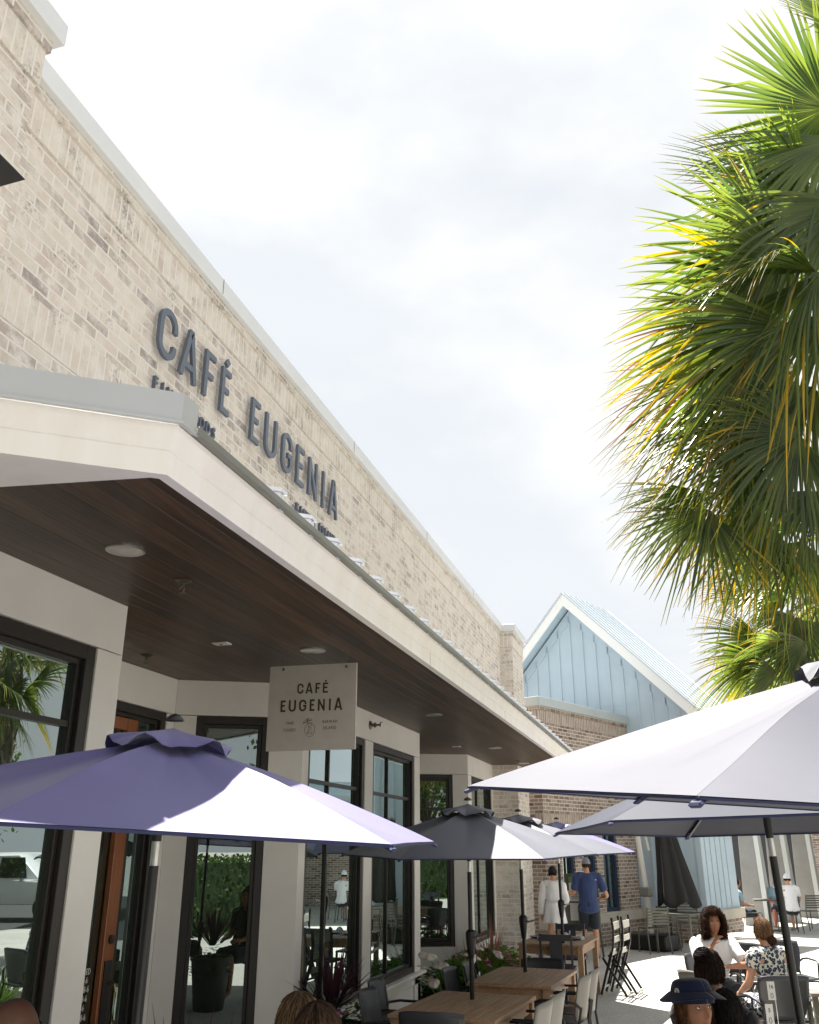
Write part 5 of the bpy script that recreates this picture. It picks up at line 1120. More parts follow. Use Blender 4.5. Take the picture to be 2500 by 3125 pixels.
SIT = dict(pelvis=(0, -0.08, 0.54), waist=(0, -0.08, 0.68), chest=(0, -0.04, 0.88), neckb=(0, -0.03, 1.05), head=(0, 0.01, 1.225),
           shl=(-0.18, -0.04, 1.005), ell=(-0.24, 0.03, 0.74), wrl=(-0.15, 0.24, 0.72), shr=(0.18, -0.04, 1.005), elr=(0.24, 0.03, 0.74), wrr=(0.15, 0.24, 0.72),
           hil=(-0.10, -0.04, 0.53), knl=(-0.11, 0.38, 0.53), anl=(-0.11, 0.38, 0.10), tol=(-0.11, 0.52, 0.04), hir=(0.10, -0.04, 0.53), knr=(0.11, 0.38, 0.53), anr=(0.11, 0.38, 0.10), tor=(0.11, 0.52, 0.04))
def person(label, loc, rz, pose, skin, s=1.0, fat=1.0, headrot=(0, 0, 0), voxel=0.009, face=True, hands=True, curl=0.5, group=None, handdirs=None):
    t = thing('person', label, 'person', loc, rz, group)
    J = {k: Vector(v)*s for k, v in pose.items()}; V = []; E = []; id_ = {}
    def ad(k, rx, ry=None): V.append((J[k], rx*s, (ry or rx)*s)); id_[k] = len(V)-1; return len(V)-1
    ad('pelvis', 0.135*fat, 0.105*fat); ad('waist', 0.120*fat, 0.095*fat); ad('chest', 0.145*fat, 0.105*fat); ad('neckb', 0.072, 0.066)
    J['neck'] = J['neckb'].lerp(J['head'], 0.42); ad('neck', 0.052, 0.054); J['skull'] = J['neckb'].lerp(J['head'], 0.8); ad('skull', 0.05, 0.055)
    E += [(0, 1), (1, 2), (2, 3), (3, 4), (4, 5)]
    for q in 'lr':
        a = ad('sh'+q, 0.062, 0.062); E.append((id_['chest'], a)); J['ua'+q] = J['sh'+q].lerp(J['el'+q], 0.45); b = ad('ua'+q, 0.048*fat); c = ad('el'+q, 0.040); J['fa'+q] = J['el'+q].lerp(J['wr'+q], 0.35); d = ad('fa'+q, 0.040); e = ad('wr'+q, 0.026, 0.022)
        E += [(a, b), (b, c), (c, d), (d, e)]
        if hands:
            dr = (J['wr'+q]-J['el'+q]).normalized(); nn = Vector((0.6 if q == 'l' else -0.6, 0, -0.8)); hd = (handdirs or {}).get(q)
            hand_verts(V, E, e, J['wr'+q], hd[0] if hd else dr, hd[1] if hd else nn, s, curl, 1 if q == 'l' else -1)
        a = ad('hi'+q, 0.088*fat); J['th'+q] = J['hi'+q].lerp(J['kn'+q], 0.5); b = ad('th'+q, 0.074*fat); c = ad('kn'+q, 0.055); J['ca'+q] = J['kn'+q].lerp(J['an'+q], 0.33); d = ad('ca'+q, 0.054); e = ad('an'+q, 0.036); f = ad('to'+q, 0.036, 0.026)
        E += [(id_['pelvis'], a), (a, b), (b, c), (c, d), (d, e), (e, f)]
    ob = skin_obj(V, E); me1 = evaluated(ob, 'b'); bpy.data.objects.remove(ob)
    tb_ = MB(); limb(tb_, [(J['pelvis'], 0.150*fat*s, 0.112*fat*s), (J['waist'], 0.128*fat*s, 0.098*fat*s), (J['chest'], 0.155*fat*s, 0.112*fat*s), (J['chest'].lerp(J['neckb'], 0.75), 0.12*s, 0.085*s)])
    for q in 'lr': limb(tb_, [(J['neckb'].lerp(J['sh'+q], 0.2)-Vector((0, 0, 0.04*s)), 0.05*s, 0.055*s), (J['sh'+q], 0.055*s, 0.055*s), (J['ua'+q], 0.047*fat*s, 0.047*fat*s)])
    me3 = bpy.data.meshes.new('k'); me3.from_pydata(tb_.v, [], tb_.f)
    Mh = Matrix.Translation(J['head']) @ Matrix.Rotation(headrot[2], 4, 'Z') @ Matrix.Rotation(headrot[0], 4, 'X') @ Matrix.Rotation(headrot[1], 4, 'Y') @ Matrix.Scale(s, 4)
    Mi = Mh.inverted()
    def cf(c):
        q = Mi @ c
        return 1 if (face and q.y > 0.05 and abs(q.z+0.063) < 0.0085 and abs(q.x) < 0.024-abs(q.z+0.063)*1.2) else 0
    merge_build('body', [me1, me3, head_mesh(Mh, face)], voxel, [skin, M_lip], t, 1, cf)
    if face:
        for sx in (-1, 1):
            M = Mh @ Matrix.Translation((sx*0.031, 0.0745, 0.0085))
            mb = MB(); mb.lathe([(0.0001, -0.0075), (0.006, -0.0055), (0.0105, -0.001), (0.011, 0.0), (0.0105, 0.001), (0.006, 0.0055), (0.0001, 0.0075)], 14, M @ Matrix.Rotation(radians(90), 4, 'X') @ Matrix.Diagonal((1.25, 0.62, 1, 1)))
            e = mb.build('eye', M_eyew, t, smooth=True)
            mb = MB(); mb.lathe([(0.0001, 0.0096), (0.003, 0.0088), (0.0047, 0.006)], 12, M @ Matrix.Rotation(radians(-90), 4, 'X')); mb.build('iris', M_iris, e, smooth=True)
            mb = MB(); pts = [Mh @ Vector((sx*(0.012+0.034*k/5), 0.0885-0.022*(k/5)**2, 0.0315+0.006*sin(pi*k/6))) for k in range(6)]; mb.tube(pts, [0.002*s, 0.0032*s, 0.0032*s, 0.003*s, 0.0022*s, 0.001*s], 6); mb.build('eyebrow', M_iris, t, smooth=True)
    return t, J, Mh, V, id_
def limb(mb, pts, n=20, steps=5):
    """closed tapering tube with rounded ends; pts: (co, rx, ry)"""
    P_ = [Vector(p[0]) for p in pts]; m = len(P_); C_ = []
    for i in range(m-1):
        p0, p1, p2, p3 = P_[max(i-1, 0)], P_[i], P_[i+1], P_[min(i+2, m-1)]
        for k in range(steps):
            t = k/steps; q = 0.5*((2*p1)+(p2-p0)*t+(2*p0-5*p1+4*p2-p3)*t*t+(3*p1-p0-3*p2+p3)*t**3); e = t*t*(3-2*t)
            C_.append((q, pts[i][1]*(1-e)+pts[i+1][1]*e, pts[i][2]*(1-e)+pts[i+1][2]*e))
    C_.append((P_[-1], pts[-1][1], pts[-1][2]))
    d0 = (C_[0][0]-C_[1][0]).normalized(); d1 = (C_[-1][0]-C_[-2][0]).normalized(); r0 = min(C_[0][1:]); r1 = min(C_[-1][1:])
    head = [(C_[0][0]+d0*r0*0.55*sin(a), C_[0][1]*cos(a), C_[0][2]*cos(a)) for a in (1.5, 1.0, 0.5)]
    tail = [(C_[-1][0]+d1*r1*0.55*sin(a), C_[-1][1]*cos(a), C_[-1][2]*cos(a)) for a in (0.5, 1.0, 1.5)]
    C_ = head+C_+tail; vs = []; fs = []; M_ = len(C_)
    for i, (c, rx, ry) in enumerate(C_):
        t = (C_[min(i+1, M_-1)][0]-C_[max(i-1, 0)][0]).normalized(); a = Vector((1, 0, 0))-t*t.x
        if a.length < 0.35: a = Vector((0, 1, 0))-t*t.y
        a.normalize(); b = t.cross(a)
        for k in range(n): w = 2*pi*k/n; vs.append(c+a*cos(w)*rx+b*sin(w)*ry)
    for i in range(M_-1):
        for k in range(n): fs.append((i*n+k, i*n+(k+1) % n, (i+1)*n+(k+1) % n, (i+1)*n+k))
    fs += [tuple(range(n))[::-1], tuple((M_-1)*n+k for k in range(n))]
    return mb.add(vs, fs)
def garment(t, parts, edges, matl, name, voxel=0.009, sub=2, wr=0.0, seed=0):
    # split the branching skeleton into chains, each a watertight limb; the remesh fuses them
    used = set(); nb = {}
    for a, b in edges: nb.setdefault(a, []).append(b)
    mb = MB(); inner = {b for a, b in edges}; starts = [i for i in range(len(parts)) if i not in inner]
    def walk(i, chain):
        ch = nb.get(i, [])
        if not ch:
            if len(chain) > 1: limb(mb, [parts[k] for k in chain])
            return
        walk(ch[0], chain+[ch[0]])
        for c in ch[1:]: walk(c, [i, c]) if parts[i][1] < 0.11 else walk(c, [c]) if nb.get(c) else None
    for i in starts: walk(i, [i])
    # bridge shoulders and hips into the trunk
    for a, b in edges:
        if parts[a][1] >= 0.11 and nb.get(b) and len(nb[a]) > 1 and b != nb[a][0]:
            p = parts[a]; q = parts[b]; limb(mb, [(p[0].lerp(q[0], 0.25), q[1]*1.15, q[2]*1.15), (q[0], q[1], q[2])])
    me = bpy.data.meshes.new('g'); me.from_pydata(mb.v, [], mb.f)
    bm = bmesh.new(); bm.from_mesh(me); bmesh.ops.recalc_face_normals(bm, faces=bm.faces); bm.to_mesh(me); bm.free()
    o = merge_build(name, [me], voxel, [matl], t, 2)
    if wr:
        for v in o.data.vertices:
            n_ = v.normal; c = v.co
            v.co = c+n_*wr*(noise.noise(Vector((c.x*9+seed, c.y*9, c.z*3.2)))+0.5*noise.noise(Vector((c.x*22, c.y*22+seed, c.z*8))))
    return o
def garment_old(t, parts, edges, matl, name, voxel=0.009, sub=2, wr=0.0, seed=0):
    """parts: (co, rx, ry) chain grown as one shell, with light wrinkling"""
    ob = skin_obj(parts, edges, sub=sub)
    me = evaluated(ob, 'g'); bpy.data.objects.remove(ob)
    o = merge_build(name, [me], voxel, [matl], t, 1)
    if wr:
        for v in o.data.vertices:
            n_ = v.normal; c = v.co
            v.co = c+n_*wr*(noise.noise(Vector((c.x*9+seed, c.y*9, c.z*3.2)))+0.5*noise.noise(Vector((c.x*22, c.y*22+seed, c.z*8))))
    return o
def tshirt(t, J, s, matl, fat=1.0, sleeve=0.62, hem='pelvis', hemdrop=0.0, name='shirt', long_=False, voxel=0.009, loose=0.014, seed=0):
    L = loose*s; V = []; E = []
    pel = J['pelvis']-Vector((0, 0, hemdrop*s))
    V += [(pel, 0.166*fat*s+L, 0.132*fat*s+L), (J['waist'], 0.134*fat*s+L, 0.104*fat*s+L), (J['chest'], 0.160*fat*s+L, 0.118*fat*s+L), (J['chest'].lerp(J['neckb'], 0.90), 0.118*s+L, 0.094*s+L)]
    E += [(0, 1), (1, 2), (2, 3)]
    for q in 'lr':
        y0 = len(V); V.append((J['neckb']+(J['sh'+q]-J['neckb'])*0.25-Vector((0, 0, 0.040*s)), 0.060*s+L, 0.066*s+L)); E.append((2, y0))
        a = len(V); V.append((J['sh'+q], 0.062*s+L, 0.064*s+L)); E.append((y0, a))
        if long_:
            V.append((J['ua'+q], 0.056*s+L, 0.056*s+L)); V.append((J['el'+q], 0.05*s+L, 0.05*s+L)); V.append((J['el'+q].lerp(J['wr'+q], 0.9), 0.046*s+L, 0.046*s+L)); E += [(a, a+1), (a+1, a+2), (a+2, a+3)]
        else:
            V.append((J['sh'+q].lerp(J['el'+q], sleeve*0.55), 0.058*s+L, 0.058*s+L)); V.append((J['sh'+q].lerp(J['el'+q], sleeve), 0.056*s+L, 0.056*s+L)); E += [(a, a+1), (a+1, a+2)]
    return garment(t, V, E, matl, name, voxel, wr=0.009*s, seed=seed)
def shorts(t, J, s, matl, end=0.9, fat=1.0, name='shorts', voxel=0.01, L=0.016):
    V = [(J['pelvis']+Vector((0, 0, 0.06*s)), 0.150*fat*s+L, 0.112*fat*s+L), (J['pelvis']-Vector((0, 0, 0.02*s)), 0.152*fat*s+L, 0.116*fat*s+L)]; E = [(0, 1)]
    for q in 'lr':
        a = len(V); V.append((J['hi'+q], 0.096*fat*s+L, 0.096*fat*s+L)); V.append((J['th'+q], 0.084*fat*s+L, 0.084*fat*s+L)); V.append((J['hi'+q].lerp(J['kn'+q], end), 0.078*fat*s+L, 0.078*fat*s+L)); E += [(1, a), (a, a+1), (a+1, a+2)]
    return garment(t, V, E, matl, name, voxel, wr=0.006*s)
def shoes(t, J, s, matl=None):
    for q in 'lr':
        V = [(J['an'+q]-Vector((0, 0.03, 0.035))*s, 0.042*s, 0.036*s), (J['an'+q].lerp(J['to'+q], 0.55)+Vector((0, 0, -0.012*s)), 0.046*s, 0.034*s), (J['to'+q]+Vector((0, 0.02, 0.0))*s, 0.042*s, 0.03*s)]
        garment(t, V, [(0, 1), (1, 2)], matl or M_shoe, 'shoe', 0.01)
M_hair = leaf_mat('hair', 0.0, 0.62); M_hair.node_tree.nodes['Principled BSDF'].inputs['Specular IOR Level'].default_value = 0.08
def hair(t, Mh, col, n=900, hang=0.0, curl=0.0, seed=0, thick=0.012, face_open=55, low=112, wild=0.004, hl=34, name='hair', hangfn=None, vol=1.0, w=0.0026, col2=None):
    rnd = random.Random(seed); vs = []; fs = []; cols = []
    a_, b_, c_ = (HA+thick)*vol, (HB+thick)*vol, (HC+thick*0.9)*vol
    c1 = Vector(col); c2v = Vector(col2) if col2 else c1*1.8
    cap = MB()
    def fcap(u, v):
        ph = (u*2-1)*pi; lim = hl if abs(math.degrees(ph)) < face_open else (low-8 if abs(math.degrees(ph)) > face_open+18 else hl+(low-8-hl)*(abs(math.degrees(ph))-face_open)/18)
        th = radians(lim)*v; k = 0.985
        return Mh @ Vector((a_*k*sin(th)*sin(ph), b_*k*sin(th)*cos(ph)-0.004, c_*k*cos(th)))
    cap.grid(fcap, 48, 14); vs += list(cap.v); fs += cap.f; cols += [c1*0.8]*len(cap.v)
    for i in range(n):
        ph = rnd.uniform(-pi, pi); dg = abs(math.degrees(ph))
        lim = hl+rnd.uniform(-3, 4) if dg < face_open else (low+rnd.uniform(-8, 5) if dg > face_open+15 else hl+(low-hl)*(dg-face_open)/15)
        t0 = rnd.uniform(0, 0.55)*lim; m = 9; k = rnd.uniform(0.975, 1.03); L = hang*rnd.uniform(0.75, 1.05) if dg >= face_open+6 else 0
        if hangfn: L *= hangfn(ph)
        q = len(vs); cc = c1.lerp(c2v, rnd.random()**1.6); f0 = rnd.uniform(0, 6.28); rc = curl*rnd.uniform(0.6, 1.3); pts = []
        for j in range(m+1):
            th = radians(t0+(lim-t0)*j/m); drift = rnd.uniform(-.01, .01)
            p = Vector((a_*k*sin(th)*sin(ph+drift), b_*k*sin(th)*cos(ph+drift)-0.004, c_*k*cos(th)))
            if curl: p += Vector((cos(f0+j*1.9), sin(f0+j*1.9), sin(f0*2+j*1.5)))*rc
            p += Vector((rnd.gauss(0, 1), rnd.gauss(0, 1), rnd.gauss(0, 1)))*wild*0.35
            pts.append(p)
        if L > 0:
            e = pts[-1]; mm = 6
            for j in range(1, mm+1):
                p = e+Vector((sin(ph)*0.01*j/mm, cos(ph)*0.004*j/mm-0.004*j, -L*j/mm))
                if curl: p += Vector((cos(f0+j*1.9), sin(f0+j*1.9), 0))*rc
                pts.append(p+Vector((rnd.gauss(0, 1), rnd.gauss(0, 1), 0))*wild*0.6)
        for j, p in enumerate(pts):
            out = Vector((p.x, p.y, p.z*0.3)); out = out.normalized() if out.length > 1e-4 else Vector((0, 1, 0)); tan = (pts[min(j+1, len(pts)-1)]-pts[max(j-1, 0)]).normalized(); sd = tan.cross(out); sd = sd.normalized() if sd.length > 1e-4 else Vector((1, 0, 0))
            ww = w*(1 if j < len(pts)-2 else 0.4); vs += [Mh @ (p-sd*ww), Mh @ (p+out*w*0.7), Mh @ (p+sd*ww)]; cols += [cc*0.9, cc*1.15, cc*0.9]
        for j in range(len(pts)-1):
            e = q+j*3; fs += [(e, e+1, e+4, e+3), (e+1, e+2, e+5, e+4)]
    return leaf_object(name, vs, fs, cols, M_hair, t)
def bun(t, Mh, pos, r, col, seed=0, name='hair_bun', n=220):
    rnd = random.Random(seed); vs = []; fs = []; cols = []
    mb = MB(); mb.lathe([(0.0001, -r*0.9), (r*0.6, -r*0.72), (r*0.9, -r*0.3), (r*0.93, r*0.2), (r*0.6, r*0.72), (0.0001, r*0.9)], 16, Matrix.Translation(pos)); vs += [Mh @ Vector(v) for v in mb.v]; fs += mb.f; cols += [Vector(col)*0.8]*len(mb.v)
    for i in range(n):
        ax = Vector((rnd.gauss(0, .6), rnd.gauss(0, .6), 1+rnd.gauss(0, .5))).normalized(); u = ax.cross(Vector((1, 0.2, 0))).normalized(); v = ax.cross(u); o = ax*rnd.uniform(-.7, .7)*r; rr = sqrt(max(0.0002, r*r-o.length_squared)) if o.length < r else 0.1*r
        st = rnd.uniform(0, 6.28); q = len(vs); cc = Vector(col)*rnd.uniform(0.7, 2.0); m = 8; arcl = rnd.uniform(0.8, 2.2)
        for j in range(m+1):
            a = st+arcl*j/m; p = Vector(pos)+o+(u*cos(a)+v*sin(a))*rr*rnd.uniform(1.0, 1.05); out = (p-Vector(pos)).normalized(); w = 0.0028
            vs += [Mh @ (p-ax*w), Mh @ (p+out*w), Mh @ (p+ax*w)]; cols += [cc]*3
        for j in range(m): e = q+j*3; fs += [(e, e+1, e+4, e+3), (e+1, e+2, e+5, e+4)]
    return leaf_object(name, vs, fs, cols, M_hair, t)
def cap_hat(t, Mh, matl, back=False, name='cap'):
    mb = MB(); a_, b_, c_ = HA+0.012, HB+0.012, HC+0.010
    mb.grid(lambda u, v: Mh @ Vector((a_*sin(v*radians(88))*sin(u*2*pi), b_*sin(v*radians(88))*cos(u*2*pi)-0.002, c_*cos(v*radians(88))*1.0+0.004)), 40, 12)
    o = mb.build(name, matl, t, smooth=True, solid=0.003)
    sg = -1 if back else 1
    mb = MB(); mb.grid(lambda u, v: Mh @ Vector((sin((u-0.5)*2.1)*(a_+0.0+0.012*v), sg*(cos((u-0.5)*2.1)*(b_*0.97)+0.065*v*cos((u-0.5)*2.3)), 0.012-0.016*v-0.012*abs(u-0.5)*2)), 16, 5); mb.build('cap_brim', matl, o, smooth=True, solid=0.004)
    return o
PX = lambda D: 2890.0/D
def hloc(u, v, D, headz, s=1.0, headxy=(0, 0), rz=0):
    """ground point so that a head whose centre is headz*s high sits at photo pixel (u, v)"""
    p = P(u, v, D=D); return Vector((p.x, p.y, p.z-headz*s))
def fab(name, c, **k): return mat(name, c, rough=0.85, spec=0.25, sheen=0.25, bump=0.3, bscale=260, var=k.get('var', 0.05), vscale=5)
M_navytee = fab('navy_jersey', (0.035, 0.055, 0.14)); M_dkshort = fab('charcoal_cotton', (0.022, 0.028, 0.036)); M_greycap = fab('grey_cap_cloth', (0.20, 0.20, 0.23)); M_blackcap = fab('black_cap_cloth', (0.012, 0.013, 0.02)); M_whitec = fab('white_cotton', (0.74, 0.74, 0.76)); M_ltblue = fab('faded_blue_cotton', (0.22, 0.32, 0.38))
# man walking away in navy tee
ps = dict(STAND); ps.update(shl=(-0.20, -0.01, 1.44), ell=(-0.27, 0.02, 1.13), wrl=(-0.50, 0.12, 1.20), shr=(0.20, -0.01, 1.44), elr=(0.36, -0.05, 1.10), wrr=(0.27, 0.17, 1.05), knl=(-0.10, 0.10, 0.50), anl=(-0.10, 0.12, 0.09), tol=(-0.12, 0.28, 0.04), knr=(0.10, 0.0, 0.50), anr=(0.10, -0.12, 0.11), tor=(0.12, 0.03, 0.035))
fm = P(1808, 2928, z=0)
t, J, Mh, V, I = person('standing man in navy tee, dark shorts and grey cap, back to camera, hand on companion', (fm.x, fm.y, 0), AZ*0.9, ps, SK_fair, 0.995, 1.08, (0, 0, 0), 0.012, face=False, curl=0.35, handdirs={'l': ((-0.85, 0.45, -0.1), (0.2, 0.2, -1)), 'r': ((-0.8, 0.5, 0), (0, 0, -1))})
tshirt(t, J, 0.995, M_navytee, 1.12, 0.68, hemdrop=0.10, voxel=0.012, loose=0.022, seed=2); shorts(t, J, 0.995, M_dkshort, 0.86, 1.05, voxel=0.012); shoes(t, J, 0.995)
hair(t, Mh, (0.035, 0.022, 0.014), 260, low=122, thick=0.003, face_open=70, seed=1); cap_hat(t, Mh, M_greycap, back=False)
# woman in white tunic and black cap
ps = dict(STAND); ps.update(ell=(-0.25, -0.02, 1.15), wrl=(-0.27, 0.05, 0.88), shr=(0.175, 0, 1.43), elr=(0.24, 0.05, 1.16), wrr=(0.15, 0.25, 1.05))
fw_ = P(1694, 2800, D=17.9)
t, J, Mh, V, I = person('woman in loose white tunic dress and black cap standing left of the navy tee man', (fw_.x, fw_.y, 0), AZ-0.25, ps, SK_fair, 0.915, 0.86, (0, 0, -0.5), 0.012, face=False)
tshirt(t, J, 0.915, M_whitec, 0.98, long_=True, name='tunic', voxel=0.012, loose=0.02, seed=5)
mb = MB(); mb.grid(lambda u, v: Vector((0.0+(0.155+0.06*v+0.012*sin(u*2*pi*7)*v)*cos(u*2*pi), (0.13+0.05*v+0.012*sin(u*2*pi*7)*v)*sin(u*2*pi), 1.02-0.36*v)), 64, 10); mb.build('skirt', M_whitec, t, smooth=True, solid=0.004)
shoes(t, J, 0.915); hair(t, Mh, (0.02, 0.013, 0.01), 300, low=120, thick=0.005, face_open=60, seed=3); cap_hat(t, Mh, M_blackcap)
# round tables of the women and behind them
M_rtop = mat('pale_laminate', (0.42, 0.39, 0.36), 0.4, var=0.06, vscale=3)
def round_table(label, u, v, r, first=[]):
    p = P(u, v, z=TW)
    if first: t = copy_tree(first[0]); t['label'] = label; t.location = (p.x, p.y, 0); return p
    t = thing('round_table', label, 'table', (p.x, p.y, 0), 0, 'round cafe tables'); first.append(t)
    mb = MB(); mb.lathe([(0, TW-0.03), (r-0.01, TW-0.03), (r, TW-0.02), (r, TW-0.006), (r-0.006, TW), (0, TW)], 48); mb.build('tabletop', M_rtop, t, smooth=True, angle=30)
    for k in range(4):
        a = k*pi/2+0.5; mb = MB(); mb.tube([(0.05*cos(a), 0.05*sin(a), TW-0.04), (0.09*cos(a), 0.09*sin(a), 0.35), (0.30*cos(a), 0.30*sin(a), 0.02)], 0.019, 8); mb.build('leg', M_black, t, smooth=True)
    return p
rt1 = round_table('round pale table between the curly-haired woman and the woman in the leopard print dress', 2262, 2928, 0.42)
round_table('sunlit round table straight behind the woman in the leopard print dress', 2318, 2877, 0.42); round_table('farthest sunlit round table, just in front of the concrete piers', 2300, 2853, 0.42)
# curly-haired woman
ps = dict(SIT); ps.update(chest=(0, 0.0, 0.86), neckb=(0, 0.04, 1.03), head=(0, 0.10, 1.19), shl=(-0.18, 0.0, 0.985), shr=(0.18, 0.0, 0.985), elr=(0.22, 0.22, 0.80), wrr=(0.08, 0.24, 0.99), ell=(-0.28, 0.24, 0.79), wrl=(-0.03, 0.34, 0.79))
cl = P(2160, 2818, D=10.75)
t, J, Mh, V, I = person('seated woman with big dark curly hair and white tee, facing the camera', (cl.x+0.03, cl.y+0.12, cl.z-1.19), radians(198), ps, SK_tan, 1.0, 1.12, (-0.05, 0, -0.08), 0.008, face=True, curl=0.8)
tshirt(t, J, 1.0, M_whitec, 1.16, 0.72, voxel=0.01, loose=0.016, seed=9); shorts(t, J, 1.0, M_dkshort, 0.95, 1.05, name='trousers', voxel=0.012); shoes(t, J, 1.0)
hair(t, Mh, (0.016, 0.008, 0.005), 2600, hang=0.05, curl=0.017, thick=0.045, wild=0.016, low=132, hl=42, face_open=48, seed=4, w=0.0032, col2=(0.07, 0.035, 0.02))
# woman in the leopard print dress
def leopard():
    m = mat('leopard_print', (0.55, 0.53, 0.44), 0.8, sheen=0.2); nt = m.node_tree; n = nt.nodes; l = nt.links; b = n['Principled BSDF']
    tc_ = n.new('ShaderNodeTexCoord'); v = n.new('ShaderNodeTexVoronoi'); v.inputs['Scale'].default_value = 30; v.inputs['Randomness'].default_value = 0.9
    nz = n.new('ShaderNodeTexNoise'); nz.inputs['Scale'].default_value = 30; va = n.new('ShaderNodeVectorMath'); va.operation = 'MULTIPLY_ADD'; va.inputs[1].default_value = (0.035,)*3
    l.new(tc_.outputs['Object'], nz.inputs['Vector']); l.new(nz.outputs['Color'], va.inputs[0]); l.new(tc_.outputs['Object'], va.inputs[2]); l.new(va.outputs[0], v.inputs['Vector'])
    r = n.new('ShaderNodeValToRGB'); e = r.color_ramp.elements; r.color_ramp.interpolation = 'CONSTANT'
    e[0].position = 0; e[0].color = (0.10, 0.14, 0.22, 1); e[1].position = 0.20; e[1].color = (0.012, 0.018, 0.06, 1); q = e.new(0.52); q.color = (0.62, 0.60, 0.50, 1)
    l.new(v.outputs['Distance'], r.inputs[0]); l.new(r.outputs[0], b.inputs['Base Color']); return m
M_leo = leopard()
lp = P(2330, 2842, D=9.55)
ps = dict(SIT); ps.update(shl=(-0.165, -0.04, 1.0), shr=(0.165, -0.04, 1.0), ell=(-0.25, -0.02, 0.76), wrl=(-0.20, 0.20, 0.66), elr=(0.22, 0.06, 0.76), wrr=(0.12, 0.28, 0.78), head=(0, 0.02, 1.205))
t, J, Mh, V, I = person('seated woman in blue leopard print dress, brown hair in a low bun', (lp.x, lp.y, lp.z-1.195), radians(16+16), ps, SK_fair, 0.99, 0.92, (0, 0, 0.25), 0.009, face=False)
tshirt(t, J, 0.99, M_leo, 0.98, 0.36, name='dress_top', voxel=0.009, loose=0.014, seed=12)
garment(t, [(Vector((0, -0.08, 0.60)), 0.15, 0.12), (Vector((0, -0.02, 0.53)), 0.19, 0.13), (Vector((0, 0.2, 0.52)), 0.20, 0.11), (Vector((0, 0.38, 0.50)), 0.19, 0.10), (Vector((0, 0.43, 0.34)), 0.18, 0.08)], [(0, 1), (1, 2), (2, 3), (3, 4)], M_leo, 'skirt', 0.01, wr=0.01)
shoes(t, J, 0.99); hair(t, Mh, (0.05, 0.025, 0.013), 900, low=122, thick=0.010, face_open=58, seed=6, col2=(0.22, 0.13, 0.07)); bun(t, Mh, (0, -0.105, -0.075), 0.042, (0.035, 0.018, 0.01), 2)
# foreground heads, right
p_ = P(2168, 2968, D=5.9)
ps = dict(SIT)
t, J, Mh, V, I = person('seated person with dark hair pinned up in a high bun, seen from behind, bare shoulders', (p_.x, p_.y, p_.z-1.225), radians(-18), ps, SK_dark, 1.0, 0.95, (0, 0, -0.35), 0.008, face=False)
M_blk = fab('black_cotton', (0.015, 0.015, 0.018)); tshirt(t, J, 1.0, M_blk, 0.97, 0.2, voxel=0.01, loose=0.008, seed=3); shorts(t, J, 1.0, M_dkshort, 0.9, name='skirt', voxel=0.012)
hair(t, Mh, (0.008, 0.005, 0.004), 1000, low=114, thick=0.008, face_open=60, seed=7, col2=(0.035, 0.02, 0.014)); bun(t, Mh, (0, -0.055, 0.085), 0.055, (0.008, 0.005, 0.004), 5)
p_ = P(2219, 3102, D=5.15)
t, J, Mh, V, I = person('seated person with short black hair at the bottom right, seen from behind', (p_.x, p_.y, p_.z-1.225), radians(8), ps, SK_tan, 1.0, 1.05, (0, 0, 0.1), 0.008, face=False)
tshirt(t, J, 1.0, M_dkshort, 1.05, 0.6, voxel=0.01, seed=8); shorts(t, J, 1.0, M_dkshort, 0.9, name='trousers', voxel=0.012)
hair(t, Mh, (0.006, 0.005, 0.005), 1200, low=116, thick=0.006, face_open=62, seed=8, col2=(0.03, 0.025, 0.025), wild=0.006)
# woman in the navy bucket hat
p_ = P(2116, 3082, D=5.0)
t, J, Mh, V, I = person('seated woman in navy bucket hat, face turned right, long brown hair, bottom right', (p_.x, p_.y, p_.z-1.225), radians(-138), ps, SK_tan, 1.0, 0.95, (0.20, 0.0, -0.05), 0.0045, face=True)
M_hat = fab('navy_hat_cloth', (0.012, 0.017, 0.05)); tshirt(t, J, 1.0, M_hat, 0.97, 0.6, voxel=0.01, seed=18); shorts(t, J, 1.0, M_dkshort, 0.9, name='trousers', voxel=0.012)
hair(t, Mh, (0.04, 0.018, 0.01), 1100, hang=0.17, low=108, thick=0.010, face_open=60, hl=44, seed=10, col2=(0.16, 0.08, 0.04))
mb = MB()
def hatf(u, v):
    a = u*2*pi
    if v < 0.55: k = v/0.55; r = sin(min(1, k*1.1)*pi/2)*0.098*(1+0.08*k); z = 0.142-0.005*k-0.055*k*k*k-0.01*(k > 0.9)
    else: k = (v-0.55)/0.45; r = 0.106+0.058*k; z = 0.086-0.036*k+0.008*sin(2*a+1)*k
    if v < 0.55 and k > 0.55: z -= (k-0.55)*0.09
    return Mh @ Matrix.Rotation(radians(-6), 4, 'X') @ Vector((r*0.92*sin(a), r*1.08*cos(a)-0.004, z))
mb.grid(hatf, 56, 22); ho = mb.build('bucket_hat', M_hat, t, smooth=True, solid=0.003)
mb = MB(); Mb = Mh @ Matrix.Translation((0.093, 0.02, 0.085)) @ Matrix.Rotation(radians(90), 4, 'Y') @ Matrix.Rotation(radians(0), 4, 'X')
ribbon(mb, [(0.015*cos(radians(a)), 0.015*sin(radians(a))) for a in range(0, 360, 20)], 0.003, 0.0, 0.002, lambda x_, y_, d_: Mb @ Vector((x_, y_, d_+0.006)), closed=True)
ribbon(mb, [(0.007, 0.005)]+[(0.008*cos(radians(a)), 0.009*sin(radians(a))) for a in range(60, 310, 30)]+[(0.008, 0.0), (0.002, 0.0)], 0.0028, 0.0, 0.002, lambda x_, y_, d_: Mb @ Vector((x_, y_, d_+0.006)))
mb.build('hat_badge', M_white, ho)
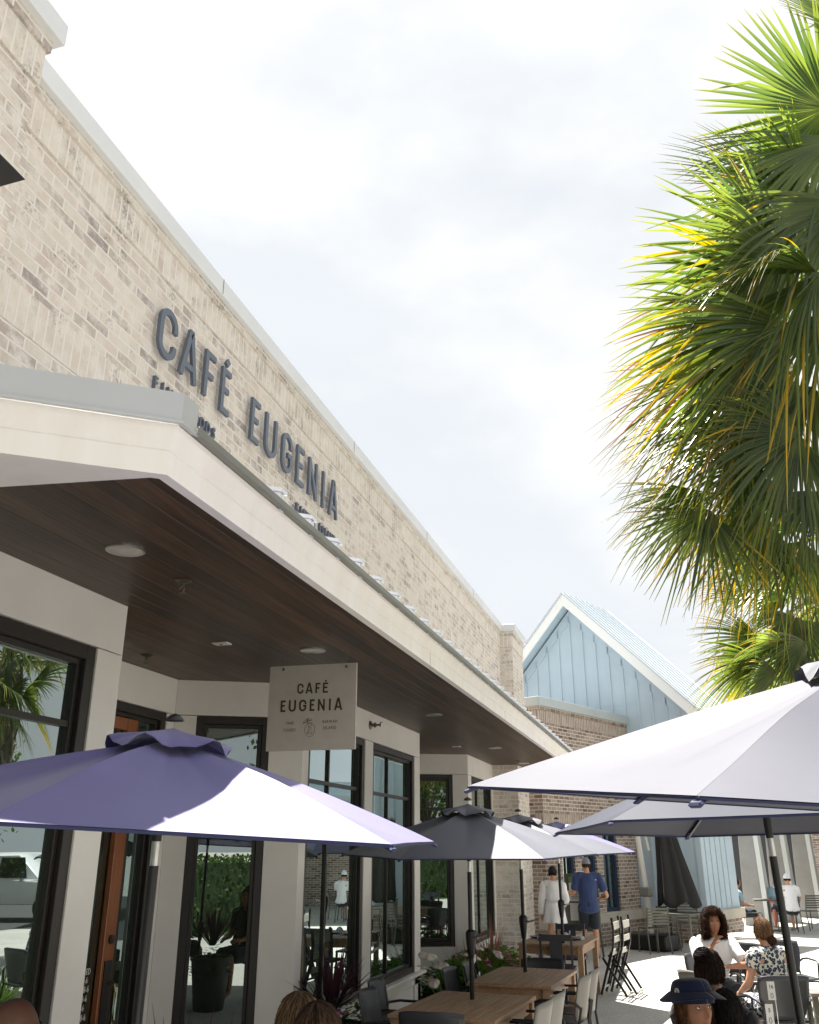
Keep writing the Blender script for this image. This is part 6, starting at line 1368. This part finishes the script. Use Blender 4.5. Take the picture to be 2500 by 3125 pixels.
# foreground heads, left
for u, v, D, rz, lb, hc, h2, sk, hg, sd in ((912, 3140, 3.85, 70, 'person with sleek light brown hair at the bottom edge, beside the purple flowers', (0.055, 0.034, 0.018), (0.26, 0.17, 0.095), SK_tan, 0.12, 21), (966, 3182, 3.5, -20, 'person with darker brown hair nearest the camera at the bottom edge', (0.02, 0.012, 0.008), (0.10, 0.06, 0.038), SK_tan, 0.15, 22)):
    p_ = P(u, v, D=D); t, J, Mh, V, I = person(lb, (p_.x, p_.y, p_.z-1.225), radians(rz), dict(SIT), sk, 1.0, 0.95, (0.1, 0, 0), 0.008, face=(sd == 21))
    tshirt(t, J, 1.0, M_blk, 0.97, 0.6, voxel=0.012, seed=sd); shorts(t, J, 1.0, M_dkshort, 0.9, name='trousers', voxel=0.014); hair(t, Mh, hc, 1500, hang=hg, low=110, thick=0.010, face_open=50, hl=46, seed=sd, col2=h2, wild=0.003, w=0.002)
p_ = P(25, 3165, D=3.4); t, J, Mh, V, I = person('bald sunburnt head just entering at the bottom left corner', (p_.x, p_.y, p_.z-1.225), radians(-60), dict(SIT), SK_dark, 1.0, 1.1, (0, 0, 0), 0.008, face=True)
tshirt(t, J, 1.0, M_blk, 1.12, 0.6, voxel=0.012, seed=31); shorts(t, J, 1.0, M_dkshort, 0.9, name='trousers', voxel=0.014)
# far diners under the porch
for u, v, D, rz, lb, sk, tee, cap_, hc, sd in ((2248, 2695, 24.3, -75, 'distant woman with dark hair and grey top seated left of the nearest pier', SK_tan, M_ltblue, None, (0.015, 0.009, 0.006), 41),
        (2369, 2690, 25.8, 170, 'distant man with a red face and faded blue shirt seated under the porch', SK_red, M_ltblue, M_ltblue, (0.02, 0.015, 0.01), 42), (2402, 2682, 23.8, 10, 'distant man in white cap and white shirt seated with his back to the camera', SK_fair, M_whitec, M_whitec, (0.02, 0.015, 0.01), 43)):
    p_ = P(u, v, D=D); t, J, Mh, V, I = person(lb, (p_.x, p_.y, p_.z-1.225), radians(rz), dict(SIT), sk, 1.0, 1.0, (0, 0, 0), 0.014, face=False, group='diners under the porch')
    tshirt(t, J, 1.0, tee, 1.08, 0.6, voxel=0.014, seed=sd); shorts(t, J, 1.0, M_dkshort, 0.9, voxel=0.016); shoes(t, J, 1.0); hair(t, Mh, hc, 250, low=112, thick=0.008, seed=sd, hang=0.0)
    if cap_: cap_hat(t, Mh, cap_)

# ================================================================== MORE SEATING ON THE RIGHT
place('lightened', lightened, 'taupe armchair with its back to the path, left of the women\'s round table', at_top(2104, 2925, 0.80, radians(-50), 0.29, D=9.5), radians(-50))
place('dark', dark, 'charcoal armchair the curly-haired woman sits on', Vector((cl.x+0.02, cl.y+0.10, 0)), radians(198))
place('dark', dark, 'charcoal armchair the woman in the leopard print dress sits on', Vector((lp.x+0.01, lp.y-0.10, 0)), radians(20))
for u, v, D, rz, lb in ((2262, 2848, 12.4, 170, 'charcoal armchair between the two sunlit round tables, left one'), (2372, 2868, 12.6, 200, 'charcoal armchair at the right end of the sunlit round tables')):
    place('dark', dark, lb, at_top(u, v, 0.765, radians(rz), 0.29, D=D), radians(rz))
place('slat', slat_chair, 'dark wooden chair at the bottom edge left of the woman in the bucket hat', at_top(2010, 3062, 0.88, radians(-18), 0.27, D=6.2), radians(-18))
place('slat', slat_chair, 'dark wooden chair in the bottom right corner behind the table number cards', at_top(2378, 3050, 0.88, radians(4), 0.27, D=6.3), radians(4))
place('slat', slat_chair, 'dark wooden chair cut by the right edge at the bottom', at_top(2476, 3062, 0.88, radians(-4), 0.27, D=6.2), radians(-4))
# table number cards on thin rods, standing on a foreground table
ft = thing('dining_table', 'dark table below the frame that carries the number cards', 'table', (0, 0, 0))
pt = P(2345, 3125, D=4.3); ft.location = (pt.x, pt.y, 0)
mb = MB(); mb.box(-0.5, 0.4, -0.35, 0.35, TW-0.03, TW); mb.build('tabletop', M_dkwood, ft, bevel=0.004)
for a_, b_ in ((-0.45, -0.3), (0.35, -0.3), (-0.45, 0.3), (0.35, 0.3)): mb = MB(); mb.box(a_-0.03, a_+0.03, b_-0.03, b_+0.03, 0, TW-0.031); mb.build('leg', M_dkwood, ft)
M_card = mat('card_stock', (0.66, 0.66, 0.64), 0.6)
for u0, v0, u1, v1, D, tx, lb in ((2342, 2995, 2359, 3052, 4.4, '16', 'upper white table number card, 16, beside the dark umbrella pole'), (2337, 3064, 2354, 3130, 4.15, '5', 'lower white table number card, 5, at the bottom edge')):
    a = P((u0+u1)/2, v0, D=D); b = P((u0+u1)/2, v1, D=D); w = (u1-u0)/PX(D)*1.0
    t = thing('table_number', lb, 'table number', (a.x, a.y, TW+0.0), AZ-0.1, 'table number cards'); zt_ = a.z-TW; zb_ = b.z-TW
    mb = MB(); mb.box(-w*0.62, w*0.62, -0.0015, 0.0015, zb_, zt_); cd = mb.build('card', M_card, t)
    text_mesh(tx, 0.021, 0.0003, Matrix.Translation((0, -0.0022, zb_+(zt_-zb_)*0.62)) @ MS, 'number', M_ink2, cd)
    mb = MB(); ribbon(mb, [(0.0052*cos(radians(q)), 0.010*sin(radians(q))) for q in range(0, 360, 20)], 0.0016, 0, 0.0006, lambda x_, y_, d_: (x_, -0.0022-d_, zb_+(zt_-zb_)*0.24+y_), closed=True); mb.build('emblem', M_ink2, cd)
    mb = MB(); mb.tube([(w*0.5, 0.004, 0.0), (w*0.5, 0.004, zt_-0.005)], 0.0022, 8); mb.build('rod', M_alu, t, smooth=True)
    mb = MB(); mb.lathe([(0, 0.001), (0.035, 0.001), (0.035, 0.006), (0, 0.008)], 20, Matrix.Translation((w*0.5, 0.004, 0))); mb.build('base', M_black, t, smooth=True)
# small black sunglasses / phone and glass on the women's table
def tumbler(u, v, lb):
    p = P(u, v, z=TW); t = thing('drinking_glass', lb, 'glass', (p.x, p.y, TW)); mb = MB(); mb.lathe([(0.0, 0.002), (0.028, 0.002), (0.034, 0.11), (0.031, 0.11), (0.026, 0.008), (0.0, 0.008)], 20); mb.build('tumbler', mat('drink_glass', (0.35, 0.38, 0.36), 0.05, spec=0.9), t, smooth=True)
    mb = MB(); mb.lathe([(0.0, 0.009), (0.0255, 0.009), (0.029, 0.075), (0.0, 0.075)], 16); mb.build('drink', mat('iced_tea', (0.35, 0.12, 0.02), 0.2), t, smooth=True)
tumbler(2192, 2922, 'glass of iced tea on the round table before the curly-haired woman')
p = P(2222, 2918, z=TW); mb = MB(); mb.box(-0.04, 0.04, -0.035, 0.035, 0.001, 0.05); o = mb.build('napkin_holder', M_black, None, bevel=0.008, seg=3); o.location = (p.x, p.y, TW); tag(o, 'small black napkin holder on the round table between the two women', 'napkin holder')
# ---------------- closed cantilever umbrella, slatted metal furniture and menu stand by the hall
M_olive = mat('olive_grey_metal', (0.085, 0.085, 0.07), 0.5)
cu = P(1985, 2850, D=20.2); cu.z = 0
t = thing('cantilever_umbrella', 'closed cantilever umbrella in a black cover, white pole, before the blue hall', 'umbrella', (cu.x, cu.y, 0), RB)
mb = MB(); mb.prism([(-0.55, -0.35), (0.5, -0.35), (0.58, 0), (0.5, 0.35), (-0.55, 0.35), (-0.62, 0)], 0, 0.30); mb.build('base', M_black, t, bevel=0.05, seg=3)
mb = MB(); mb.tube([(0.02, 0, 0.25), (-0.02, 0, 1.2), (-0.14, 0, 2.6)], 0.062, 14); mb.build('pole', M_plate, t, smooth=True)
mb = MB(); mb.box(-0.12, 0.10, -0.10, 0.10, 1.0, 1.18); mb.build('crank_box', M_gutter, t, bevel=0.02)
mb = MB(); mb.tube([(0.02, 0, 2.5), (0.14, 0, 1.9)], 0.03, 8); mb.build('arm', M_plate, t, smooth=True)
mb = MB()
def drape(u, v):
    a = u*2*pi; w = 0.16+0.26*v**1.3; r = w*(1+0.16*sin(a*7+2*v)+0.08*sin(a*3)); return Vector((0.46+0.24*v+r*cos(a), r*0.7*sin(a), 2.62-1.75*v+0.06*sin(a*5)*v))
mb.grid(drape, 60, 16); mb.build('cover', mat('black_cover', (0.014, 0.014, 0.015), 0.8, bump=0.4, bscale=30), t, smooth=True, solid=0.01)
def metal_chair(label, group='slatted metal chairs'):
    t = thing('slatted_chair', label, 'chair', (0, 0, 0), 0, group)
    for s_ in (-1, 1):
        mb = MB(); mb.tube([(s_*0.23, -0.30, 0), (s_*0.22, -0.22, 0.45), (s_*0.22, -0.30, 0.84)], 0.014, 6); mb.build('leg', M_olive, t, smooth=True)
        mb = MB(); mb.tube([(s_*0.23, 0.24, 0), (s_*0.22, 0.21, 0.44)], 0.014, 6); mb.build('leg', M_olive, t, smooth=True)
    mb = MB()
    for k in range(6): z = 0.52+k*0.055; mb.box(-0.21, 0.21, -0.235-0.2*(z-0.45)-0.008, -0.235-0.2*(z-0.45)+0.004, z, z+0.035)
    mb.build('backrest', M_olive, t)
    mb = MB()
    for k in range(7): y = -0.21+k*0.062; mb.box(-0.225, 0.225, y, y+0.045, 0.44, 0.455)
    mb.build('seat', M_olive, t); return t
for u, v, D, rz, lb in ((2005, 2762, 19.3, 25, 'olive slatted metal chair nearest the white pole of the closed umbrella'), (2034, 2766, 19.9, 25, 'olive slatted metal chair tucked behind its twin by the closed umbrella'), (2092, 2748, 21.0, 188, 'dark slatted metal chair against the brick plinth behind the curly-haired woman'),
                        (2408, 2732, 23.7, 8, 'slatted metal chair the distant man in the white cap sits on'), (2478, 2712, 24.5, 30, 'empty slatted metal chair at the right of the distant diners'), (2252, 2765, 24.2, -75, 'slatted metal chair the distant woman sits on')):
    o = place('metal', metal_chair, lb, at_top(u, v, 0.84, radians(rz), 0.29, D=D), radians(rz))
pm = P(2075, 2800, D=19.6); t = thing('metal_table', 'olive metal table between the slatted chairs before the blue hall', 'table', (pm.x, pm.y, 0), RB)
mb = MB(); mb.box(-0.4, 0.4, -0.4, 0.4, 0.70, 0.73); mb.build('tabletop', M_olive, t)
for a_ in (-0.36, 0.36):
    for b_ in (-0.36, 0.36): mb = MB(); mb.box(a_-0.018, a_+0.018, b_-0.018, b_+0.018, 0, 0.699); mb.build('leg', M_olive, t)
pm = P(2345, 2760, D=24.6); t = thing('diners_table', 'small dark table between the distant diners with a flower vase', 'table', (pm.x, pm.y, 0), 0)
mb = MB(); mb.box(-0.35, 0.35, -0.35, 0.35, 0.70, 0.73); mb.build('tabletop', M_olive, t)
mb = MB(); mb.box(-0.03, 0.03, -0.03, 0.03, 0.03, 0.699); mb.box(-0.25, 0.25, -0.25, 0.25, 0, 0.03); mb.build('pedestal', M_olive, t)
# menu stand
pm = P(1785, 2870, D=18.75); t = thing('menu_stand', 'grey framed menu stand with green headed white menu, half hidden by the standing man', 'menu stand', (pm.x, pm.y, 0), AZ-0.2)
mb = MB(); zt_ = P(1785, 2666, D=18.75).z; zb_ = P(1785, 2842, D=18.75).z
w_ = 0.33
mb.box(-w_, w_, -0.02, 0.02, zb_, zt_); fr = mb.build('frame', M_olive, t, bevel=0.01)
mb = MB(); mb.box(-w_+0.09, w_-0.09, -0.026, -0.0205, zt_-0.16, zt_-0.06); mb.build('header', mat('green_header', (0.16, 0.28, 0.05), 0.5), fr)
mb = MB(); mb.box(-w_+0.09, w_-0.09, -0.026, -0.0205, zt_-0.50, zt_-0.165); mb.build('menu_sheet', M_card, fr)
mb = MB(); mb.box(-w_+0.09, w_-0.09, -0.026, -0.0205, zt_-0.84, zt_-0.53); mb.build('menu_sheet', M_card, fr)
for k in range(9):
    mb = MB(); y_ = zt_-0.20-k*0.031-(0.06 if k > 8 else 0); mb.box(-w_+0.13, w_-0.13-0.05*(k % 3), -0.0275, -0.0262, y_, y_+0.008); mb.build('text_line', M_ink2, fr)
for s_ in (-1, 1): mb = MB(); mb.bar((s_*w_*0.9, 0, zb_+0.05), (s_*w_*1.02, 0.12, 0.0), 0.035, 0.03); mb.build('leg', M_olive, t)
# bench at the right edge
pm = P(2490, 2880, D=11.2); t = thing('bench', 'low grey wooden bench cut by the right edge in the sun', 'bench', (pm.x+0.35, pm.y, 0), radians(10))
mb = MB()
for k in range(4): mb.box(-0.55, 0.75, -0.2+k*0.1, -0.115+k*0.1, 0.42, 0.455)
mb.build('seat', mat('weathered_bench_wood', (0.20, 0.18, 0.16), 0.8, var=0.2, vscale=8), t)
for x in (-0.5, 0.7):
    for y_ in (-0.15, 0.14): mb = MB(); mb.box(x-0.03, x+0.03, y_-0.03, y_+0.03, 0, 0.419); mb.build('leg', M_olive, t)
# ================================================================== PLANTING
def blades(parent, name, n, L, spread_, col, seed, w=0.006, droop=0.5, base_r=0.1, col2=None, tipc=None, up=1.0, z0=0.0, m=6):
    rnd = random.Random(seed); vs = []; fs = []; cols = []
    for i in range(n):
        a = rnd.uniform(0, 2*pi); el = rnd.uniform(0.15, 1.0)*spread_; d = Vector((cos(a)*sin(el), sin(a)*sin(el), cos(el)*up)).normalized(); l_ = L*rnd.uniform(0.6, 1.08)
        p0 = Vector((cos(a)*base_r*rnd.random(), sin(a)*base_r*rnd.random(), z0)); sd = d.cross(Vector((0, 0, 1))); sd = sd.normalized() if sd.length > 1e-3 else Vector((1, 0, 0)); up_ = sd.cross(d)
        cc = Vector(col).lerp(Vector(col2 or col), rnd.random())*rnd.uniform(0.75, 1.3); q = len(vs)
        for j in range(m+1):
            t = j/m; p = p0+d*l_*t-Vector((0, 0, droop*l_*t*t*rnd.uniform(0.9, 1.1)*sin(el))); ww = w*(0.55+0.6*sin(pi*min(1, t*1.1)))*(1-t**3) if j < m else 0.0005
            c = cc.lerp(Vector(tipc), t*t) if tipc else cc; vs += [p-sd*ww, p+up_*ww*0.5, p+sd*ww]; cols += [c]*3
        for j in range(m): e = q+j*3; fs += [(e, e+1, e+4, e+3), (e+1, e+2, e+5, e+4)]
    return leaf_object(name, vs, fs, cols, M_leaf2, parent)
def leaves(parent, name, n, R, z0, z1, col, seed, L=0.06, col2=None, ratio=0.32):
    rnd = random.Random(seed); vs = []; fs = []; cols = []
    for i in range(n):
        a = rnd.uniform(0, 2*pi); r = R*sqrt(rnd.random()); z = rnd.uniform(z0, z1)*(1-0.35*(r/R)**2); p = Vector((cos(a)*r, sin(a)*r, z)); d = Vector((cos(a+rnd.uniform(-1, 1)), sin(a+rnd.uniform(-1, 1)), rnd.uniform(-0.3, 0.7))).normalized(); s_ = d.cross(Vector((0, 0, 1))).normalized()
        l_ = L*rnd.uniform(0.7, 1.3); k = ratio*l_; q = len(vs); n_ = s_.cross(d)
        vs += [p, p+d*l_*0.35+s_*k+n_*k*0.25, p+d*l_*0.75+s_*k*0.7+n_*k*0.1, p+d*l_-Vector((0, 0, 0.1*l_)), p+d*l_*0.75-s_*k*0.7+n_*k*0.1, p+d*l_*0.35-s_*k+n_*k*0.25, p+d*l_*0.4]
        fs += [(q, q+1, q+6), (q+1, q+2, q+6), (q+2, q+3, q+6), (q+3, q+4, q+6), (q+4, q+5, q+6), (q+5, q, q+6)]
        cc = Vector(col).lerp(Vector(col2 or col), rnd.random())*rnd.uniform(0.7, 1.3); cols += [cc]*7
    return leaf_object(name, vs, fs, cols, M_leaf2, parent)
def flower_heads(parent, name, spots, r, col, seed, petals=16):
    rnd = random.Random(seed); vs = []; fs = []; cols = []
    for c in spots:
        for k in range(petals):
            d = Vector((rnd.gauss(0, 1), rnd.gauss(0, 1), abs(rnd.gauss(0, 1))*0.8)).normalized(); s_ = d.cross(Vector((0, 0.3, 1))).normalized(); u_ = s_.cross(d); p = Vector(c)+d*r*0.5; q = len(vs); w = r*0.36
            vs += [p, p+s_*w+d*r*0.25, p+d*r*0.55, p-s_*w+d*r*0.25]; fs.append((q, q+1, q+2, q+3)); cols += [Vector(col)*rnd.uniform(0.7, 1.3)]*4
    return leaf_object(name, vs, fs, cols, M_leaf2, parent)
M_pot = mat('dark_planter', (0.02, 0.021, 0.022), 0.5); M_soil = mat('soil', (0.03, 0.02, 0.014), 0.95)
def planter(label, loc, r, h, cat='planter'):
    t = thing('planter', label, cat, loc); mb = MB(); mb.lathe([(0, 0), (r*0.72, 0), (r*0.75, 0.02), (r, h-0.03), (r+0.015, h-0.03), (r+0.015, h), (r-0.02, h), (r-0.03, h-0.06), (0, h-0.06)], 28); mb.build('pot', M_pot, t, smooth=True, angle=30)
    return t
# spiky purple cordylines
pp = P(455, 3140, D=3.95); t = planter('tall planter with purple spiky cordyline standing before the orange door', (pp.x+0.03, pp.y+0.25, 0), 0.26, 0.62)
blades(t, 'spiky_leaves', 46, 0.62, 0.95, (0.05, 0.018, 0.03), 3, w=0.014, droop=0.10, base_r=0.05, col2=(0.10, 0.03, 0.045), z0=0.75); leaves(t, 'foliage', 260, 0.26, 0.56, 0.78, (0.035, 0.07, 0.02), 4)
pp = P(1010, 3040, z=0.72); t = planter('planter with purple spiky cordyline and pink flowers below the second bay', (pp.x, pp.y, 0), 0.30, 0.50)
blades(t, 'spiky_leaves', 44, 0.60, 1.0, (0.045, 0.018, 0.028), 5, w=0.013, droop=0.10, base_r=0.05, col2=(0.09, 0.03, 0.04), z0=0.60); leaves(t, 'foliage', 700, 0.38, 0.42, 0.72, (0.04, 0.09, 0.02), 6, 0.055)
rnd = random.Random(77); flower_heads(t, 'flowers', [(rnd.uniform(-.3, .32), -0.30+rnd.uniform(-.1, .12), 0.46+rnd.uniform(-.06, .2)) for _ in range(12)], 0.042, (0.36, 0.09, 0.30), 7, 26)
pp = P(1128, 3128, z=0.50); t = thing('flower_pot', 'low pot of violet lantana at the foot of the charcoal armchairs', 'potted plant', (pp.x, pp.y, 0)); mb = MB(); mb.lathe([(0, 0), (0.16, 0), (0.22, 0.36), (0.2, 0.36), (0, 0.33)], 24); mb.build('pot', M_pot, t, smooth=True, angle=30)
leaves(t, 'foliage', 500, 0.30, 0.34, 0.56, (0.04, 0.08, 0.025), 8, 0.05); flower_heads(t, 'flowers', [(rnd.uniform(-.26, .26), rnd.uniform(-.26, .1), 0.5+rnd.uniform(-.04, .06)) for _ in range(10)], 0.03, (0.16, 0.10, 0.42), 9, 20)
# caladium leaves: white with pink veins
def caladium_mat():
    m = bpy.data.materials.new('caladium_leaf'); m.use_nodes = True; nt = m.node_tree; n = nt.nodes; l = nt.links; b = n['Principled BSDF']; b.inputs['Roughness'].default_value = 0.45
    a = n.new('ShaderNodeAttribute'); a.attribute_name = 'col'; l.new(a.outputs['Color'], b.inputs['Base Color']); return m
M_cal = caladium_mat()
def caladiums(parent, spots, seed):
    rnd = random.Random(seed)
    for i, (x, y, z, L) in enumerate(spots):
        L *= 1.35; vs = []; fs = []; cols = []; d = Vector((rnd.uniform(0.0, 0.7), -1, rnd.uniform(-0.5, 0.3))).normalized(); s_ = d.cross(Vector((0.2, 0, 1))).normalized(); n_ = s_.cross(d)
        nu, nv = 24, 8
        for j in range(nv+1):
            r = j/nv
            for k in range(nu):
                a = 2*pi*k/nu; px_ = cos(a); prof = (0.62+0.38*max(0, cos(a))**3+0.10*abs(sin(a)))*(1-0.55*math.exp(-((a-pi)/0.35)**2))
                p = Vector((x, y, z))+(d*cos(a)*1.05+s_*sin(a)*0.62)*L*prof*r+n_*(-0.12*L*r*r+0.02*L*cos(a*6)*r)
                vein = max(0, cos(a*6))**10*(1-r*0.55); edge = max(0, (r-0.86)/0.14)
                c = Vector((0.62, 0.62, 0.52)).lerp(Vector((0.50, 0.03, 0.10)), min(1, vein*0.9+max(0, 0.3-r)*1.5)).lerp(Vector((0.08, 0.17, 0.05)), edge*0.8)
                vs.append(p); cols.append(c)
        for j in range(nv):
            for k in range(nu): fs.append((j*nu+k, j*nu+(k+1) % nu, (j+1)*nu+(k+1) % nu, (j+1)*nu+k))
        leaf_object('caladium_leaf', vs, fs, cols, M_cal, parent)
        # stalk
    mb = MB()
    for x, y, z, L in spots: mb.tube([(x*0.6, y*0.6+0.1, 0.2), (x, y, z)], 0.004, 5)
    mb.build('stems', mat('stem_green%d' % seed, (0.10, 0.14, 0.05), 0.5), parent)
bedc = P(1420, 2990, D=11.6); bed = thing('flower_bed', 'bed of pink veined caladiums and greenery in the recess between the bays', 'flower bed', (-3.0, 12.9, 0))
mb = MB(); mb.box(-0.55, 0.30, -0.9, 4.2, 0, 0.10); mb.build('soil', M_soil, bed)
leaves(bed, 'foliage', 1300, 0.5, 0.05, 0.55, (0.05, 0.12, 0.02), 11, 0.10, col2=(0.10, 0.20, 0.03)); o = leaves(bed, 'foliage', 1400, 0.5, 0.05, 0.55, (0.03, 0.07, 0.015), 12, 0.09, col2=(0.10, 0.20, 0.03)); o.location = (0, 1.2, 0); o = leaves(bed, 'foliage', 1400, 0.5, 0.05, 0.5, (0.05, 0.11, 0.02), 13, 0.08, col2=(0.11, 0.21, 0.03)); o.location = (0.0, 2.5, 0)
def B(u, v, D): p = P(u, v, D=D); return (p.x+3.0, p.y-12.9, p.z)
caladiums(bed, [(*B(1308, 2908, 11.6), 0.20), (*B(1338, 2945, 11.5), 0.13), (*B(1357, 2942, 11.5), 0.11), (*B(1298, 2948, 11.4), 0.14), (*B(1325, 2990, 11.3), 0.12), (*B(1440, 2912, 12.4), 0.16), (*B(1455, 2885, 12.8), 0.14), (*B(1520, 2905, 13.4), 0.12), (*B(1290, 2985, 11.3), 0.12)], 3)
flower_heads(bed, 'pink_flowers', [B(1488, 2935, 12.4), B(1494, 2952, 12.3), B(1556, 2930, 13.2), B(1560, 2945, 13.2), B(1552, 2918, 13.4), B(1572, 2950, 13.2), B(1530, 2918, 13.2)], 0.042, (0.55, 0.16, 0.32), 9, 12)
# fountain grass with red plumes
t = thing('ornamental_grass', 'fountain grass with drooping red brown plumes in the bed before the far bay', 'ornamental grass', (-2.95, 14.6, 0.05))
blades(t, 'blades', 420, 0.95, 0.95, (0.07, 0.10, 0.03), 21, w=0.0035, droop=0.75, base_r=0.12, col2=(0.14, 0.13, 0.06), m=8); blades(t, 'plumes', 34, 1.22, 0.85, (0.24, 0.11, 0.09), 22, w=0.011, droop=0.75, base_r=0.1, col2=(0.32, 0.16, 0.13), m=9)
t2_ = copy_tree(t); t2_.location = (-3.0, 13.4, 0.05); t2_.rotation_euler = (0, 0, 2.0); t2_.scale = (0.85, 0.85, 0.85); t2_['label'] = 'shorter tuft of fountain grass just behind the caladiums'
for q in (t, t2_): q['group'] = 'fountain grass in the bed'
# planting bed at the right edge with brick edging
pe = P(2480, 2990, D=9.2); t = thing('planting_bed', 'small bed edged with brick at the right edge holding strappy green grass', 'flower bed', (pe.x+0.55, pe.y, 0), radians(12))
mb = MB(); mb.box(-0.6, 1.2, -1.2, 1.6, 0, 0.12); mb.build('brick_edging', M_brick2, t); mb = MB(); mb.box(-0.5, 1.1, -1.1, 1.5, 0.121, 0.14); mb.build('soil', M_soil, t)
for k, (x, y) in enumerate(((-0.2, -0.5), (-0.1, 0.5), (0.5, 0.0))): o = blades(t, 'grass_clump', 320, 0.58, 1.15, (0.05, 0.10, 0.02), 60+k, w=0.005, droop=0.45, base_r=0.12, col2=(0.10, 0.17, 0.04), z0=0.13); o.location = (x, y, 0)
# ---------------- seen in the shop glass: timber bench and white pickup across the square
t = thing('bench', 'slatted orange timber bench across the square, beyond the right edge', 'bench', (4.6, 20.0, 0), radians(120))
mb = MB()
for k in range(12): mb.box(-0.72+k*0.125, -0.65+k*0.125, -0.24, -0.21, 0.50, 0.86)
mb.box(-0.8, 0.8, -0.25, -0.20, 0.86, 0.93); mb.build('backrest', M_teak, t)
mb = MB()
for k in range(4): mb.box(-0.78, 0.78, -0.2+k*0.11, -0.11+k*0.11, 0.41, 0.44)
mb.build('seat', M_teak, t)
for x in (-0.75, 0.75):
    for y_ in (-0.21, 0.22): mb = MB(); mb.box(x-0.035, x+0.035, y_-0.035, y_+0.035, 0, 0.60 if y_ > 0 else 0.85); mb.build('leg', M_teak, t)
M_car = mat('white_car_paint', (0.72, 0.73, 0.74), 0.25, coat=0.8); M_tyre = mat('tyre_rubber', (0.012, 0.012, 0.012), 0.8)
t = thing('pickup_truck', 'white pickup truck parked across the square, mirrored in the near window', 'pickup truck', (12.4, 23.6, 0), radians(74))
def body_loft(mb, secs):
    vs = []; fs = []; m = len(secs[0][1])
    for y, prof in secs:
        for x, z in prof: vs.append((x, y, z))
    for i in range(len(secs)-1):
        for j in range(m): fs.append((i*m+j, i*m+(j+1) % m, (i+1)*m+(j+1) % m, (i+1)*m+j))
    fs += [tuple(range(m))[::-1], tuple((len(secs)-1)*m+j for j in range(m))]
    mb.add(vs, fs)
lowp = lambda w, h: [(-w, 0.45), (-w-0.02, 0.7), (-w, h-0.04), (-w+0.08, h), (w-0.08, h), (w, h-0.04), (w+0.02, 0.7), (w, 0.45)]
mb = MB(); body_loft(mb, [(-2.75, lowp(0.88, 1.08)), (-2.6, lowp(0.94, 1.12)), (0.0, lowp(0.96, 1.12)), (1.2, lowp(0.96, 1.12)), (2.4, lowp(0.93, 1.06)), (2.75, lowp(0.85, 0.95))]); mb.build('body', M_car, t, smooth=True, bevel=0.03, seg=2)
cabp = lambda w0, w1, h: [(-w0, 1.1), (-w1, h-0.05), (-w1+0.08, h), (w1-0.08, h), (w1, h-0.05), (w0, 1.1)]
mb = MB(); body_loft(mb, [(-0.75, cabp(0.92, 0.80, 1.18)), (-0.62, cabp(0.92, 0.78, 1.78)), (0.75, cabp(0.92, 0.78, 1.80)), (1.45, cabp(0.92, 0.82, 1.15))]); cb_ = mb.build('cabin', M_car, t, smooth=True)
for sx in (-1, 1):
    for y0, y1 in ((-0.5, 0.15), (0.25, 0.95)): mb = MB(); mb.add([(sx*0.925, y0, 1.16), (sx*0.925, y1+0.15, 1.16), (sx*0.80, y1-0.02, 1.70), (sx*0.80, y0+0.03, 1.70)], [(0, 1, 2, 3)]); mb.build('window', M_glass, cb_, solid=0.02)
    for y in (-1.75, 1.75):
        mb = MB(); mb.lathe([(0.0, -0.12), (0.22, -0.12), (0.36, -0.11), (0.39, -0.05), (0.39, 0.05), (0.36, 0.11), (0.22, 0.12), (0, 0.12)], 26, Matrix.Translation((sx*0.86, y, 0.39)) @ Matrix.Rotation(radians(90), 4, 'Y')); w = mb.build('wheel', M_tyre, t, smooth=True)
        mb = MB(); mb.lathe([(0, 0.0), (0.2, 0.0), (0.21, 0.02), (0.06, 0.03), (0, 0.03)], 18, Matrix.Translation((sx*0.975, y, 0.39)) @ Matrix.Rotation(radians(90*sx), 4, 'Y')); mb.build('rim', M_alu, w, smooth=True)
    mb = MB(); mb.box(sx*0.97-0.12, sx*0.97+0.12, 0.95, 1.02, 1.15, 1.32); mb.build('mirror', M_black, t, bevel=0.02)
# outdoor road strip the pickup stands on
mb = MB(); mb.add([(9.75, -60, 0.004), (30, -60, 0.004), (30, 70, 0.004), (9.8, 70, 0.004)], [(0, 1, 2, 3)]); mb.build('road', mat('asphalt', (0.06, 0.06, 0.062), 0.9, var=0.15, vscale=4, bump=0.4, bscale=150))['kind'] = 'structure'
